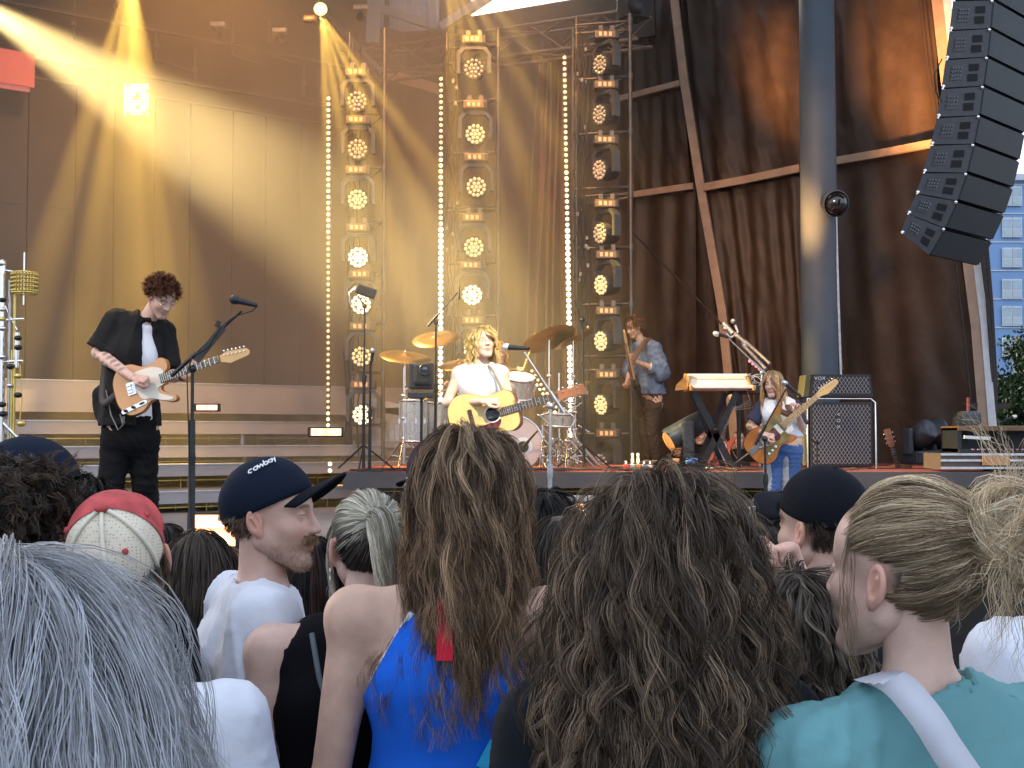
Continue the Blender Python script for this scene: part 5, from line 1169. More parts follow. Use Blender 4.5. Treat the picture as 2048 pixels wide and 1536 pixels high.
r = person('person', 'guitarist with long blonde hair, navy sleeved tee and two tone jeans', J, 'musicians on stage', skin='rosy', haircol=(.3, .16, .08), fem=True, h=.009, hh=.0036, headopt=dict(lip=1, scalpk=1), tattoo=tat2,
           hands=[dict(wr=J['wrR'], d=Vector((.9, -.1, -.25)), nrm=Vector((0, .6, -.7)), curl=(.8, .9, 1, 1.1), thumb=-1, s=.95), dict(wr=J['wrL'], d=Vector((-.1, -.1, .9)), nrm=Vector((-.7, -.6, .2)), curl=(.7, .8, .85, .9), thumb=-1, thc=.3, s=.95)])
garment('tee', r, J, teeW0, 'torso pelvis', inf=.012, h=.009, fem=True, neckr=.062, hem=P(0, 874, 10.8).z, noise=fabric_noise(27, .006))
for q in 'LR':
    f = Field(); a_, b_ = J['sh'+q], J['el'+q]; e_ = a_.lerp(b_, .78); f.ell(a_, [.062]*3, k=.03); f.cone(a_, a_.lerp(b_, .9), .062, .068, k=.03, cut=[(e_, (b_-a_).normalized())]); V_, F_ = f.mesh(.009, fabric_noise(28, .005)); np_mesh('navy_sleeve', V_, F_, mat('cloth_navy', (.03, .03, .06), .8, 0, .1, 8, .2, 20), r)
MB().tube([J['neck']+Vector((.068*math.cos(q), .06*math.sin(q), -.005-.03*(math.sin(q) < 0)*abs(math.sin(q)))) for q in np.linspace(0, 2*PI, 20)], .009, 6).build('collar', mat('cloth_navy'), r)
b = MB(); b.prism(spline([(-.04, -.05), (-.05, .0), (-.02, .04), (.03, .04), (.05, 0), (.03, -.05)], 4), P(1550, 838, 10.645), Matrix(((1, 0, 0), (0, 0, -1), (0, 1, 0))), .004); b.build('shirt_print', mat('print_taupe', (.35, .3, .26), .8, 0, .5, 40), r)
jean = mat('jeans_blue', (.035, .085, .24), .8, 0, .25, 8, .3, 30)
n_ = jean.node_tree; 
garment('jeans', r, J, jean, 'pelvis thigh calf', inf=.014, h=.010, hem=FZ+.03, noise=fabric_noise(29, .009, 15, (.5, .5, 1)))
jl = mat('jeans_pale', (.30, .30, .33), .8, 0, .2, 8, .3, 30)
f = Field(); s_ = J['s']; f.cone(J['hipL']+Vector((-.062, -.022, -.02)), J['knL']+Vector((-.035, -.018, 0)), .064, .046, k=.02); f.cone(J['knL']+Vector((-.035, -.018, 0)), J['anL']+Vector((-.03, -.015, 0)), .046, .04, k=.02); V_, F_ = f.mesh(.010, fabric_noise(29, .009, 15, (.5, .5, 1))); np_mesh('pale_jeans_panel', V_, F_, jl, r)
f = Field(); f.cone(J['hipR']+Vector((-.045, -.02, -.04)), J['knR']+Vector((-.03, -.018, 0)), .060, .045, k=.02); f.cone(J['knR']+Vector((-.03, -.018, 0)), J['anR']+Vector((-.02, -.015, 0)), .045, .04, k=.02); V_, F_ = f.mesh(.010); np_mesh('pale_jeans_panel', V_, F_, jl, r)
G = smooth_g(guides_fall(J, 240, .33, np.random.default_rng(75), M=16, vol=.02, spread=.03, jitter=.1, region=lambda x, y, z: ~((y > .03) & (z < .09)), lenvar=.2))
strands('hair', r, G, 12, .008, .0024, [(.42, .18, .08), (.62, .42, .2), (.78, .62, .38)], np.random.default_rng(76), amp=.006, freq=6, fuzz=.004)
g4, G4 = guitar('electric_guitar', 'sunburst offset electric guitar with maple neck held by the right guitarist', P(1527, 884, 10.50), P(1638, 789, 10.42), (-.05, -1, .05), 'jazz')
strap_mesh(g4, [G4(.27, .12, -.03), P(1582, 830, 10.6), P(1576, 812, 10.68), P(1570, 803, 10.8)], .05, mat('strap_brown'))

# ---- drummer
J = joints(13.7, RZ, (-.1, -1, 0), pelvis=(1000, 838), waist=(1000, 805), chest=(1000, 762), neck=(999, 738), head=(997, 707, -.02), shR=(968, 752), shL=(1032, 752), elR=(938, 785, -.1), wrR=(905, 772, -.3), elL=(1052, 785, -.1), wrL=(1040, 752, -.35), hipR=(985, 848), hipL=(1015, 848), knR=(965, 850, -.4), knL=(1035, 850, -.4), anR=(965, 918, -.42), anL=(1035, 918, -.42))
J['s'] = .97; J['hf'] = Vector((.3, -.95, -.1)); J['hup'] = Vector((0, 0, 1))
r = person('person', 'drummer with amber hair mostly hidden behind the singer', J, 'musicians on stage', skin='warm', haircol=(.3, .14, .05), h=.014, hh=.005, hands=[dict(wr=J['wrR'], d=Vector((-.7, -.5, .4)), nrm=Vector((0, -.3, -.8)), curl=(1.2,)*4), dict(wr=J['wrL'], d=Vector((.2, -.3, .9)), nrm=Vector((-.5, -.6, 0)), curl=(1.2,)*4)])
garment('shirt', r, J, mat('cloth_ochre', (.35, .2, .08), .8), 'torso pelvis uarm', inf=.02, h=.014, sleeve=.8); garment('trousers', r, J, blkt, 'pelvis thigh calf', inf=.015, h=.014)
strands('hair', r, smooth_g(guides_fall(J, 160, .22, np.random.default_rng(77), M=12, vol=.03, jitter=.3)), 8, .01, .003, [(.4, .2, .06), (.6, .34, .12)], np.random.default_rng(78), amp=.01, freq=9)
for a, b_, l in ((P(900, 775, 13.2), P(838, 805, 12.9), 'wooden drumstick reaching left over the floor toms'), (P(1041, 755, 13.2), P(1061, 700, 13.1), 'wooden drumstick raised above the rack tom')):
    tag(MB().tube([a, Vector(a).lerp(b_, .8), b_], [.011, .010, .006], 8).build('drumstick', maple), l, 'drumstick', 'drumsticks')
MB().lathe([(.16, 0), (.17, .03), (.15, .07), (0, .08)], P(1000, 862, 13.7), n=24).build('seat', black, (st_ := thing('drum_stool', 'round black stool under the drummer', 'stool', P(1000, 930, 13.7)))); MB().tube([P(1000, 862, 13.7), (P(1000, 862, 13.7).x, 13.7, RZ)], .02, 8).build('post', chrome, st_)

# ---- drums
spark = mat('drum_sparkle', (.5, .47, .44), .22, .5, .35, 90); skinw = mat('drum_skin', (.62, .48, .46), .4, 0, .06, 6); reso = mat('drum_skin_amber', (.6, .38, .15), .4)
def drum(name, label, c, r, h, ax=(0, 0, 1), bottom=None, grp='drums of the kit', up=(0, 0, 1)):
    t = thing(name, label, 'drum', c, grp); c = Vector(c); ax = Vector(ax).normalized(); R = frame(ax, up)
    MB().lathe([(r, -h/2), (r, h/2)], c, ax, 40, up=up).build('shell', spark, t)
    MB().lathe([(0, h/2+.004), (r*.98, h/2+.004)], c, ax, 40, up=up).build('top_head', skinw, t); MB().lathe([(r*.98, -h/2-.003), (0, -h/2-.003)], c, ax, 40, up=up).build('bottom_head', bottom or reso, t)
    for q in (-1, 1): MB().lathe([(r*1.0, q*h/2-.015), (r*1.035, q*h/2-.015), (r*1.035, q*h/2+.012), (r*.99, q*h/2+.012)], c, ax, 40, up=up).build('hoop', chrome, t)
    for k in range(8):
        a = k*PI/4+.3; p = R@Vector((math.cos(a), math.sin(a), 0)); l = MB(); l.tube([c+p*(r*1.03)+ax*(h/2-.01), c+p*(r*1.03)-ax*(h/2-.01)], .004, 5); l.box(c+p*(r*1.02), (.02, .02, .05), R); l.build('lug', chrome, t)
    return t
bd_c = P(1022, 888, 12.7); bax = Vector((.22, -.97, .0))
t = drum('bass_drum', 'large bass drum with pinkish front head and round port', bd_c+Vector((0, .2, 0)), .285, .38, bax, skinw); fc = bd_c+Vector((0, .2, 0))+bax.normalized()*.197
MB().lathe([(.058, .001), (.095, .003), (.097, 0)], fc+Vector((.08, .02, -.03)), bax, 30).build('port_ring', white, t); MB().lathe([(0, .002), (.058, .002)], fc+Vector((.08, .02, -.03)), bax, 24).build('port', black, t)
text_mesh('lettering', 'Ludwig', .085, black, t, fc+Vector((-.03, .003, .165))+bax.normalized()*.004, frame(bax), .0008, shear=.25)
MB().tube([fc+Vector((.085, -.03, -.03)), fc+Vector((.14, -.12, .04)), fc+Vector((.22, -.2, .13))], [.03, .012, .01], 8).build('kick_microphone', blackm, t)
for q in (-1, 1): MB().tube([bd_c+Vector((q*.27, .1, -.1)), (bd_c.x+q*.38, bd_c.y-.12, RZ)], .009, 6).build('spur', chrome, t)
drum('rack_tom', 'sparkle rack tom above the bass drum showing its amber underside', P(1037, 772, 12.6), .165, .20, (.10, -.34, .93))
drum('floor_tom', 'sparkle floor tom at the left end of the kit', P(826, 842, 12.9), .14, .42); drum('floor_tom', 'second floor tom just right of the first, behind the robotic camera stand', P(862, 845, 13.3), .17, .42)
drum('snare_drum', 'shallow snare drum right of the bass drum', P(1115, 838, 13.1), .165, .13, (.05, -.1, 1))
def stand_tri(label, top, zb=RZ, cat='cymbal stand', nm='cymbal_stand', spread=.3, m=chrome):
    t = thing(nm, label, cat, (top[0], top[1], zb), 'cymbal and drum stands'); T = Vector(top); B = Vector((T.x, T.y, zb))
    MB().tube([B+Vector((0, 0, .05)), B.lerp(T, .5)], .014, 8).build('lower_pole', m, t); MB().tube([B.lerp(T, .45), T], .009, 8).build('upper_pole', m, t)
    for k in range(3):
        a = .4+2.1*k; MB().tube([B+Vector((0, 0, .32)), B+Vector((spread*math.cos(a), spread*math.sin(a), .02))], .009, 6).build('leg', m, t); MB().tube([B+Vector((0, 0, .12)), B+Vector((spread*.6*math.cos(a), spread*.6*math.sin(a), .14))], .006, 5).build('brace', m, t)
    for q in (.3, .5, .72): p = B.lerp(T, q); MB().ball(p, .024, 8, sc=(1.3, 1, 1)).build('clamp', m, t)
    return t
cymm = mat('cymbal_bronze', (.27, .16, .065), .42, .85, .2, 5, .1, 50)
def cymbal(label, c, r, ax, stand=None):
    t = thing('cymbal', label, 'cymbal', c, 'bronze cymbals'); ax = Vector(ax).normalized()
    MB().lathe([(0, .035), (.02, .034), (.035, .022), (.05, .015), (r*.6, .004), (r, -.012), (r, -.014), (.05, .013), (0, .033)], c, ax, 48).build('plate', cymm, t); MB().lathe([(0, .06), (.012, .055), (.012, .035)], c, ax, 10).build('wing_nut', chrome, t)
    return t
cy = [('leftmost bronze cymbal over the floor toms', (810, 712), 13.0, .27, (.12, -.30, .93)), ('high bronze cymbal left of the singer', (871, 676), 13.0, .245, (-.1, -.42, .90)), ('cymbal half hidden behind the singer shoulder', (918, 728), 13.7, .23, (-.1, -.30, .93)), ('large crash cymbal right of the singer microphone', (1098, 676), 13.1, .29, (-.32, .35, .9)), ('tilted cymbal in front of the third LED strip', (1146, 678), 13.3, .24, (-.42, .10, .9)), ('small cymbal at the right of the kit near the LED strip', (1150, 778), 13.4, .18, (-.5, -.2, .85))]
for l, (x_, y_), D_, r_, ax_ in cy:
    c = P(x_, y_, D_); cymbal(l, c, r_, ax_); stand_tri('chrome stand under the '+l, c-Vector((0, 0, .02)))
c = P(1118, 788, 13.0); t = cymbal('pair of small hi-hat cymbals right of the rack tom', c, .175, (0, .02, 1)); MB().lathe([(.175, -.03), (.05, -.05), (0, -.06)], c, n=40).build('bottom_plate', cymm, t); stand_tri('hi-hat stand with a thin rod on top', c+Vector((0, 0, .22)), nm='hi_hat_stand')
for l, x_, y_ in (('bare chrome stand by the left floor tom', 808, 735), ('short chrome stand right of the bass drum', 1085, 850), ('short percussion stand at the right of the kit', 1135, 860)): stand_tri(l, P(x_, y_, 12.8))
for k in range(2):
    b = MB()
    for j in range(9): b.ball(P(1062+j*6+k*2, 752+j*9-k*30+20*k, 12.9+k*.3), .014, 8)
    tag(b.build('lamp_string', mat('bulb_mid')), ['string of small warm bulbs running down behind the singer boom', 'second string of warm bulbs by the rack tom'][k], 'lights')
hwt = thing('pedal_hardware', 'tangle of chrome pedal and clamp hardware right of the bass drum', 'drum hardware', P(1118, 935, 12.9)); r_ = random.Random(5)
for k in range(34):
    p = P(r_.uniform(1075, 1160), r_.uniform(800, 935), 12.9+r_.uniform(-.2, .4)); hw = MB(); hw.tube([p, p+Vector((r_.uniform(-.14, .14), r_.uniform(-.1, .1), r_.uniform(-.15, .15)))], r_.uniform(.004, .010), 6)
    hw.ball(p, r_.uniform(.008, .018), 8); hw.build('rod', chrome, hwt)

# ---- robotic camera
rc = thing('robotic_camera', 'black robotic camera with round lens on a thin stand by the floor toms', 'camera', P(843, 940, 12.2))
MB().box(P(843, 752, 12.2), (.24, .18, .26), bev=.02).build('yoke', bodym, rc); MB().box(P(846, 748, 12.12), (.17, .14, .22), bev=.03).build('head', black, rc); c = P(850, 739, 12.05)
MB().lathe([(.055, 0), (.055, .03), (.042, .032), (.038, .02), (0, .02)], c, (0, -1, 0), 28).build('lens_ring', bodym, rc); MB().lathe([(.036, .022), (.02, .034), (0, .038)], c, (0, -1, 0), 24).build('lens', mat('lens_glass', (.02, .03, .05), .04, 0, spec=.9), rc)
MB().box(P(842, 790, 12.2), (.25, .16, .06), bev=.01).build('base', bodym, rc); MB().tube([P(843, 795, 12.2), (P(843, 795, 12.2).x, 12.2, RZ)], .014, 8).build('stand', blackm, rc)

# ---- keyboards
kb = thing('keyboard', 'white topped keyboard with orange wooden ends on a black X stand', 'keyboard', P(1420, 780, 13.4)); D_ = 13.4
zt2, zm, zb2 = P(0, 748, D_).z, P(0, 768, D_).z, P(0, 781, D_).z; xl, xr = P(1372, 0, D_).x, P(1489, 0, D_).x
b = MB(); b.add([(xl, D_+.16, zt2), (xr, D_+.16, zt2), (xr, D_-.02, zm), (xl, D_-.02, zm), (xl, D_+.2, zb2), (xr, D_+.2, zb2), (xr, D_-.02, zb2), (xl, D_-.02, zb2)], [(0, 3, 2, 1), (0, 1, 5, 4), (4, 5, 6, 7), (3, 7, 6, 2), (0, 4, 7, 3), (1, 2, 6, 5)]); b.build('case', mat('ivory_panel', (.72, .69, .6), .35), kb)
b = MB(); b.box(((xl+xr)/2+.03, D_-.14, zb2+.03), (xr-xl+.02, .24, .035), bev=.008); b.build('keys', keyb, kb); b = MB(); b.bar((xl, D_+.05, zt2-.005), (xr, D_+.05, zt2-.005), .03, .02); b.build('top_rail', white, kb)
ok_ = mat('wood_orange', (.42, .20, .06), .35, 0, .15, 8)
for xx in (xl-.012, xr+.012): MB().add([(xx-.01, D_+.2, zb2-.01), (xx-.01, D_-.32, zb2-.01), (xx-.01, D_-.32, zb2+.04), (xx-.01, D_-.1, zb2+.06), (xx-.01, D_+.12, zt2+.012), (xx-.01, D_+.2, zt2+.012), (xx+.01, D_+.2, zb2-.01), (xx+.01, D_-.32, zb2-.01), (xx+.01, D_-.32, zb2+.04), (xx+.01, D_-.1, zb2+.06), (xx+.01, D_+.12, zt2+.012), (xx+.01, D_+.2, zt2+.012)], [(5, 4, 3, 2, 1, 0), (6, 7, 8, 9, 10, 11)]+[(k, (k+1) % 6, 6+(k+1) % 6, 6+k) for k in range(6)]).build('end_cheek', ok_, kb)
b = MB(); b.add([P(1350, 781, 13.1), P(1374, 779, 13.1), P(1381, 748, 13.5), P(1374, 748, 13.5), P(1352, 770, 13.1), P(1350, 781, 13.15), P(1374, 779, 13.15), P(1381, 748, 13.55), P(1374, 748, 13.55), P(1352, 770, 13.15)], [(0, 1, 2, 3, 4), (9, 8, 7, 6, 5), (0, 5, 6, 1), (1, 6, 7, 2), (2, 7, 8, 3), (3, 8, 9, 4), (4, 9, 5, 0)]); b.build('front_cheek', ok_, kb)
xs = thing('keyboard_stand', 'black X shaped folding stand under the white keyboard', 'keyboard stand', P(1425, 940, 13.4)); 
for a, c in (((1388, 786), (1466, 936)), ((1474, 786), (1400, 940))): MB().bar(P(*a, 13.3), P(*c, 13.3), .07, .035, up=(0, 1, 0)).build('leg', blackm, xs)
for a, c in (((1384, 786), (1448, 936)), ((1452, 786), (1392, 938))): MB().bar(P(*a, 13.55), P(*c, 13.55), .05, .03, up=(0, 1, 0)).build('leg', blackm, xs)
MB().lathe([(0, .03), (.04, .02), (.04, 0)], P(1431, 860, 13.25), (0, -1, 0), 16).build('pivot', blackm, xs)
k2 = thing('keyboard', 'black keyboard shelf carrying a tangle of white cables behind the blonde guitarist', 'keyboard', P(1510, 785, 13.6)); MB().box(P(1512, 780, 13.6), (.62, .3, .09), bev=.01).build('case', black, k2); 
for xx in (1478, 1525): MB().bar(P(xx, 788, 13.6), P(xx, 938, 13.6), .04).build('leg', blackm, k2)
b = MB(); r_ = random.Random(9)
for k in range(9):
    c = P(1508+r_.uniform(-12, 14), 762+r_.uniform(-6, 6), 13.5); b.tube([c+Vector((.07*math.cos(q), .04*math.sin(q*1.3), .05*math.sin(q))) for q in np.linspace(k, k+4, 12)], .004, 5)
tag(b.build('cable_tangle', white), 'tangle of white cables lying on the black keyboard', 'cable')
b = MB()
for k in range(4): b.tube([P(1494, 782, 13.2), P(1500+k*2, 800+k*5, 13.2), P(1480-k*6, 812+k*3, 13.25), P(1462, 815, 13.3)], .003, 5)
tag(b.build('patch_cable', mat('cord_grey')), 'pale patch cables looping under the white keyboard', 'cable')
bl_ = thing('floor_spotlight', 'large dark moving spotlight tilted up left on the riser', 'spotlight', P(1375, 935, 13.8))
MB().lathe([(0, -.33), (.11, -.32), (.13, -.1), (.14, .2), (.12, .24)], P(1370, 862, 13.8), Vector((-.86, -.2, -.5)), 28).build('head', mat('fixture_blue_grey', (.05, .065, .08), .35, .2), bl_)
MB().lathe([(0, .02), (.1, .015), (.115, 0)], P(1338, 884, 13.7), Vector((-.86, -.2, -.5)), 24).build('lens', mat('lens_amber', (.8, .4, .12), .25, 0, emit=(1, .5, .12), es=.5), bl_)
MB().box(P(1377, 880, 13.62), (.13, .06, .42), bev=.03).build('yoke', mat('yoke_grey'), bl_); MB().box(P(1360, 918, 13.8), (.26, .22, .12), bev=.02).build('base', bodym, bl_); MB().prism([(-.06, 0), (.06, 0), (.04, -.09), (-.04, -.09)], P(1352, 896, 13.6), Matrix(((1, 0, 0), (0, 0, -1), (0, 1, 0))), .01).build('bracket', mat('wood_orange'), bl_)
g5, _ = guitar('electric_guitar', 'bright red electric guitar on a floor stand behind the keyboard legs', P(1436, 915, 13.9), P(1462, 800, 14.1), (-.3, -1, .1), 'red')
gs_ = thing('guitar_stand', 'small chrome stand holding the red guitar', 'guitar stand', P(1440, 940, 14)); 
for q in (-1, 1): MB().tube([P(1445, 870, 14.1), (P(1445, 870, 14.1).x+q*.18, 13.9, RZ)], .009, 6).build('leg', chrome, gs_)
for l, (x_, y_), D_, c_, sk_ in (('crew member in black seated behind the X stand', (1400, 872), 16.7, (.05, .03, .02), 'warm'), ('crew member crouching behind the stand poles right of the red guitar', (1478, 880), 16.5, (.04, .03, .02), 'warm')):
    hd_ = P(x_, y_, D_); Jx = stand(hd_.x, hd_.y, hd_.z-1.628, 1.75, (-.3, -1, 0)); Jx['head'] = hd_; r = person('person', l, Jx, 'crew behind the riser', skin=sk_, haircol=c_, h=.02, hh=.005); garment('shirt', r, Jx, blks, 'torso pelvis uarm', inf=.02, h=.02, sleeve=.6)
hd_ = P(1750, 895, 16.0); Jx = stand(hd_.x, hd_.y, hd_.z-1.628, 1.75, (-.5, -1, 0)); r = person('person', 'pale faced crew member peeking out right of the tall amplifier', Jx, 'crew behind the riser', skin='pale', haircol=(.03, .02, .02), h=.02, hh=.005); garment('shirt', r, Jx, blks, 'torso pelvis uarm', inf=.02, h=.02, sleeve=.6)

# ---- amplifier
def diamond():
    m = mat('diamond_cloth', (.02, .02, .02), .7); n = m.node_tree; L = n.links.new; b = n.nodes['Principled BSDF']; tc = n.nodes.new('ShaderNodeTexCoord'); sp = n.nodes.new('ShaderNodeSeparateXYZ'); L(tc.outputs['Object'], sp.inputs[0])
    outs = []
    for sg in (1, -1):
        a = n.nodes.new('ShaderNodeMath'); a.operation = 'MULTIPLY_ADD'; a.inputs[1].default_value = sg*1.55; L(sp.outputs['X'], a.inputs[0]); L(sp.outputs['Z'], a.inputs[2])
        f_ = n.nodes.new('ShaderNodeMath'); f_.operation = 'PINGPONG'; f_.inputs[1].default_value = .030; L(a.outputs[0], f_.inputs[0])
        g_ = n.nodes.new('ShaderNodeMath'); g_.operation = 'LESS_THAN'; g_.inputs[1].default_value = .0045; L(f_.outputs[0], g_.inputs[0]); outs.append(g_)
    mx = n.nodes.new('ShaderNodeMath'); mx.operation = 'MAXIMUM'; L(outs[0].outputs[0], mx.inputs[0]); L(outs[1].outputs[0], mx.inputs[1])
    c = n.nodes.new('ShaderNodeMix'); c.data_type = 'RGBA'; c.inputs[6].default_value = (.022, .017, .02, 1); c.inputs[7].default_value = (.26, .25, .26, 1); L(mx.outputs[0], c.inputs[0]); L(c.outputs[2], b.inputs['Base Color']); return m
dia = diamond(); olive = mat('tolex_olive', (.10, .085, .04), .6, 0, .2, 30, .2, 80); D_ = 12.9; Rf = Matrix(((1, 0, 0), (0, 0, -1), (0, 1, 0)))
ah = thing('guitar_amplifier', 'small wide black amplifier with diamond grille resting above the tall cabinet', 'amplifier', P(1672, 795, D_)); x0, x1 = P(1612, 0, D_).x, P(1737, 0, D_).x
z0, z1 = P(0, 793, D_).z, P(0, 749, D_).z; xm = (x0+x1)/2
MB().prism([(x0-xm, z0), (x1-xm, z0), (x1-xm-.03, z1), (x0-xm+.03, z1)], (xm, D_+.16, 0), Rf, .32).build('cabinet', [black], ah)
MB().prism([(x0-xm-.06, z0), (x0-xm-.005, z0), (x0-xm+.022, z1), (x0-xm-.03, z1)], (xm, D_+.17, 0), Rf, .30).build('side_panel', olive, ah)
MB().prism([(x0-xm+.03, z0+.03), (x1-xm-.03, z0+.03), (x1-xm-.05, z1-.025), (x0-xm+.05, z1-.025)], (xm, D_-.004, 0), Rf, .006).build('grille', dia, ah)
MB().box(P(1640, 757, D_-.012), (.14, .004, .045)).build('name_plate', black, ah); text_mesh('lettering', 'VOX', .052, mat('plate_silver', (.6, .6, .6), .3, .7), ah, P(1640, 757, D_-.016), Rf, .001, 1.1)
ac = thing('speaker_cabinet', 'tall speaker cabinet with diamond grille and chrome trolley frame', 'amplifier', P(1676, 940, D_)); z0, z1 = RZ+.02, P(0, 804, D_).z
MB().box((xm, D_+.2, (z0+z1)/2), (x1-x0-.01, .38, z1-z0), bev=.012).build('cabinet', black, ac); MB().box((x0-.03, D_+.22, (z0+z1)/2), (.05, .34, z1-z0-.02), bev=.01).build('side_panel', olive, ac)
MB().box((xm, D_+.006, (z0+z1)/2), (x1-x0-.06, .012, z1-z0-.06)).build('grille', dia, ac)
MB().box(P(1677, 841, D_-.006), (.05, .005, .13)).build('name_plate', black, ac)
for k, ch_ in enumerate('VOX'): text_mesh('lettering', ch_, .05, mat('plate_silver'), ac, P(1677, 829+k*12, D_-.010), Rf@Matrix.Rotation(-PI/2, 3, 'Z'), .001)
zt3 = P(0, 797, D_).z; MB().tube([(x0-.02, D_+.03, RZ), (x0-.02, D_+.03, zt3), (x1-.02, D_+.03, zt3), (x1+.025, D_+.03, zt3-.04), (x1+.03, D_+.03, RZ)], .012, 8).build('trolley_frame', chrome, ac)
# instrument stand in front of the cabinet
is_ = thing('guitar_stand', 'empty black guitar hanger in front of the speaker cabinet', 'guitar stand', P(1634, 940, 12.3)); MB().tube([P(1634, 940, 12.3), P(1634, 885, 12.3)], .01, 6).build('pole', blackm, is_); MB().tube([P(1623, 876, 12.3), P(1628, 884, 12.3), P(1640, 884, 12.3), P(1645, 875, 12.3)], .01, 6).build('cradle', blackm, is_)
g6, _ = guitar('acoustic_guitar', 'dark headed acoustic guitar on a stand right of the amplifier', P(1812, 990, 13.4), P(1784, 893, 13.4), (-.1, -1, .1), 'ac')

# ---- right hand side gear
def wedge_light(label, c, az):
    t = thing('floor_light', label, 'stage light', c, 'moving lights at far right'); c = Vector(c); R = Matrix.Rotation(az, 3, 'Z')
    MB().box(c, (.34, .26, .14), R, bev=.02).build('base', bodym, t); 
    for q in (-1, 1): MB().box(c+R@Vector((q*.17, 0, .17)), (.05, .12, .28), R, bev=.02).build('yoke', mat('yoke_grey'), t)
    MB().lathe([(0, -.17), (.1, -.16), (.13, 0), (.12, .15), (.1, .17), (0, .15)], c+Vector((0, 0, .22)), R@Vector((0, -.75, .5)), 24).build('head', bodym, t); return t
wedge_light('dark moving light lying at the foot of the canvas wall', P(1840, 915, 13.2), .5); wedge_light('second dark moving light just left of the piano rig', P(1874, 912, 13.3), -.4)
t = thing('floor_light', 'small dark light fixture on top of the piano rig beside the pale outer canvas edge', 'stage light', P(1932, 850, 12.6), 'moving lights at far right'); MB().box(P(1938, 836, 12.6), (.2, .2, .14), bev=.04).build('head', mat('yoke_grey'), t); MB().box(P(1918, 845, 12.6), (.08, .16, .12), bev=.02).build('base', black, t); MB().tube([P(1936, 824, 12.6), P(1936, 795, 12.6)], .016, 8).build('antenna', mat('tip_red', (.3, .06, .05), .5), t)
pr = thing('piano_rig', 'open black keyboard rig on the riser at the far right edge', 'piano', P(1975, 905, 12.4)); x0, x1 = P(1893, 0, 12.4).x, P(2110, 0, 12.4).x
MB().box(((x0+x1)/2, 12.5, P(0, 857, 12.4).z), (x1-x0, .5, .05), bev=.008).build('lid', mat('lid_brown', (.16, .08, .04), .35), pr); MB().box(((x0+x1)/2, 12.72, P(0, 880, 12.4).z), (x1-x0, .03, .24)).build('back_panel', black, pr)
MB().box((x0+.02, 12.5, P(0, 880, 12.4).z), (.04, .46, .24)).build('side_panel', black, pr); MB().box(((x0+x1)/2, 12.45, P(0, 902, 12.4).z), (x1-x0, .5, .05)).build('key_bed', black, pr)
MB().bar(P(1928, 874, 12.25), P(1980, 877, 12.25), .03, .03).build('white_handle', keyb, pr); b = MB()
for k in range(14): b.box(P(1945+k*11, 899, 12.2), (.022, .05, .012), bev=.003)
b.build('buttons', mat('button_pink', (.5, .25, .3), .4), pr)
fc_ = thing('flight_case', 'aluminium edged flight case under the piano rig at far right', 'case', P(1960, 938, 11.9)); x0, x1 = P(1872, 0, 11.9).x, P(2120, 0, 11.9).x
MB().box(((x0+x1)/2, 12.2, P(0, 923, 11.9).z), (x1-x0, .5, .15)).build('body', mat('case_wood', (.10, .07, .06), .5), fc_)
b = MB()
for yy in (909, 921, 936): b.bar((x0, 11.94, P(0, yy, 11.9).z), (x1, 11.94, P(0, yy, 11.9).z), .022, .02)
b.build('edging', alu, fc_); MB().box(P(1992, 921, 11.92), (.26, .01, .09)).build('orange_panel', mat('panel_orange', (.5, .25, .1), .5), fc_)
mon = MB(); 

# ---- small things and cables on the riser
def small(name, label, c, size, m, cat, grp=None, bev=.006): 
    t = tag(MB().box(c, size, bev=bev).build(name, m), label, cat, grp); return t
pb = thing('pedal_board', 'flat pedal board with knobs at the front of the riser by the bassist', 'pedal board', P(1275, 936, 12.4)); MB().box(P(1275, 938, 12.4), (.42, .3, .05), bev=.008).build('board', black, pb)
for k in range(5):
    p_ = MB().box(P(1252+k*12, 932, 12.3), (.055, .1, .035), bev=.006).build('pedal', [redg, steel, mat('wood_orange'), steel, keyb][k], pb); MB().lathe([(0, .03), (.009, .03), (.01, 0)], P(1252+k*12, 928, 12.3), n=10).build('knob', white, p_)
for k, l in enumerate(('left of the pair of small glowing candle lamps on the pedal board', 'right of the pair of small glowing candle lamps on the pedal board')):
    MB().lathe([(.012, 0), (.016, .03), (.010, .06), (.015, .09), (0, .1)], P(1265+k*11, 926, 12.3), n=12).build('glass', mat('lamp_cream', (.8, .7, .5), .3, emit=(1, .7, .35), es=1.5), thing('candle_lamp', l, 'lamp', P(1265+k*11, 926, 12.3)))
c1 = thing('drink_can', 'blue and white drink can lying left of the keyboard stand', 'can', P(1383, 922, 13.0)); MB().lathe([(0, -.06), (.03, -.058), (.033, -.05), (.033, .05), (.03, .058), (0, .06)], P(1383, 922, 13.0), (1, .2, 0), 18).build('body', mat('can_blue', (.1, .25, .6), .3, .3), c1)
small('small_box', 'small orange box on the riser under the floor spotlight', P(1345, 923, 13.0), (.13, .1, .06), mat('panel_orange'), 'box'); small('effects_unit', 'small yellow effects box among cables at the riser front', P(1462, 940, 12.2), (.11, .09, .035), mat('box_yellow', (.5, .36, .08), .5), 'effects box'); small('effects_unit', 'cream effects box just left of the yellow one', P(1418, 938, 12.2), (.07, .08, .035), pgw, 'effects box')
small('equipment_step', 'long low black equipment block behind the keyboard stand', P(1380, 934, 14.4), (1.3, .5, .12), black, 'platform', bev=.01)
small('equipment_case', 'dark boxy case standing behind the right light tower', P(1232, 872, 15.9), (.55, .5, .6), mat('case_dark', (.05, .045, .035), .6), 'case', bev=.01)
b = MB(); r_ = random.Random(4)
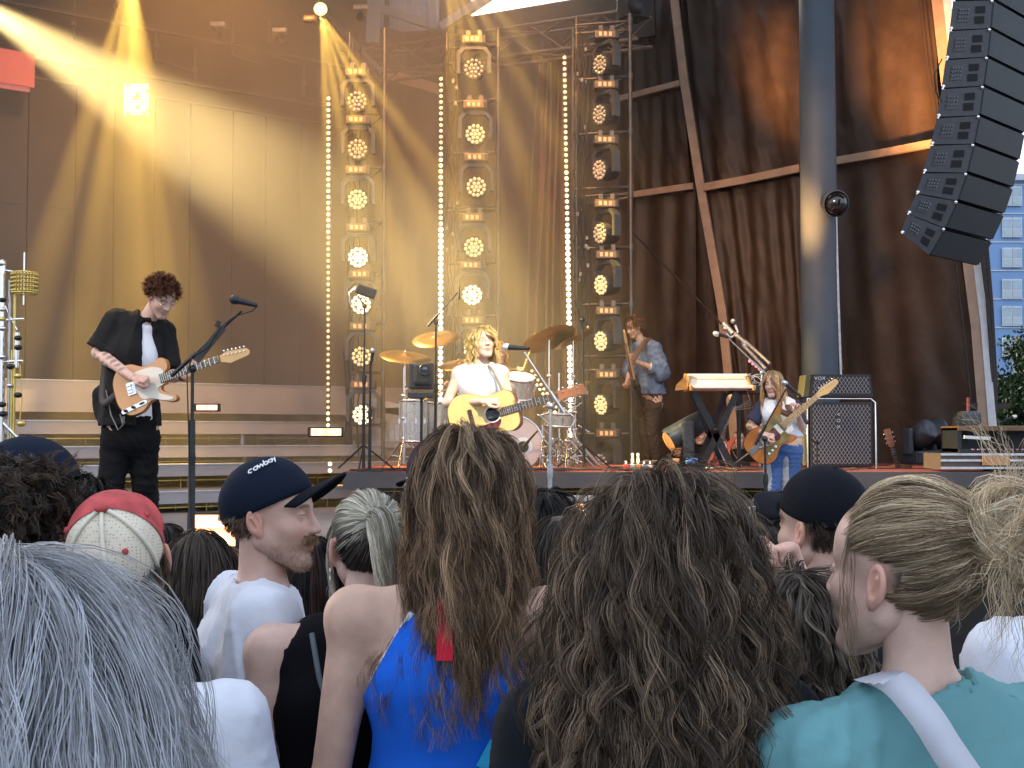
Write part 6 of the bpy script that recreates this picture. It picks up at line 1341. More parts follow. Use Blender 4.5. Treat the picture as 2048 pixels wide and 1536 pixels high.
for k in range(46):
    x_ = r_.uniform(690, 1540); D_ = r_.uniform(11.95, 12.6); p = P(x_, 940, D_); pts = []
    for q in range(7): pts.append((p.x+q*.16+r_.uniform(-.04, .04), D_+r_.uniform(-.12, .12), RZ+.008+r_.uniform(0, .02)))
    b.tube(pts, r_.uniform(.004, .008), 5)
tag(b.build('stage_cables', mat('cable_brown', (.06, .03, .025), .6, 0, .4, 10)), 'mass of dark cables strewn along the front edge of the band riser', 'cables', kind='stuff')
b = MB(); b.box(P(790, 812, 16.0), (1.0, .4, .5)); 
t = thing('equipment_rack', 'pale grey equipment rack in the haze behind the left drum stands', 'rack', P(780, 880, 15.6)); MB().box(P(785, 855, 15.6), (.55, .5, .5), bev=.01).build('case', mat('rack_grey', (.3, .3, .33), .5), t); MB().box(P(775, 815, 15.5), (.6, .3, .14), Matrix.Rotation(.2, 3, 'Y')).build('lid', mat('rack_white', (.5, .5, .52), .5), t)
for k in range(3): MB().box(P(770+k*13, 865, 15.33), (.07, .01, .22)).build('panel', steel, t)

# ---- glowing floor lamps
glow = mat('glow_orange', (.9, .5, .3), .4, emit=(1, .36, .12), es=3.2); glow2 = mat('glow_white', (.9, .7, .5), .4, emit=(1, .66, .36), es=7)
def footlight(label, x0, y0, x1, y1, D, two=True):
    a, b_ = P(x0, y0, D), P(x1, y1, D); c = (a+b_)/2; w_, h_ = b_.x-a.x, a.z-b_.z; t = thing('floor_lamp', label, 'stage light', (c.x, D, c.z-h_/2), 'glowing LED floor lamps')
    MB().box((c.x-.012, D+.06, c.z), (w_+.05, .1, h_+.03), bev=.01).build('housing', black, t); MB().box((c.x, D+.004, c.z), (w_, .01, h_)).build('glow_panel', glow, t)
    for q in ((-.28, .28) if two else (0,)): MB().box((c.x+(q*w_ if h_ < w_*.6 else 0), D-.003, c.z+(q*h_ if h_ >= w_*.6 else 0)), ((.36*w_, .006, .7*h_) if h_ < w_*.6 else (.8*w_, .006, .33*h_))).build('bright_cell', glow2, t)
    return t
footlight('large glowing orange floor lamp at the stage lip behind the cap man', 384, 1030, 470, 1092, 8.5); footlight('short glowing bar on the step right of the left microphone stand', 393, 810, 434, 820, 12.3); footlight('bright glowing bar at the foot of the leftmost LED strip', 622, 857, 682, 871, 12.2)
footlight('glowing orange floor lamp beside the raised phone', 1478, 1036, 1508, 1058, 8.5, False); footlight('glowing orange floor lamp behind the huge curly hair', 1150, 1008, 1186, 1040, 8.5, False)
t = thing('floor_lamp', 'pair of tiny round glowing lamps at the end of the steps', 'stage light', P(657, 945, 11), 'glowing LED floor lamps')
for yy in (928, 941): MB().ball(P(660, yy, 11.2), .017, 10).build('bulb', glow2, t)

# ---- chime and percussion rack at far left
pk = thing('percussion_rack', 'tall chrome percussion rack with a ring of hanging chimes at the left edge', 'percussion', P(20, 1000, 8.6)); D_ = 8.6
for xx, y0, rr, m_ in ((5, 525, .022, chrome), (20, 560, .012, steel), (30, 560, .010, gold), (24, 700, .009, gold)): MB().tube([P(xx, y0, D_), (P(xx, 800, D_).x, D_, FZ)], rr, 10).build('pole', m_, pk)
MB().ball(P(4, 527, D_), .03, 12).build('ball_cap', chrome, pk); MB().tube([P(49, 505, D_), P(47, 610, D_)], .006, 8).build('rod', chrome, pk)
for q in (-1, 1): MB().tube([P(49, 566+q*20, D_)+Vector((.085*math.cos(a), .085*math.sin(a), 0)) for a in np.linspace(0, 2*PI, 24)], .007, 6).build('ring', gold, pk)
b = MB()
for k in range(26):
    a = 2*PI*k/26; c = P(49, 566, D_)+Vector((.085*math.cos(a), .085*math.sin(a), 0))
    for q in range(5): b.ball(c+Vector((0, 0, -.055+.028*q)), .010, 6)
b.build('chime_chain', gold, pk)
b = MB(); b.tube([P(4, 540, D_), P(40, 545, D_)], .008, 6); b.tube([P(4, 640, D_), P(48, 638, D_)], .012, 6); b.tube([P(-5, 724, D_), P(46, 722, D_)], .013, 8); b.tube([P(4, 600, D_), P(34, 660, D_)], .008, 6); b.build('cross_arm', chrome, pk)
r_ = random.Random(8)
for k in range(14): MB().ball(P(r_.choice((4, 5, 20, 36, 42)), 600+k*19, D_-.02), r_.uniform(.018, .03), 8, sc=(1.2, 1, .8)).build('clamp', r_.choice((chrome, blackm, gold)), pk)
MB().tube([P(35, 665, D_), P(33, 735, D_)], .018, 10).build('chime_tube', chrome, pk); MB().tube([P(40, 730, D_), P(44, 800, D_), P(36, 870, D_), P(30, 930, D_)], .004, 6).build('cable', gold, pk); MB().tube([P(5, 845, D_), P(45, 885, D_)], .014, 8).build('foot_brace', chrome, pk)
# ================================================================ CROWD
def mk(px, py, D, face, bx=None, by=None, hf=None, hup=(0, 0, 1), bodyface=None, wide=1.0, k=1.0, **ov):
    hd = P(px, py, D); H = hd.z/1.628*1.75; fv = Vector((face[0], face[1], 0)).normalized(); s = H/1.75
    bf = Vector((bodyface[0], bodyface[1], 0)).normalized() if bodyface else fv
    base = hd-bf*(.02*s); x = P(bx, py, D).x if bx is not None else base.x
    J = stand(x, by if by is not None else base.y, 0, H, bf); J['head'] = hd; J['hf'] = Vector(hf).normalized() if hf else fv; J['hup'] = Vector(hup).normalized()
    J['neck'] = J['neck'].lerp(Vector((hd.x, hd.y, J['neck'].z)), .3); c = (J['shL']+J['shR'])/2
    if wide != 1:
        for q in ('shL', 'shR', 'elL', 'elR', 'wrL', 'wrR'): J[q] = J[q]+(J[q]-(J[q]-c).project(Vector((0, 0, 1)))-c)*(wide-1)
    J.update(ov); return J
def cloth(name, col, **k):
    a = dict(rough=.88, var=.1, vscale=6, bump=.3, bscale=26, sheen=0, spec=.15); a.update(k); return mat(name, col, **a)
teeW = cloth('tee_white', (.66, .69, .76)); teeB = cloth('tank_black', (.004, .004, .006), bscale=30); teal = cloth('tee_teal', (.125, .29, .31))
blue = cloth('dress_blue', (.012, .12, .62), bump=.15); shB = cloth('shirt_black', (.008, .010, .014)); denim = cloth('denim_light', (.3, .36, .45)); navyc = cloth('cap_navy', (.006, .011, .024), bump=.15, bscale=120)
blkc = cloth('cap_black', (.005, .006, .010), bump=.2, bscale=120); grey = cloth('shirt_grey', (.05, .05, .06)); trou = cloth('trousers_dark', (.03, .035, .05)); skirtm = cloth('trousers_blue', (.05, .08, .16))
HB = [(.018, .013, .011), (.045, .03, .022), (.10, .07, .048)]; HBR = [(.035, .023, .015), (.085, .056, .036), (.20, .14, .09)]; HBK = [(.008, .008, .009), (.02, .017, .016), (.04, .033, .03)]
def dress(root, J, m, parts='torso pelvis uarm', legs=True, **k):
    o = garment(k.pop('name', 'shirt'), root, J, m, parts, **k)
    if legs: garment('trousers', root, J, trou, 'pelvis thigh calf', inf=.012, h=.02, hem=.08)
    return o
def rng(s): return np.random.default_rng(s)

# 1 grey haired woman, front left
J = mk(16, 1380, 1.15, (.12, 1)); r = person('person', 'person with long thick silver grey hair in the near left corner', J, 'crowd in front of the stage', haircol=(.35, .35, .37), fem=True, h=.016)
dress(r, J, grey, h=.016, sleeve=.5)
G = smooth_g(guides_fall(J, 1900, .62, rng(1), M=28, vol=.09, spread=.19, jitter=.30, lift=.02, hs=1.05, crown=(0, .0, .13)))
strands('hair', r, G, 18, .013, .0008, [(.30, .30, .31), (.40, .41, .43), (.50, .52, .55), (.60, .63, .68)], rng(2), amp=.010, freq=7, fuzz=.006, hl=.14, dark=.95, tipc=.9)
# 2 red and cream trucker cap
J = mk(242, 1122, 2.1, (-.1, 1), hup=(-.02, -.34, .94), hf=(-.30, .90, .30), wide=1.12)
for q in ('shL', 'shR', 'elL', 'elR', 'chest', 'neck'): J[q] = J[q]-Vector((0, 0, .07))
r = person('person', 'person wearing a faded red and cream mesh trucker cap', J, 'crowd in front of the stage', skin='rosy', haircol=(.2, .15, .11), h=.016)
dress(r, J, teeW, h=.014, sleeve=.55, neckr=.075, noise=fabric_noise(3, .006))
red = mat('cap_red', (.42, .06, .06), .85, 0, .35, 25, .2, 90)
mesh_ = bpy.data.materials.get('cap_mesh')
def meshmat():
    m = mat('cap_mesh', (.62, .55, .43), .8, 0, .12, 20); n = m.node_tree; L = n.links.new; b = n.nodes['Principled BSDF']
    tc = n.nodes.new('ShaderNodeTexCoord'); v = n.nodes.new('ShaderNodeTexVoronoi'); v.inputs['Scale'].default_value = 190; v.inputs['Randomness'].default_value = .15; L(tc.outputs['Object'], v.inputs['Vector'])
    mr = n.nodes.new('ShaderNodeMapRange'); mr.inputs[1].default_value = .18; mr.inputs[2].default_value = .30; mr.inputs[3].default_value = .45; mr.inputs[4].default_value = 1; L(v.outputs['Distance'], mr.inputs[0]); L(mr.outputs[0], b.inputs['Alpha']); return m
cm = meshmat()
JH = dict(J); JH['hup'] = Vector((-.03, -.66, .75)).normalized(); JH['hf'] = Vector((-.20, .74, .66)).normalized(); JH['head'] = J['head']+Vector((0, -.0, .004)); JR = J; J = JH
co = cap(r, J, cm, red, brim=0, brimL=.05); co['label'] = 'cream mesh cap with red front'
R = np.array(rotm(J['hf'], J['hup'])); s = J['s']
def hp(p, J=None):
    J = J or globals()['J']; return Vector((np.array(p)*J['s'])@np.array(rotm(J['hf'], J['hup'])).T+V3(J['head']))
# red front panels: a second shell over the front half
vs = []; nu, nv = 28, 12
for j in range(nv+1):
    for i in range(nu+1):
        a = PI*(-.02+1.04*i/nu); ph = (j/nv)*PI*.55; vs.append(hp(np.array((0, -.014, .045))+np.array((.0845, .1075, .0935))*1.006*np.array((math.sin(ph)*math.cos(a), math.sin(ph)*math.sin(a), math.cos(ph)*1.03))))
MB().add(vs, [(j*(nu+1)+i, (j+1)*(nu+1)+i, (j+1)*(nu+1)+i+1, j*(nu+1)+i+1) for j in range(nv) for i in range(nu)], 0, True).build('front_panel', red, co)
sb = MB()
for a in (-90, -30, -150): 
    sb.tube([hp(np.array((0, -.014, .045))+np.array((.0845, .108, .0935))*1.008*np.array((math.sin(q*PI*.54/10)*math.cos(math.radians(a)), math.sin(q*PI*.54/10)*math.sin(math.radians(a)), math.cos(q*PI*.54/10)*1.04))) for q in range(11)], .0035, 6)
sb.build('seam_tape', mat('seam_cream', (.66, .62, .5), .8, 0, .1, 20), co)
for a in (-60, -120, 5, 180): 
    p = np.array((0, -.014, .045))+np.array((.0845, .108, .0935))*1.02*np.array((math.sin(.9)*math.cos(math.radians(a)), math.sin(.9)*math.sin(math.radians(a)), math.cos(.9))); MB().ball(hp(p), .0055, 8).build('eyelet', red, co)
MB().ball(hp((0, -.016, .143)), .013, 12, sc=(1, 1, .5)).build('top_button', red, co)
J = JR; G = guides_short(J, 150, .05, rng(5), comb=(0, -.3, -.9), region=lambda x, y, z: (z < .03)); strands('hair', r, G, 10, .006, .0014, [(.1, .07, .05), (.3, .22, .15)], rng(6), fuzz=.004)
# 3 navy cap far left
J = mk(68, 1012, 2.6, (.75, .66)); r = person('person', 'person in a navy baseball cap turned right at the far left edge', J, 'crowd in front of the stage', h=.018, hh=.005)
dress(r, J, shB, h=.018, sleeve=.5); cap(r, J, navyc, navyc, hs=1.08, brim=-8, brimL=.08)
# 4, 5 dark heads behind the grey hair
J = mk(40, 1075, 2.15, (.2, 1)); r = person('person', 'person with short tousled dark brown hair under the navy cap', J, 'crowd in front of the stage', haircol=(.03, .02, .015), h=.018, hh=.005); dress(r, J, shB, h=.018, sleeve=.5)
strands('hair', r, guides_short(J, 420, .075, rng(8), comb=(.1, -.2, -.5), jitter=1.3), 12, .009, .0016, HB, rng(9), amp=.006, freq=16, fuzz=.006)
J = mk(165, 1080, 2.45, (0, 1)); r = person('person', 'person with flat black hair behind the red trucker cap', J, 'crowd in front of the stage', haircol=(.01, .01, .012), h=.018, hh=.005); dress(r, J, shB, h=.018, sleeve=.5)
strands('hair', r, guides_short(J, 400, .06, rng(10), comb=(0, -.5, -.7), jitter=.5), 12, .009, .0016, HBK, rng(11), fuzz=.003)
# 6 brown hair with clip
J = mk(398, 1150, 3.05, (-.1, 1)); r = person('person', 'person with long brown hair between the trucker cap and the white tee', J, 'crowd in front of the stage', haircol=(.06, .045, .035), fem=True, h=.018, hh=.005); dress(r, J, grey, h=.018, sleeve=.5, fem=True)
strands('hair', r, smooth_g(guides_fall(J, 240, .5, rng(12), vol=.03, spread=.05)), 16, .010, .0016, [(.05, .038, .03), (.1, .075, .058), (.16, .12, .09)], rng(13), amp=.006, freq=6)
cl = MB(); R6 = hp((0, -.1, -.02), J); cl.tube([hp((-.06+.12*i/8, -.125-.01*math.sin(PI*i/8), -.03+.02*math.sin(PI*i/8)), J) for i in range(9)], .004, 6); cl.build('hair_clip', mat('clip_grey', (.3, .32, .32), .4), r)
# 9 small light brown head
J = mk(455, 1160, 4.0, (0, 1)); r = person('person', 'person with light ginger hair glimpsed behind the black cowboy cap man', J, 'crowd in front of the stage', haircol=(.3, .17, .09), fem=True, h=.02, hh=.006); r['label'] = 'person with light ginger hair just left of the moustached man'
dress(r, J, grey, h=.02, sleeve=.5); strands('hair', r, smooth_g(guides_fall(J, 130, .35, rng(14), vol=.02)), 12, .012, .0022, [(.2, .11, .06), (.36, .22, .12)], rng(15))
# 7 moustached man in profile
J = mk(541, 1040, 2.72, (1, -.12), bodyface=(.93, .36), bx=512, hup=(-.04, .02, 1), skin=0); J.pop('skin')
J['neck'] = J['neck']+Vector((.015, 0, .0)); J['elR'] = J['shR']+Vector((-.03, -.06, -.29)); J['wrR'] = J['elR']+Vector((.2, .02, -.12))
r = person('person', 'moustached man in a black cap and white tee laughing toward the right', J, 'crowd in front of the stage', skin='rosy', haircol=(.16, .11, .07), h=.011, hh=.0026,
           headopt=dict(stubble=(.30, .2, .15), moustache=(.22, .14, .08), scalpa=.4, soft=.02, closed=True))
garment('shirt', r, J, teeW, 'torso pelvis uarm', inf=.016, h=.009, sleeve=.85, neckr=.060, neckc=J['neck']+Vector((0, 0, .02)), noise=fabric_noise(7, .011, 11, (1, 1, .6))); garment('trousers', r, J, trou, 'pelvis thigh calf', inf=.012, h=.02, hem=.08)
Jc = dict(J); Jc['hf'] = Vector((.90, -.10, .40)).normalized(); Jc['hup'] = Vector((-.40, .02, .9)).normalized(); Jc['head'] = J['head']+Vector((.020, 0, .006)); Jc['s'] = J['s']*1.06
co = cap(r, Jc, navyc, blkc, brim=0, brimL=.078, brimup=.10); 
hd = Vector(hp((0, 0, 0), Jc)); Rt = rotm(Jc['hf'], Jc['hup'])
# small white script on the side of the crown, letters follow the curve
word = 'cowboy'; 
for i, ch in enumerate(word):
    a = math.radians(8+9.5*i); ph = .80-.015*i; ce = np.array((0, -.014, .045)); re = np.array((.083, .106, .091))*1.035
    q = lambda a, ph: hp(ce+re*np.array((math.sin(ph)*math.cos(a), math.sin(ph)*math.sin(a), math.cos(ph)*1.04)), Jc)
    p = q(a, ph); dx = (q(a+.05, ph)-q(a-.05, ph)).normalized(); dn = (q(a, ph)-q(a, ph+.05)).normalized(); nn = dx.cross(dn).normalized(); R_ = Matrix((dx, dn, nn)).transposed()
    text_mesh('embroidery', ch, .024, mat('thread_white', (.75, .78, .8), .7), co, p+nn*.001, R_, .0012, shear=.3)
G = guides_short(J, 260, .012, rng(17), comb=(0, -.3, -.8), region=lambda x, y, z: (z < .015) & (y < .03), out=.2); strands('hair', r, G, 10, .006, .0008, [(.12, .08, .05), (.26, .18, .12)], rng(18), fuzz=.001)
rb = rng(19); hv7, _ = head_mesh(.0026, False); x7, y7, z7 = hv7.T; mp = []
lipz = (np.abs(x7) < .024) & (z7 < -.049) & (z7 > -.067)
for k, (msk, n7, L7) in enumerate((((z7 < -.033) & (z7 > -.048) & (np.abs(x7) < .034) & (y7 > .07), 650, .012), ((z7 < -.050) & (z7 > -.118) & (y7 > .012+.0*z7) & (np.abs(x7) < .07) & ~lipz, 1300, .003))):
    for q7 in rb.choice(np.argwhere(msk)[:, 0], n7):
        p = hv7[q7]; o_ = norm(p-np.array((0, .01, -.05))); d = norm(o_*.6+np.array((.35*np.sign(p[0])*(k == 0), .1, -1.0))+rb.normal(size=3)*.2); mp.append([p+d*L7*q/4+o_*(.0012+.0007*q) for q in range(5)])
Gm = (np.array(mp)*J['s'])@np.array(rotm(J['hf'], J['hup'])).T+V3(J['head']); strands('moustache', r, Gm[:650], 2, .0012, .0009, [(.20, .13, .07), (.42, .29, .16)], rb, fuzz=.001, dark=1); strands('beard', r, Gm[650:], 1, .001, .0007, [(.22, .145, .095), (.42, .30, .2)], rb, fuzz=.0008, dark=1)
# 8 straight black hair
J = mk(625, 1150, 3.4, (.1, 1)); r = person('person', 'person with straight jet black hair between the moustached man and the blonde ponytail', J, 'crowd in front of the stage', haircol=(.01, .01, .01), fem=True, h=.02, hh=.006); dress(r, J, shB, h=.02, sleeve=.5)
strands('hair', r, smooth_g(guides_fall(J, 260, .55, rng(20), vol=.03, spread=.06, jitter=.05)), 14, .010, .0018, HBK+[(.12, .035, .02)], rng(21), fuzz=.002)
# 10 blonde ponytail, black tank
J = mk(737, 1100, 2.56, (-.12, 1), bx=716, by=2.5, wide=1.0); J['elL'] = J['shL']+Vector((-.05, -.03, -.28)); J['wrL'] = J['elL']+Vector((.10, .16, -.12))
r = person('person', 'person with a platinum blonde ponytail and black sleeveless top', J, 'crowd in front of the stage', skin='pale', haircol=(.03, .025, .02), fem=True, h=.012, hh=.004)
garment('tank_top', r, J, teeB, 'torso pelvis', inf=.010, h=.010, neckr=.066, neckc=J['neck']-Vector((0, 0, .005)), noise=fabric_noise(9, .0008), arms=.058); garment('trousers', r, J, trou, 'pelvis thigh calf', inf=.012, h=.02, hem=.08)
tie = (.018, -.113, .073); cols = [(.30, .26, .19), (.62, .58, .47), (.85, .82, .70)]
G = guides_tied(J, 420, tie, rng(22), loosen=.0015, region=lambda x, y, z: z > .0); strands('hair', r, G, 10, .0045, .0013, cols, rng(23), fuzz=.001, tipc=.5, dark=.35)
G = guides_tied(J, 240, tie, rng(24), loosen=.0015, region=lambda x, y, z: z <= .02); strands('hair', r, G, 10, .005, .0013, [(.02, .016, .013), (.05, .04, .03), (.16, .15, .13)], rng(25), fuzz=.001, tipc=.5, lab='darker hair at the nape')
G = bundle([hp(tie, J), hp((.024, -.150, .072), J), hp((.034, -.165, .02), J), hp((.044, -.150, -.05), J), hp((.046, -.140, -.125), J)], 130, .030, rng(26), taper=.8); strands('ponytail', r, G, 14, .004, .0013, cols, rng(27), amp=.003, freq=5, fuzz=.004, tipc=.8)
MB().tube([hp((tie[0]+.012*math.cos(q), tie[1]-.012-.004*math.sin(q), tie[2]+.013*math.sin(q)), J) for q in np.linspace(0, 2*PI, 14)], .006, 6).build('hair_tie', hairm if False else mat('tie_blonde', (.4, .38, .32), .6), r)
G = bundle([hp((-.072, .02, .06), J), hp((-.088, .0, .0), J), hp((-.082, -.01, -.08), J), hp((-.075, -.02, -.13), J)], 12, .008, rng(28)); strands('loose_strand', r, G, 6, .002, .0011, cols, rng(29), fuzz=.004)
er = MB(); 
for k in range(2): er.tube([hp((-.084+.0*k, -.014+.008*math.cos(q), -.045-.018*k+.008*math.sin(q)), J) for q in np.linspace(0, 2*PI, 12)], .0016, 5)
er.build('earring', mat('silver', (.8, .8, .78), .2, 1), r)
pts = [J['shL'].lerp(J['neck'], .55)+Vector((.0, -.10+.0*0, .03)), J['shL'].lerp(J['neck'], .6)+Vector((.01, -.125, -.05)), J['chest']+Vector((-.02, -.14, -.02)), J['chest']+Vector((.03, -.15, -.16)), J['waist']+Vector((.10, -.13, -.0))]
MB().tube(pts, .006, 6).build('bag_strap', mat('strap_grey', (.12, .15, .17), .5), r)
MB().tube([hp((-.05+.02*i, -.062, -.122-.002*i), J) for i in range(4)], .006, 6).build('lanyard', mat('lanyard_blue', (.02, .08, .5), .5), r)
# 11 woman in blue dress
J = mk(938, 1006, 2.3, (.02, 1), bx=915, wide=1.06); J['elL'] = J['shL']+Vector((-.045, -.02, -.30)); J['wrL'] = J['elL']+Vector((.04, .10, -.2)); J['elR'] = J['shR']+Vector((.03, .02, -.3)); J['wrR'] = J['elR']+Vector((-.05, .15, -.1))
r = person('person', 'person with very long wavy brown hair and bright blue open back dress', J, 'crowd in front of the stage', skin='warm', haircol=(.05, .035, .025), fem=True, h=.010, hh=.005)
cp = J['chest']; 
garment('dress', r, J, blue, 'torso pelvis', inf=.009, h=.009, noise=fabric_noise(11, .003, 9, (.2, .2, 1)), neckr=.066,
        cuts=[(cp+Vector((-.145, 0, .0)), (-.88, 0, .47)), (cp+Vector((.145, 0, .0)), (.88, 0, .47)), (cp+Vector((0, 0, .115)), (0, 0, 1))])
garment('skirt', r, J, blue, 'pelvis thigh', inf=.02, h=.02, hem=.55)
def bk(x, z, e=.012):   # point on the back of the torso, offsets from the chest joint
    t = max(0, min(1, z/.105)); w_ = (.150+(.105-.150)*t)*J['s']+.012; d_ = (.112+(.07-.112)*t)*J['s']+e
    return Vector((cp.x+x, cp.y-d_*math.sqrt(max(.02, 1-(x/w_)**2)), cp.z+z))
for sg in (-1, 1):
    MB().tube([bk(sg*(.150-.075*q/6), -.01+.125*q/6, .024) for q in range(7)], .0065, 6).build('white_trim', mat('trim_white', (.7, .72, .76), .7), r)
strap_m = [bk(-.014, .145-.020*q, .058) for q in range(6)]
vs = []
for p in strap_m: vs += [p+Vector((-.014, 0, 0)), p+Vector((.014, 0, 0)), p+Vector((.014, .004, 0)), p+Vector((-.014, .004, 0))]
MB().add(vs, [(i*4+k, i*4+(k+1) % 4, i*4+4+(k+1) % 4, i*4+4+k) for i in range(5) for k in range(4)]).build('red_strap', cloth('strap_red', (.5, .02, .04)), r)
q = bk(.075, -.13, .02); MB().box(q, (.055, .004, .05), Matrix.Rotation(.5, 3, 'Y')).build('cyan_tag', cloth('tag_cyan', (.03, .35, .6)), r)
G = smooth_g(guides_fall(J, 900, .35, rng(30), M=28, vol=.040, spread=.055, jitter=.12, crown=(0, .01, .128), hs=1.0, lenvar=.4, colw=.16), 2)
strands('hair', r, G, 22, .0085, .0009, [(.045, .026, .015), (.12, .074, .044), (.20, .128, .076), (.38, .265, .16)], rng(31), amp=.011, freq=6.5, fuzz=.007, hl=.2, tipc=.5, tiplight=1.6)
# 12, 13, 14
J = mk(872, 972, 3.5, (.1, 1)); r = person('person', 'person in a dark cap partly hidden by the long haired woman', J, 'crowd in front of the stage', h=.02, hh=.006); dress(r, J, shB, h=.02, sleeve=.5); cap(r, J, cloth('cap_maroon', (.035, .02, .03)), blkc, brim=170)
J = mk(808, 1066, 4.0, (0, 1)); r = person('person', 'person with short curly dark hair just right of the blonde ponytail', J, 'crowd in front of the stage', h=.02, hh=.006); dress(r, J, shB, h=.02, sleeve=.5); strands('hair', r, guides_short(J, 300, .05, rng(33), jitter=1.6), 8, .01, .002, HB, rng(34), amp=.008, freq=22, fuzz=.006)
J = mk(1090, 1066, 3.4, (0, 1)); r = person('person', 'person with wavy black hair right of the long haired woman', J, 'crowd in front of the stage', haircol=(.01, .01, .01), h=.02, hh=.006); dress(r, J, shB, h=.02, sleeve=.5); strands('hair', r, smooth_g(guides_fall(J, 260, .26, rng(35), vol=.035, spread=.1, jitter=.4)), 12, .010, .0018, HBK+[(.05, .04, .035)], rng(36), amp=.010, freq=10)
# 15 brown straight hair with sunglasses
J = mk(1118, 1124, 2.95, (-.5, .86)); r = person('person', 'person with straight brown hair and pale sunglasses beside the long haired woman', J, 'crowd in front of the stage', skin='warm', haircol=(.05, .035, .028), fem=True, h=.016, hh=.004); garment('top', r, J, cloth('top_cream', (.5, .45, .36)), 'torso pelvis', inf=.01, h=.014, cuts=[(J['chest']+Vector((0, 0, .06)), (0, 0, 1))]); garment('trousers', r, J, trou, 'pelvis thigh calf', inf=.012, h=.02, hem=.08)
G = smooth_g(guides_fall(J, 300, .34, rng(37), vol=.014, spread=.0, jitter=.04, region=lambda x, y, z: ~((y > .02) & (z < .07)))); strands('hair', r, G, 16, .007, .0013, [(.04, .03, .024), (.085, .064, .05), (.12, .095, .075)], rng(38), fuzz=.003)
b = MB(); b.tube([hp((-.083, -.02, .012), J), hp((-.083, .07, .014), J)], .004, 6); b.ball(hp((-.055, .098, .008), J), .024, 12, sc=(1, .3, .8)); b.ball(hp((.02, .11, .008), J), .024, 12, sc=(1, .3, .8)); b.tube([hp((-.083, .07, .014), J), hp((-.06, .1, .014), J)], .004, 6); b.build('sunglasses', mat('lens_blue', (.25, .4, .6), .15, 0, .05, 5, spec=.7), r)
# 16 big curly hair
J = mk(1318, 1165, 1.72, (.02, 1), wide=.93); r = person('person', 'person with huge tousled dark curly hair and black shirt in the near centre right', J, 'crowd in front of the stage', haircol=(.02, .015, .012), fem=True, h=.014, hh=.005)
garment('shirt', r, J, shB, 'torso pelvis uarm', inf=.014, h=.012, sleeve=.8, noise=fabric_noise(13, .006)); garment('trousers', r, J, trou, 'pelvis thigh calf', inf=.012, h=.02, hem=.08)
G = smooth_g(guides_fall(J, 1900, .50, rng(40), M=30, vol=.072, spread=.145, jitter=.42, lift=.03, hs=1.03, crown=(.0, .03, .125), lenvar=.4), 2)
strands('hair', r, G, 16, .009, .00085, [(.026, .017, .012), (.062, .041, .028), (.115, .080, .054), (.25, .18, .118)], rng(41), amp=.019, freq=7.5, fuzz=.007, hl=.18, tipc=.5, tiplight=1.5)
G = smooth_g(guides_fall(J, 50, .30, rng(42), M=18, vol=.09, spread=.25, jitter=.8, lift=.15, hs=1.03)); strands('flyaway_hair', r, G, 5, .012, .0010, [(.05, .038, .028), (.12, .09, .06)], rng(43), amp=.014, freq=9, fuzz=.012)
b = MB(); pts = [J['neck']+Vector((-.085, -.1, -.05)), J['neck']+Vector((-.10, -.15, -.14)), J['neck']+Vector((-.105, -.165, -.26))]
for i in range(2): b.bar(pts[i], pts[i+1], .035, .006, up=(0, 1, 0))
b.build('denim_strap', denim, r)
# 17 dark head, and a phone held up further forward
J = mk(1535, 1138, 3.1, (-.05, 1)); r = person('person', 'person with dark straight hair just left of the black cap man', J, 'crowd in front of the stage', haircol=(.015, .013, .012), fem=True, h=.016, hh=.006); dress(r, J, shB, h=.02, sleeve=.5, fem=True)
strands('hair', r, smooth_g(guides_fall(J, 300, .32, rng(44), vol=.02, jitter=.08)), 18, .009, .0013, HBK+[(.045, .035, .03)], rng(45), fuzz=.004)
pc_ = P(1518, 1047, 5.4); J = mk(1548, 1092, 5.9, (-.05, 1)); J['wrL'] = pc_+Vector((-.02, .04, -.13)); J['elL'] = J['shL']+Vector((-.02, -.2, -.16))
r = person('person', 'front row person with dark hair holding up a white cased phone', J, 'crowd in front of the stage', haircol=(.015, .013, .012), h=.02, hh=.006, hands=[dict(wr=J['wrL'], d=Vector((.1, -.1, 1)), nrm=Vector((.2, -1, 0)), curl=(1.1,)*4, thumb=1)]); dress(r, J, shB, h=.02, sleeve=.5)
strands('hair', r, guides_short(J, 260, .05, rng(64)), 8, .01, .003, HBK, rng(65), fuzz=.004)
ph = thing('phone', 'white cased phone held up in front of the stage lip', 'phone', pc_); Rp = Matrix.Rotation(-.25, 3, 'X'); MB().box(pc_, (.078, .009, .15), Rp, bev=.004).build('case', mat('case_white', (.6, .6, .6), .4), ph)
MB().box(pc_+Rp@Vector((0, -.0055, 0)), (.070, .002, .142), Rp).build('screen', mat('phone_screen', (.01, .01, .012), .1, emit=(.5, .45, .5), es=.05), ph); MB().box(pc_+Rp@Vector((0, -.0072, .06)), (.03, .001, .006), Rp).build('notch', white, ph)
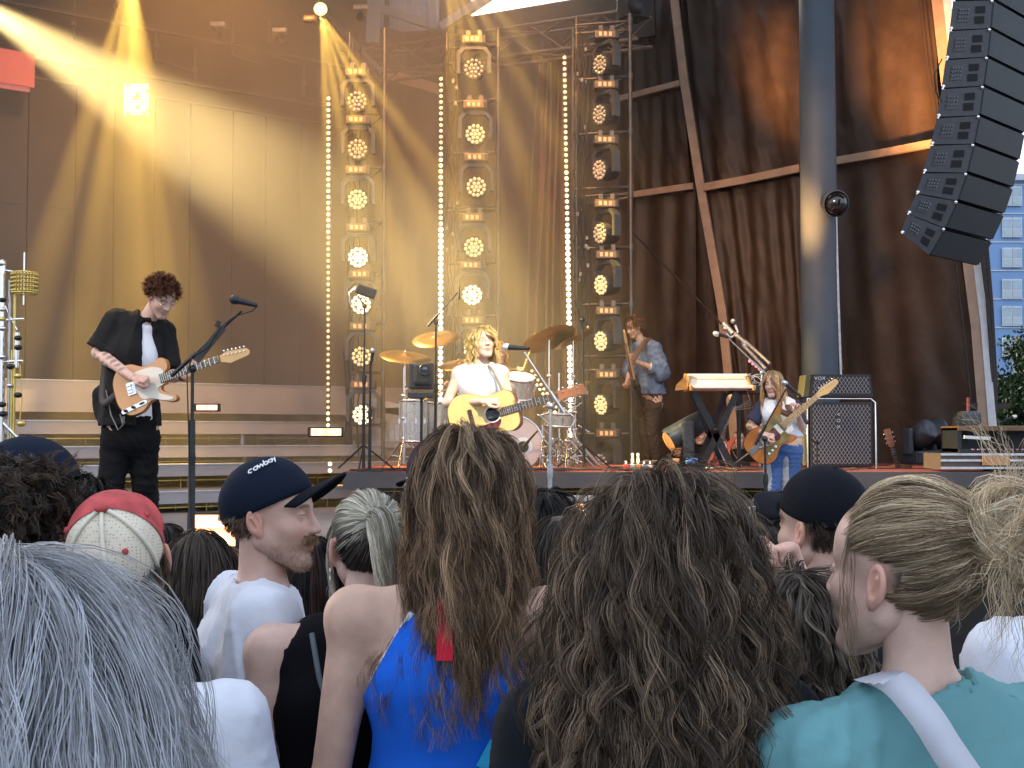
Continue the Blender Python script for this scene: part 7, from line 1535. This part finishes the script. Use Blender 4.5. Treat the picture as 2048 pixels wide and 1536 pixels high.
# more heads between the near crowd and the stage lip
for k, (x_, y_, D_, lab_, c_, cc_) in enumerate(((700, 1092, 4.6, 'person with mid brown hair further forward behind the blonde ponytail', HBR, 'shirt_grey'), (1210, 1092, 4.4, 'person with dark brown hair further forward, left behind the huge curly hair', HB, 'shirt_black'),
        (1462, 1118, 4.3, 'person with black hair by the orange floor lamp behind the huge curly hair', HBK, 'shirt_black'), (1742, 1080, 4.6, 'person with brown hair further forward between the black cap and the messy bun', HBR, 'shirt_grey'), (332, 1108, 4.4, 'person with dark hair further forward behind the trucker cap', HB, 'shirt_black'), (1000, 1078, 4.9, 'person with black hair further forward right of the long haired woman', HBK, 'shirt_grey'), (560, 1102, 5.2, 'person with brown hair further forward behind the moustached man', HB, 'shirt_grey'))):
    J = mk(x_, y_, D_, (random.uniform(-.2, .2), 1)); r = person('person', lab_, J, 'crowd in front of the stage', haircol=c_[0], h=.022, hh=.006); dress(r, J, MATS[cc_], h=.022, sleeve=.5)
    strands('hair', r, smooth_g(guides_fall(J, 180, .22+.1*(k % 3), rng(80+k), vol=.02, jitter=.2)), 10, .010, .0026, c_, rng(90+k), amp=.005, freq=9, fuzz=.004)
# 18 black cap man
J = mk(1642, 1062, 2.6, (-.55, .83)); r = person('person', 'man in a black cap and black shirt facing left at the centre right', J, 'crowd in front of the stage', skin='rosy', haircol=(.06, .045, .035), h=.014, hh=.0035, headopt=dict(scalpa=.6)); dress(r, J, shB, h=.016, sleeve=.6, neckr=.068, noise=fabric_noise(15, .005))
JH = dict(J); f_ = J['hf']; JH['hf'] = (f_+Vector((0, 0, .28))).normalized(); JH['hup'] = (Vector((0, 0, 1))-f_*.28).normalized(); JH['head'] = J['head']+f_*.012+Vector((0, 0, .004)); JH['s'] = J['s']*1.05
cap(r, JH, blkc, blkc, brim=0, brimL=.075, brimup=.08); G = guides_short(J, 400, .012, rng(46), comb=(0, -.4, -.8), region=lambda x, y, z: (z < .03) & (y < .02), out=.2); strands('hair', r, G, 8, .006, .0009, [(.03, .022, .018), (.09, .07, .05)], rng(47), fuzz=.002)
# 19 long dark hair behind
J = mk(1568, 1062, 3.7, (.25, 1)); r = person('person', 'person with long dark brown hair standing just left of the black cap man', J, 'crowd in front of the stage', haircol=(.02, .015, .012), fem=True, h=.02, hh=.006); dress(r, J, shB, h=.02, sleeve=.5); strands('hair', r, smooth_g(guides_fall(J, 220, .45, rng(48), vol=.02, jitter=.08)), 12, .010, .002, HB, rng(49))
# 20 small curly person with raised hand
J = mk(1585, 1270, 2.15, (-.2, 1)); J['elR'] = J['shR']+Vector((.05, .03, -.12)); J['wrR'] = P(1602, 1185, 2.3); J['elR'] = P(1640, 1330, 2.32)
r = person('person', 'short person with curly ash brown hair, bare shoulders and a raised hand', J, 'crowd in front of the stage', skin='rosy', haircol=(.05, .04, .035), fem=True, h=.014, hh=.005,
           hands=[dict(wr=P(1606, 1180, 2.3), d=Vector((-.42, .05, 1)), nrm=Vector((-.8, -.45, -.3)), curl=(.35, .95, 1.2, 1.3), thumb=-1, thc=.35, s=.95, spread=.25)])
garment('top', r, J, teeW, 'torso pelvis', inf=.01, h=.014, cuts=[(J['chest']+Vector((0, 0, .05)), (0, 0, 1))]); garment('trousers', r, J, trou, 'pelvis thigh calf', inf=.012, h=.02, hem=.08)
strands('hair', r, smooth_g(guides_fall(J, 360, .30, rng(50), M=22, vol=.05, spread=.12, jitter=.4)), 18, .008, .0013, [(.05, .038, .03), (.12, .09, .068), (.26, .21, .16)], rng(51), amp=.014, freq=13, fuzz=.006, hl=.2)
# 21 teal tee, messy updo
J = mk(1800, 1158, 1.66, (-.66, .75), bodyface=(-.35, .93), bx=1838, by=1.64, wide=1.15)
for q in ('shL', 'shR'): J[q] = J[q]-Vector((0, 0, .02))
r = person('person', 'person in a teal tee with ash blonde hair in a messy bun', J, 'crowd in front of the stage', skin='pale', haircol=(.14, .11, .085), fem=True, h=.009, hh=.0024, headopt=dict(scalpk=.8))
garment('tee', r, J, teal, 'torso pelvis uarm', inf=.014, h=.008, sleeve=.75, neckr=.060, neckc=J['neck']+Vector((0, 0, .035)), noise=fabric_noise(17, .0075, 13, (1, 1, .8))); garment('trousers', r, J, trou, 'pelvis thigh calf', inf=.012, h=.02, hem=.08)
tie = (.012, -.122, .062); c21 = [(.13, .085, .05), (.33, .24, .15), (.56, .44, .29), (.82, .70, .50)]
G = guides_tied(J, 1500, tie, rng(52), M=20, loosen=.004, vol=.014, region=lambda x, y, z: z > -.02); strands('hair', r, G, 12, .0050, .0006, c21, rng(53), amp=.0016, freq=9, fuzz=.004, tipc=.7, hl=.22, dark=.75)
G = guides_tied(J, 300, tie, rng(54), M=20, loosen=.004, vol=.010, region=lambda x, y, z: z < .01); strands('hair', r, G, 16, .0050, .0006, c21[:3], rng(55), fuzz=.003, tipc=.6, dark=.7, lab='darker nape hair')
rb = rng(56); gs = []
for i in range(230):   # bun: loops around the knot
    a = rb.uniform(0, 6.3); tl = rb.uniform(-1.2, 1.2); Rr = rb.uniform(.018, .066); q = np.linspace(0, rb.uniform(3, 6), 20); ax_ = norm(rb.normal(size=3)); u_ = norm(np.cross(ax_, rb.normal(size=3))); v_ = np.cross(ax_, u_)
    c_ = np.array((.014, -.170, .070))+rb.normal(size=3)*.008; gs.append(c_+(np.cos(q+a)[:, None]*u_+np.sin(q+a)[:, None]*v_)*Rr*np.array((.85, 1, 1.05)))
Gb = (np.array(gs)*J['s'])@np.array(rotm(J['hf'], J['hup'])).T+V3(J['head']); strands('bun', r, Gb, 26, .008, .0006, c21[1:], rb, fuzz=.006, tipc=.9, hl=.25, dark=.8)
gs = []
for i in range(90):
    z0 = rb.uniform(-.02, .03); x0 = rb.uniform(-.05, .06); pth = [np.array((tie[0], tie[1]-.03, tie[2]+rb.uniform(-.03, .04)))]
    d = norm(np.array((rb.normal()*.5, -.7+rb.normal()*.5, .2+rb.normal()*.7)))
    for q in range(13): d = norm(d+np.array((0, .02, -.13))+rb.normal(size=3)*.10); pth.append(pth[-1]+d*.0135)
    gs.append(pth)
Gt = (np.array(gs)*J['s'])@np.array(rotm(J['hf'], J['hup'])).T+V3(J['head']); strands('loose_hair', r, Gt, 10, .008, .0006, c21[1:], rb, fuzz=.006, tipc=.8)
G = bundle([hp((-.066, .035, .06), J), hp((-.082, .03, .0), J), hp((-.078, .03, -.07), J), hp((-.066, .02, -.15), J)], 7, .012, rng(57)); strands('loose_strand', r, G, 3, .003, .0007, c21[:3], rng(58), fuzz=.004, amp=.003, freq=6)
b = MB(); pts = []
for (x, y, d) in ((1738, 1352, -.035), (1792, 1366, -.108), (1850, 1430, -.155), (1895, 1500, -.170), (1950, 1580, -.175)): q = P(x, y, J['chest'].y+d); pts.append(q)
sp_ = spline([tuple(p) for p in pts], 6, False)
L_ = [Vector(p) for p in sp_]; vs = []
for i, p in enumerate(L_):
    t_ = (L_[min(i+1, len(L_)-1)]-L_[max(i-1, 0)]).normalized(); up_ = Vector((0, -.8, .6)).lerp(Vector((0, -1, .1)), min(1, i/9)); sd_ = t_.cross(up_).normalized()*.020; vs += [p-sd_, p+sd_, p+sd_+Vector((0, .004, 0)), p-sd_+Vector((0, .004, 0))]
b.add(vs, [(i*4+k, i*4+(k+1) % 4, i*4+4+(k+1) % 4, i*4+4+k) for i in range(len(L_)-1) for k in range(4)], 0, True); b.build('bag_strap', cloth('strap_white', (.5, .52, .58), bump=.1), r)
# 22 white shirt at the right edge
J = mk(2135, 1090, 2.3, (-.3, 1)); r = person('person', 'person in a white shirt at the far right edge behind the messy bun', J, 'crowd in front of the stage', haircol=(.05, .04, .03), h=.016, hh=.006); dress(r, J, teeW, h=.014, sleeve=.6, neckr=.07, noise=fabric_noise(19, .006))
strands('hair', r, guides_short(J, 220, .05, rng(60)), 10, .009, .0016, HB, rng(61), fuzz=.004)
# ---------------------------------------------------------------- stage smoke
sm = MB(); sm.box((-3.35, 15.2, 5.2), (10.1, 7.4, 7.6))
smo = tag(sm.build('stage_smoke', []), kind='stuff')
m = bpy.data.materials.new('smoke'); m.use_nodes = True; n = m.node_tree; n.nodes.clear()
pv = n.nodes.new('ShaderNodeVolumePrincipled'); ou = n.nodes.new('ShaderNodeOutputMaterial'); n.links.new(pv.outputs[0], ou.inputs['Volume'])
pv.inputs['Color'].default_value = (.96, .84, .66, 1); tc = n.nodes.new('ShaderNodeTexCoord'); nz = n.nodes.new('ShaderNodeTexNoise'); nz.inputs['Scale'].default_value = .55; nz.inputs['Detail'].default_value = 3; n.links.new(tc.outputs['Object'], nz.inputs['Vector'])  # smoke colour tinted amber to stand in for amber light
mr = n.nodes.new('ShaderNodeMapRange'); mr.inputs[1].default_value = .35; mr.inputs[2].default_value = .68; mr.inputs[3].default_value = .042; mr.inputs[4].default_value = .115; n.links.new(nz.outputs[0], mr.inputs[0]); sx = n.nodes.new('ShaderNodeSeparateXYZ'); n.links.new(tc.outputs['Object'], sx.inputs[0]); last = mr.outputs[0]
for ax_, a_, b__ in (('X', 1.65, -.1), ('Y', 11.5, 12.6)):
    q_ = n.nodes.new('ShaderNodeMapRange'); q_.inputs[1].default_value = min(a_, b__); q_.inputs[2].default_value = max(a_, b__); q_.inputs[3].default_value = 0 if a_ < b__ else 1; q_.inputs[4].default_value = 1 if a_ < b__ else 0; n.links.new(sx.outputs[ax_], q_.inputs[0])
    m2 = n.nodes.new('ShaderNodeMath'); m2.operation = 'MULTIPLY'; n.links.new(last, m2.inputs[0]); n.links.new(q_.outputs[0], m2.inputs[1]); last = m2.outputs[0]
n.links.new(last, pv.inputs['Density'])
scene.cycles.volume_step_rate = 3; scene.cycles.volume_max_steps = 64; pv.inputs['Anisotropy'].default_value = .1
smo.data.materials.clear(); smo.data.materials.append(m)
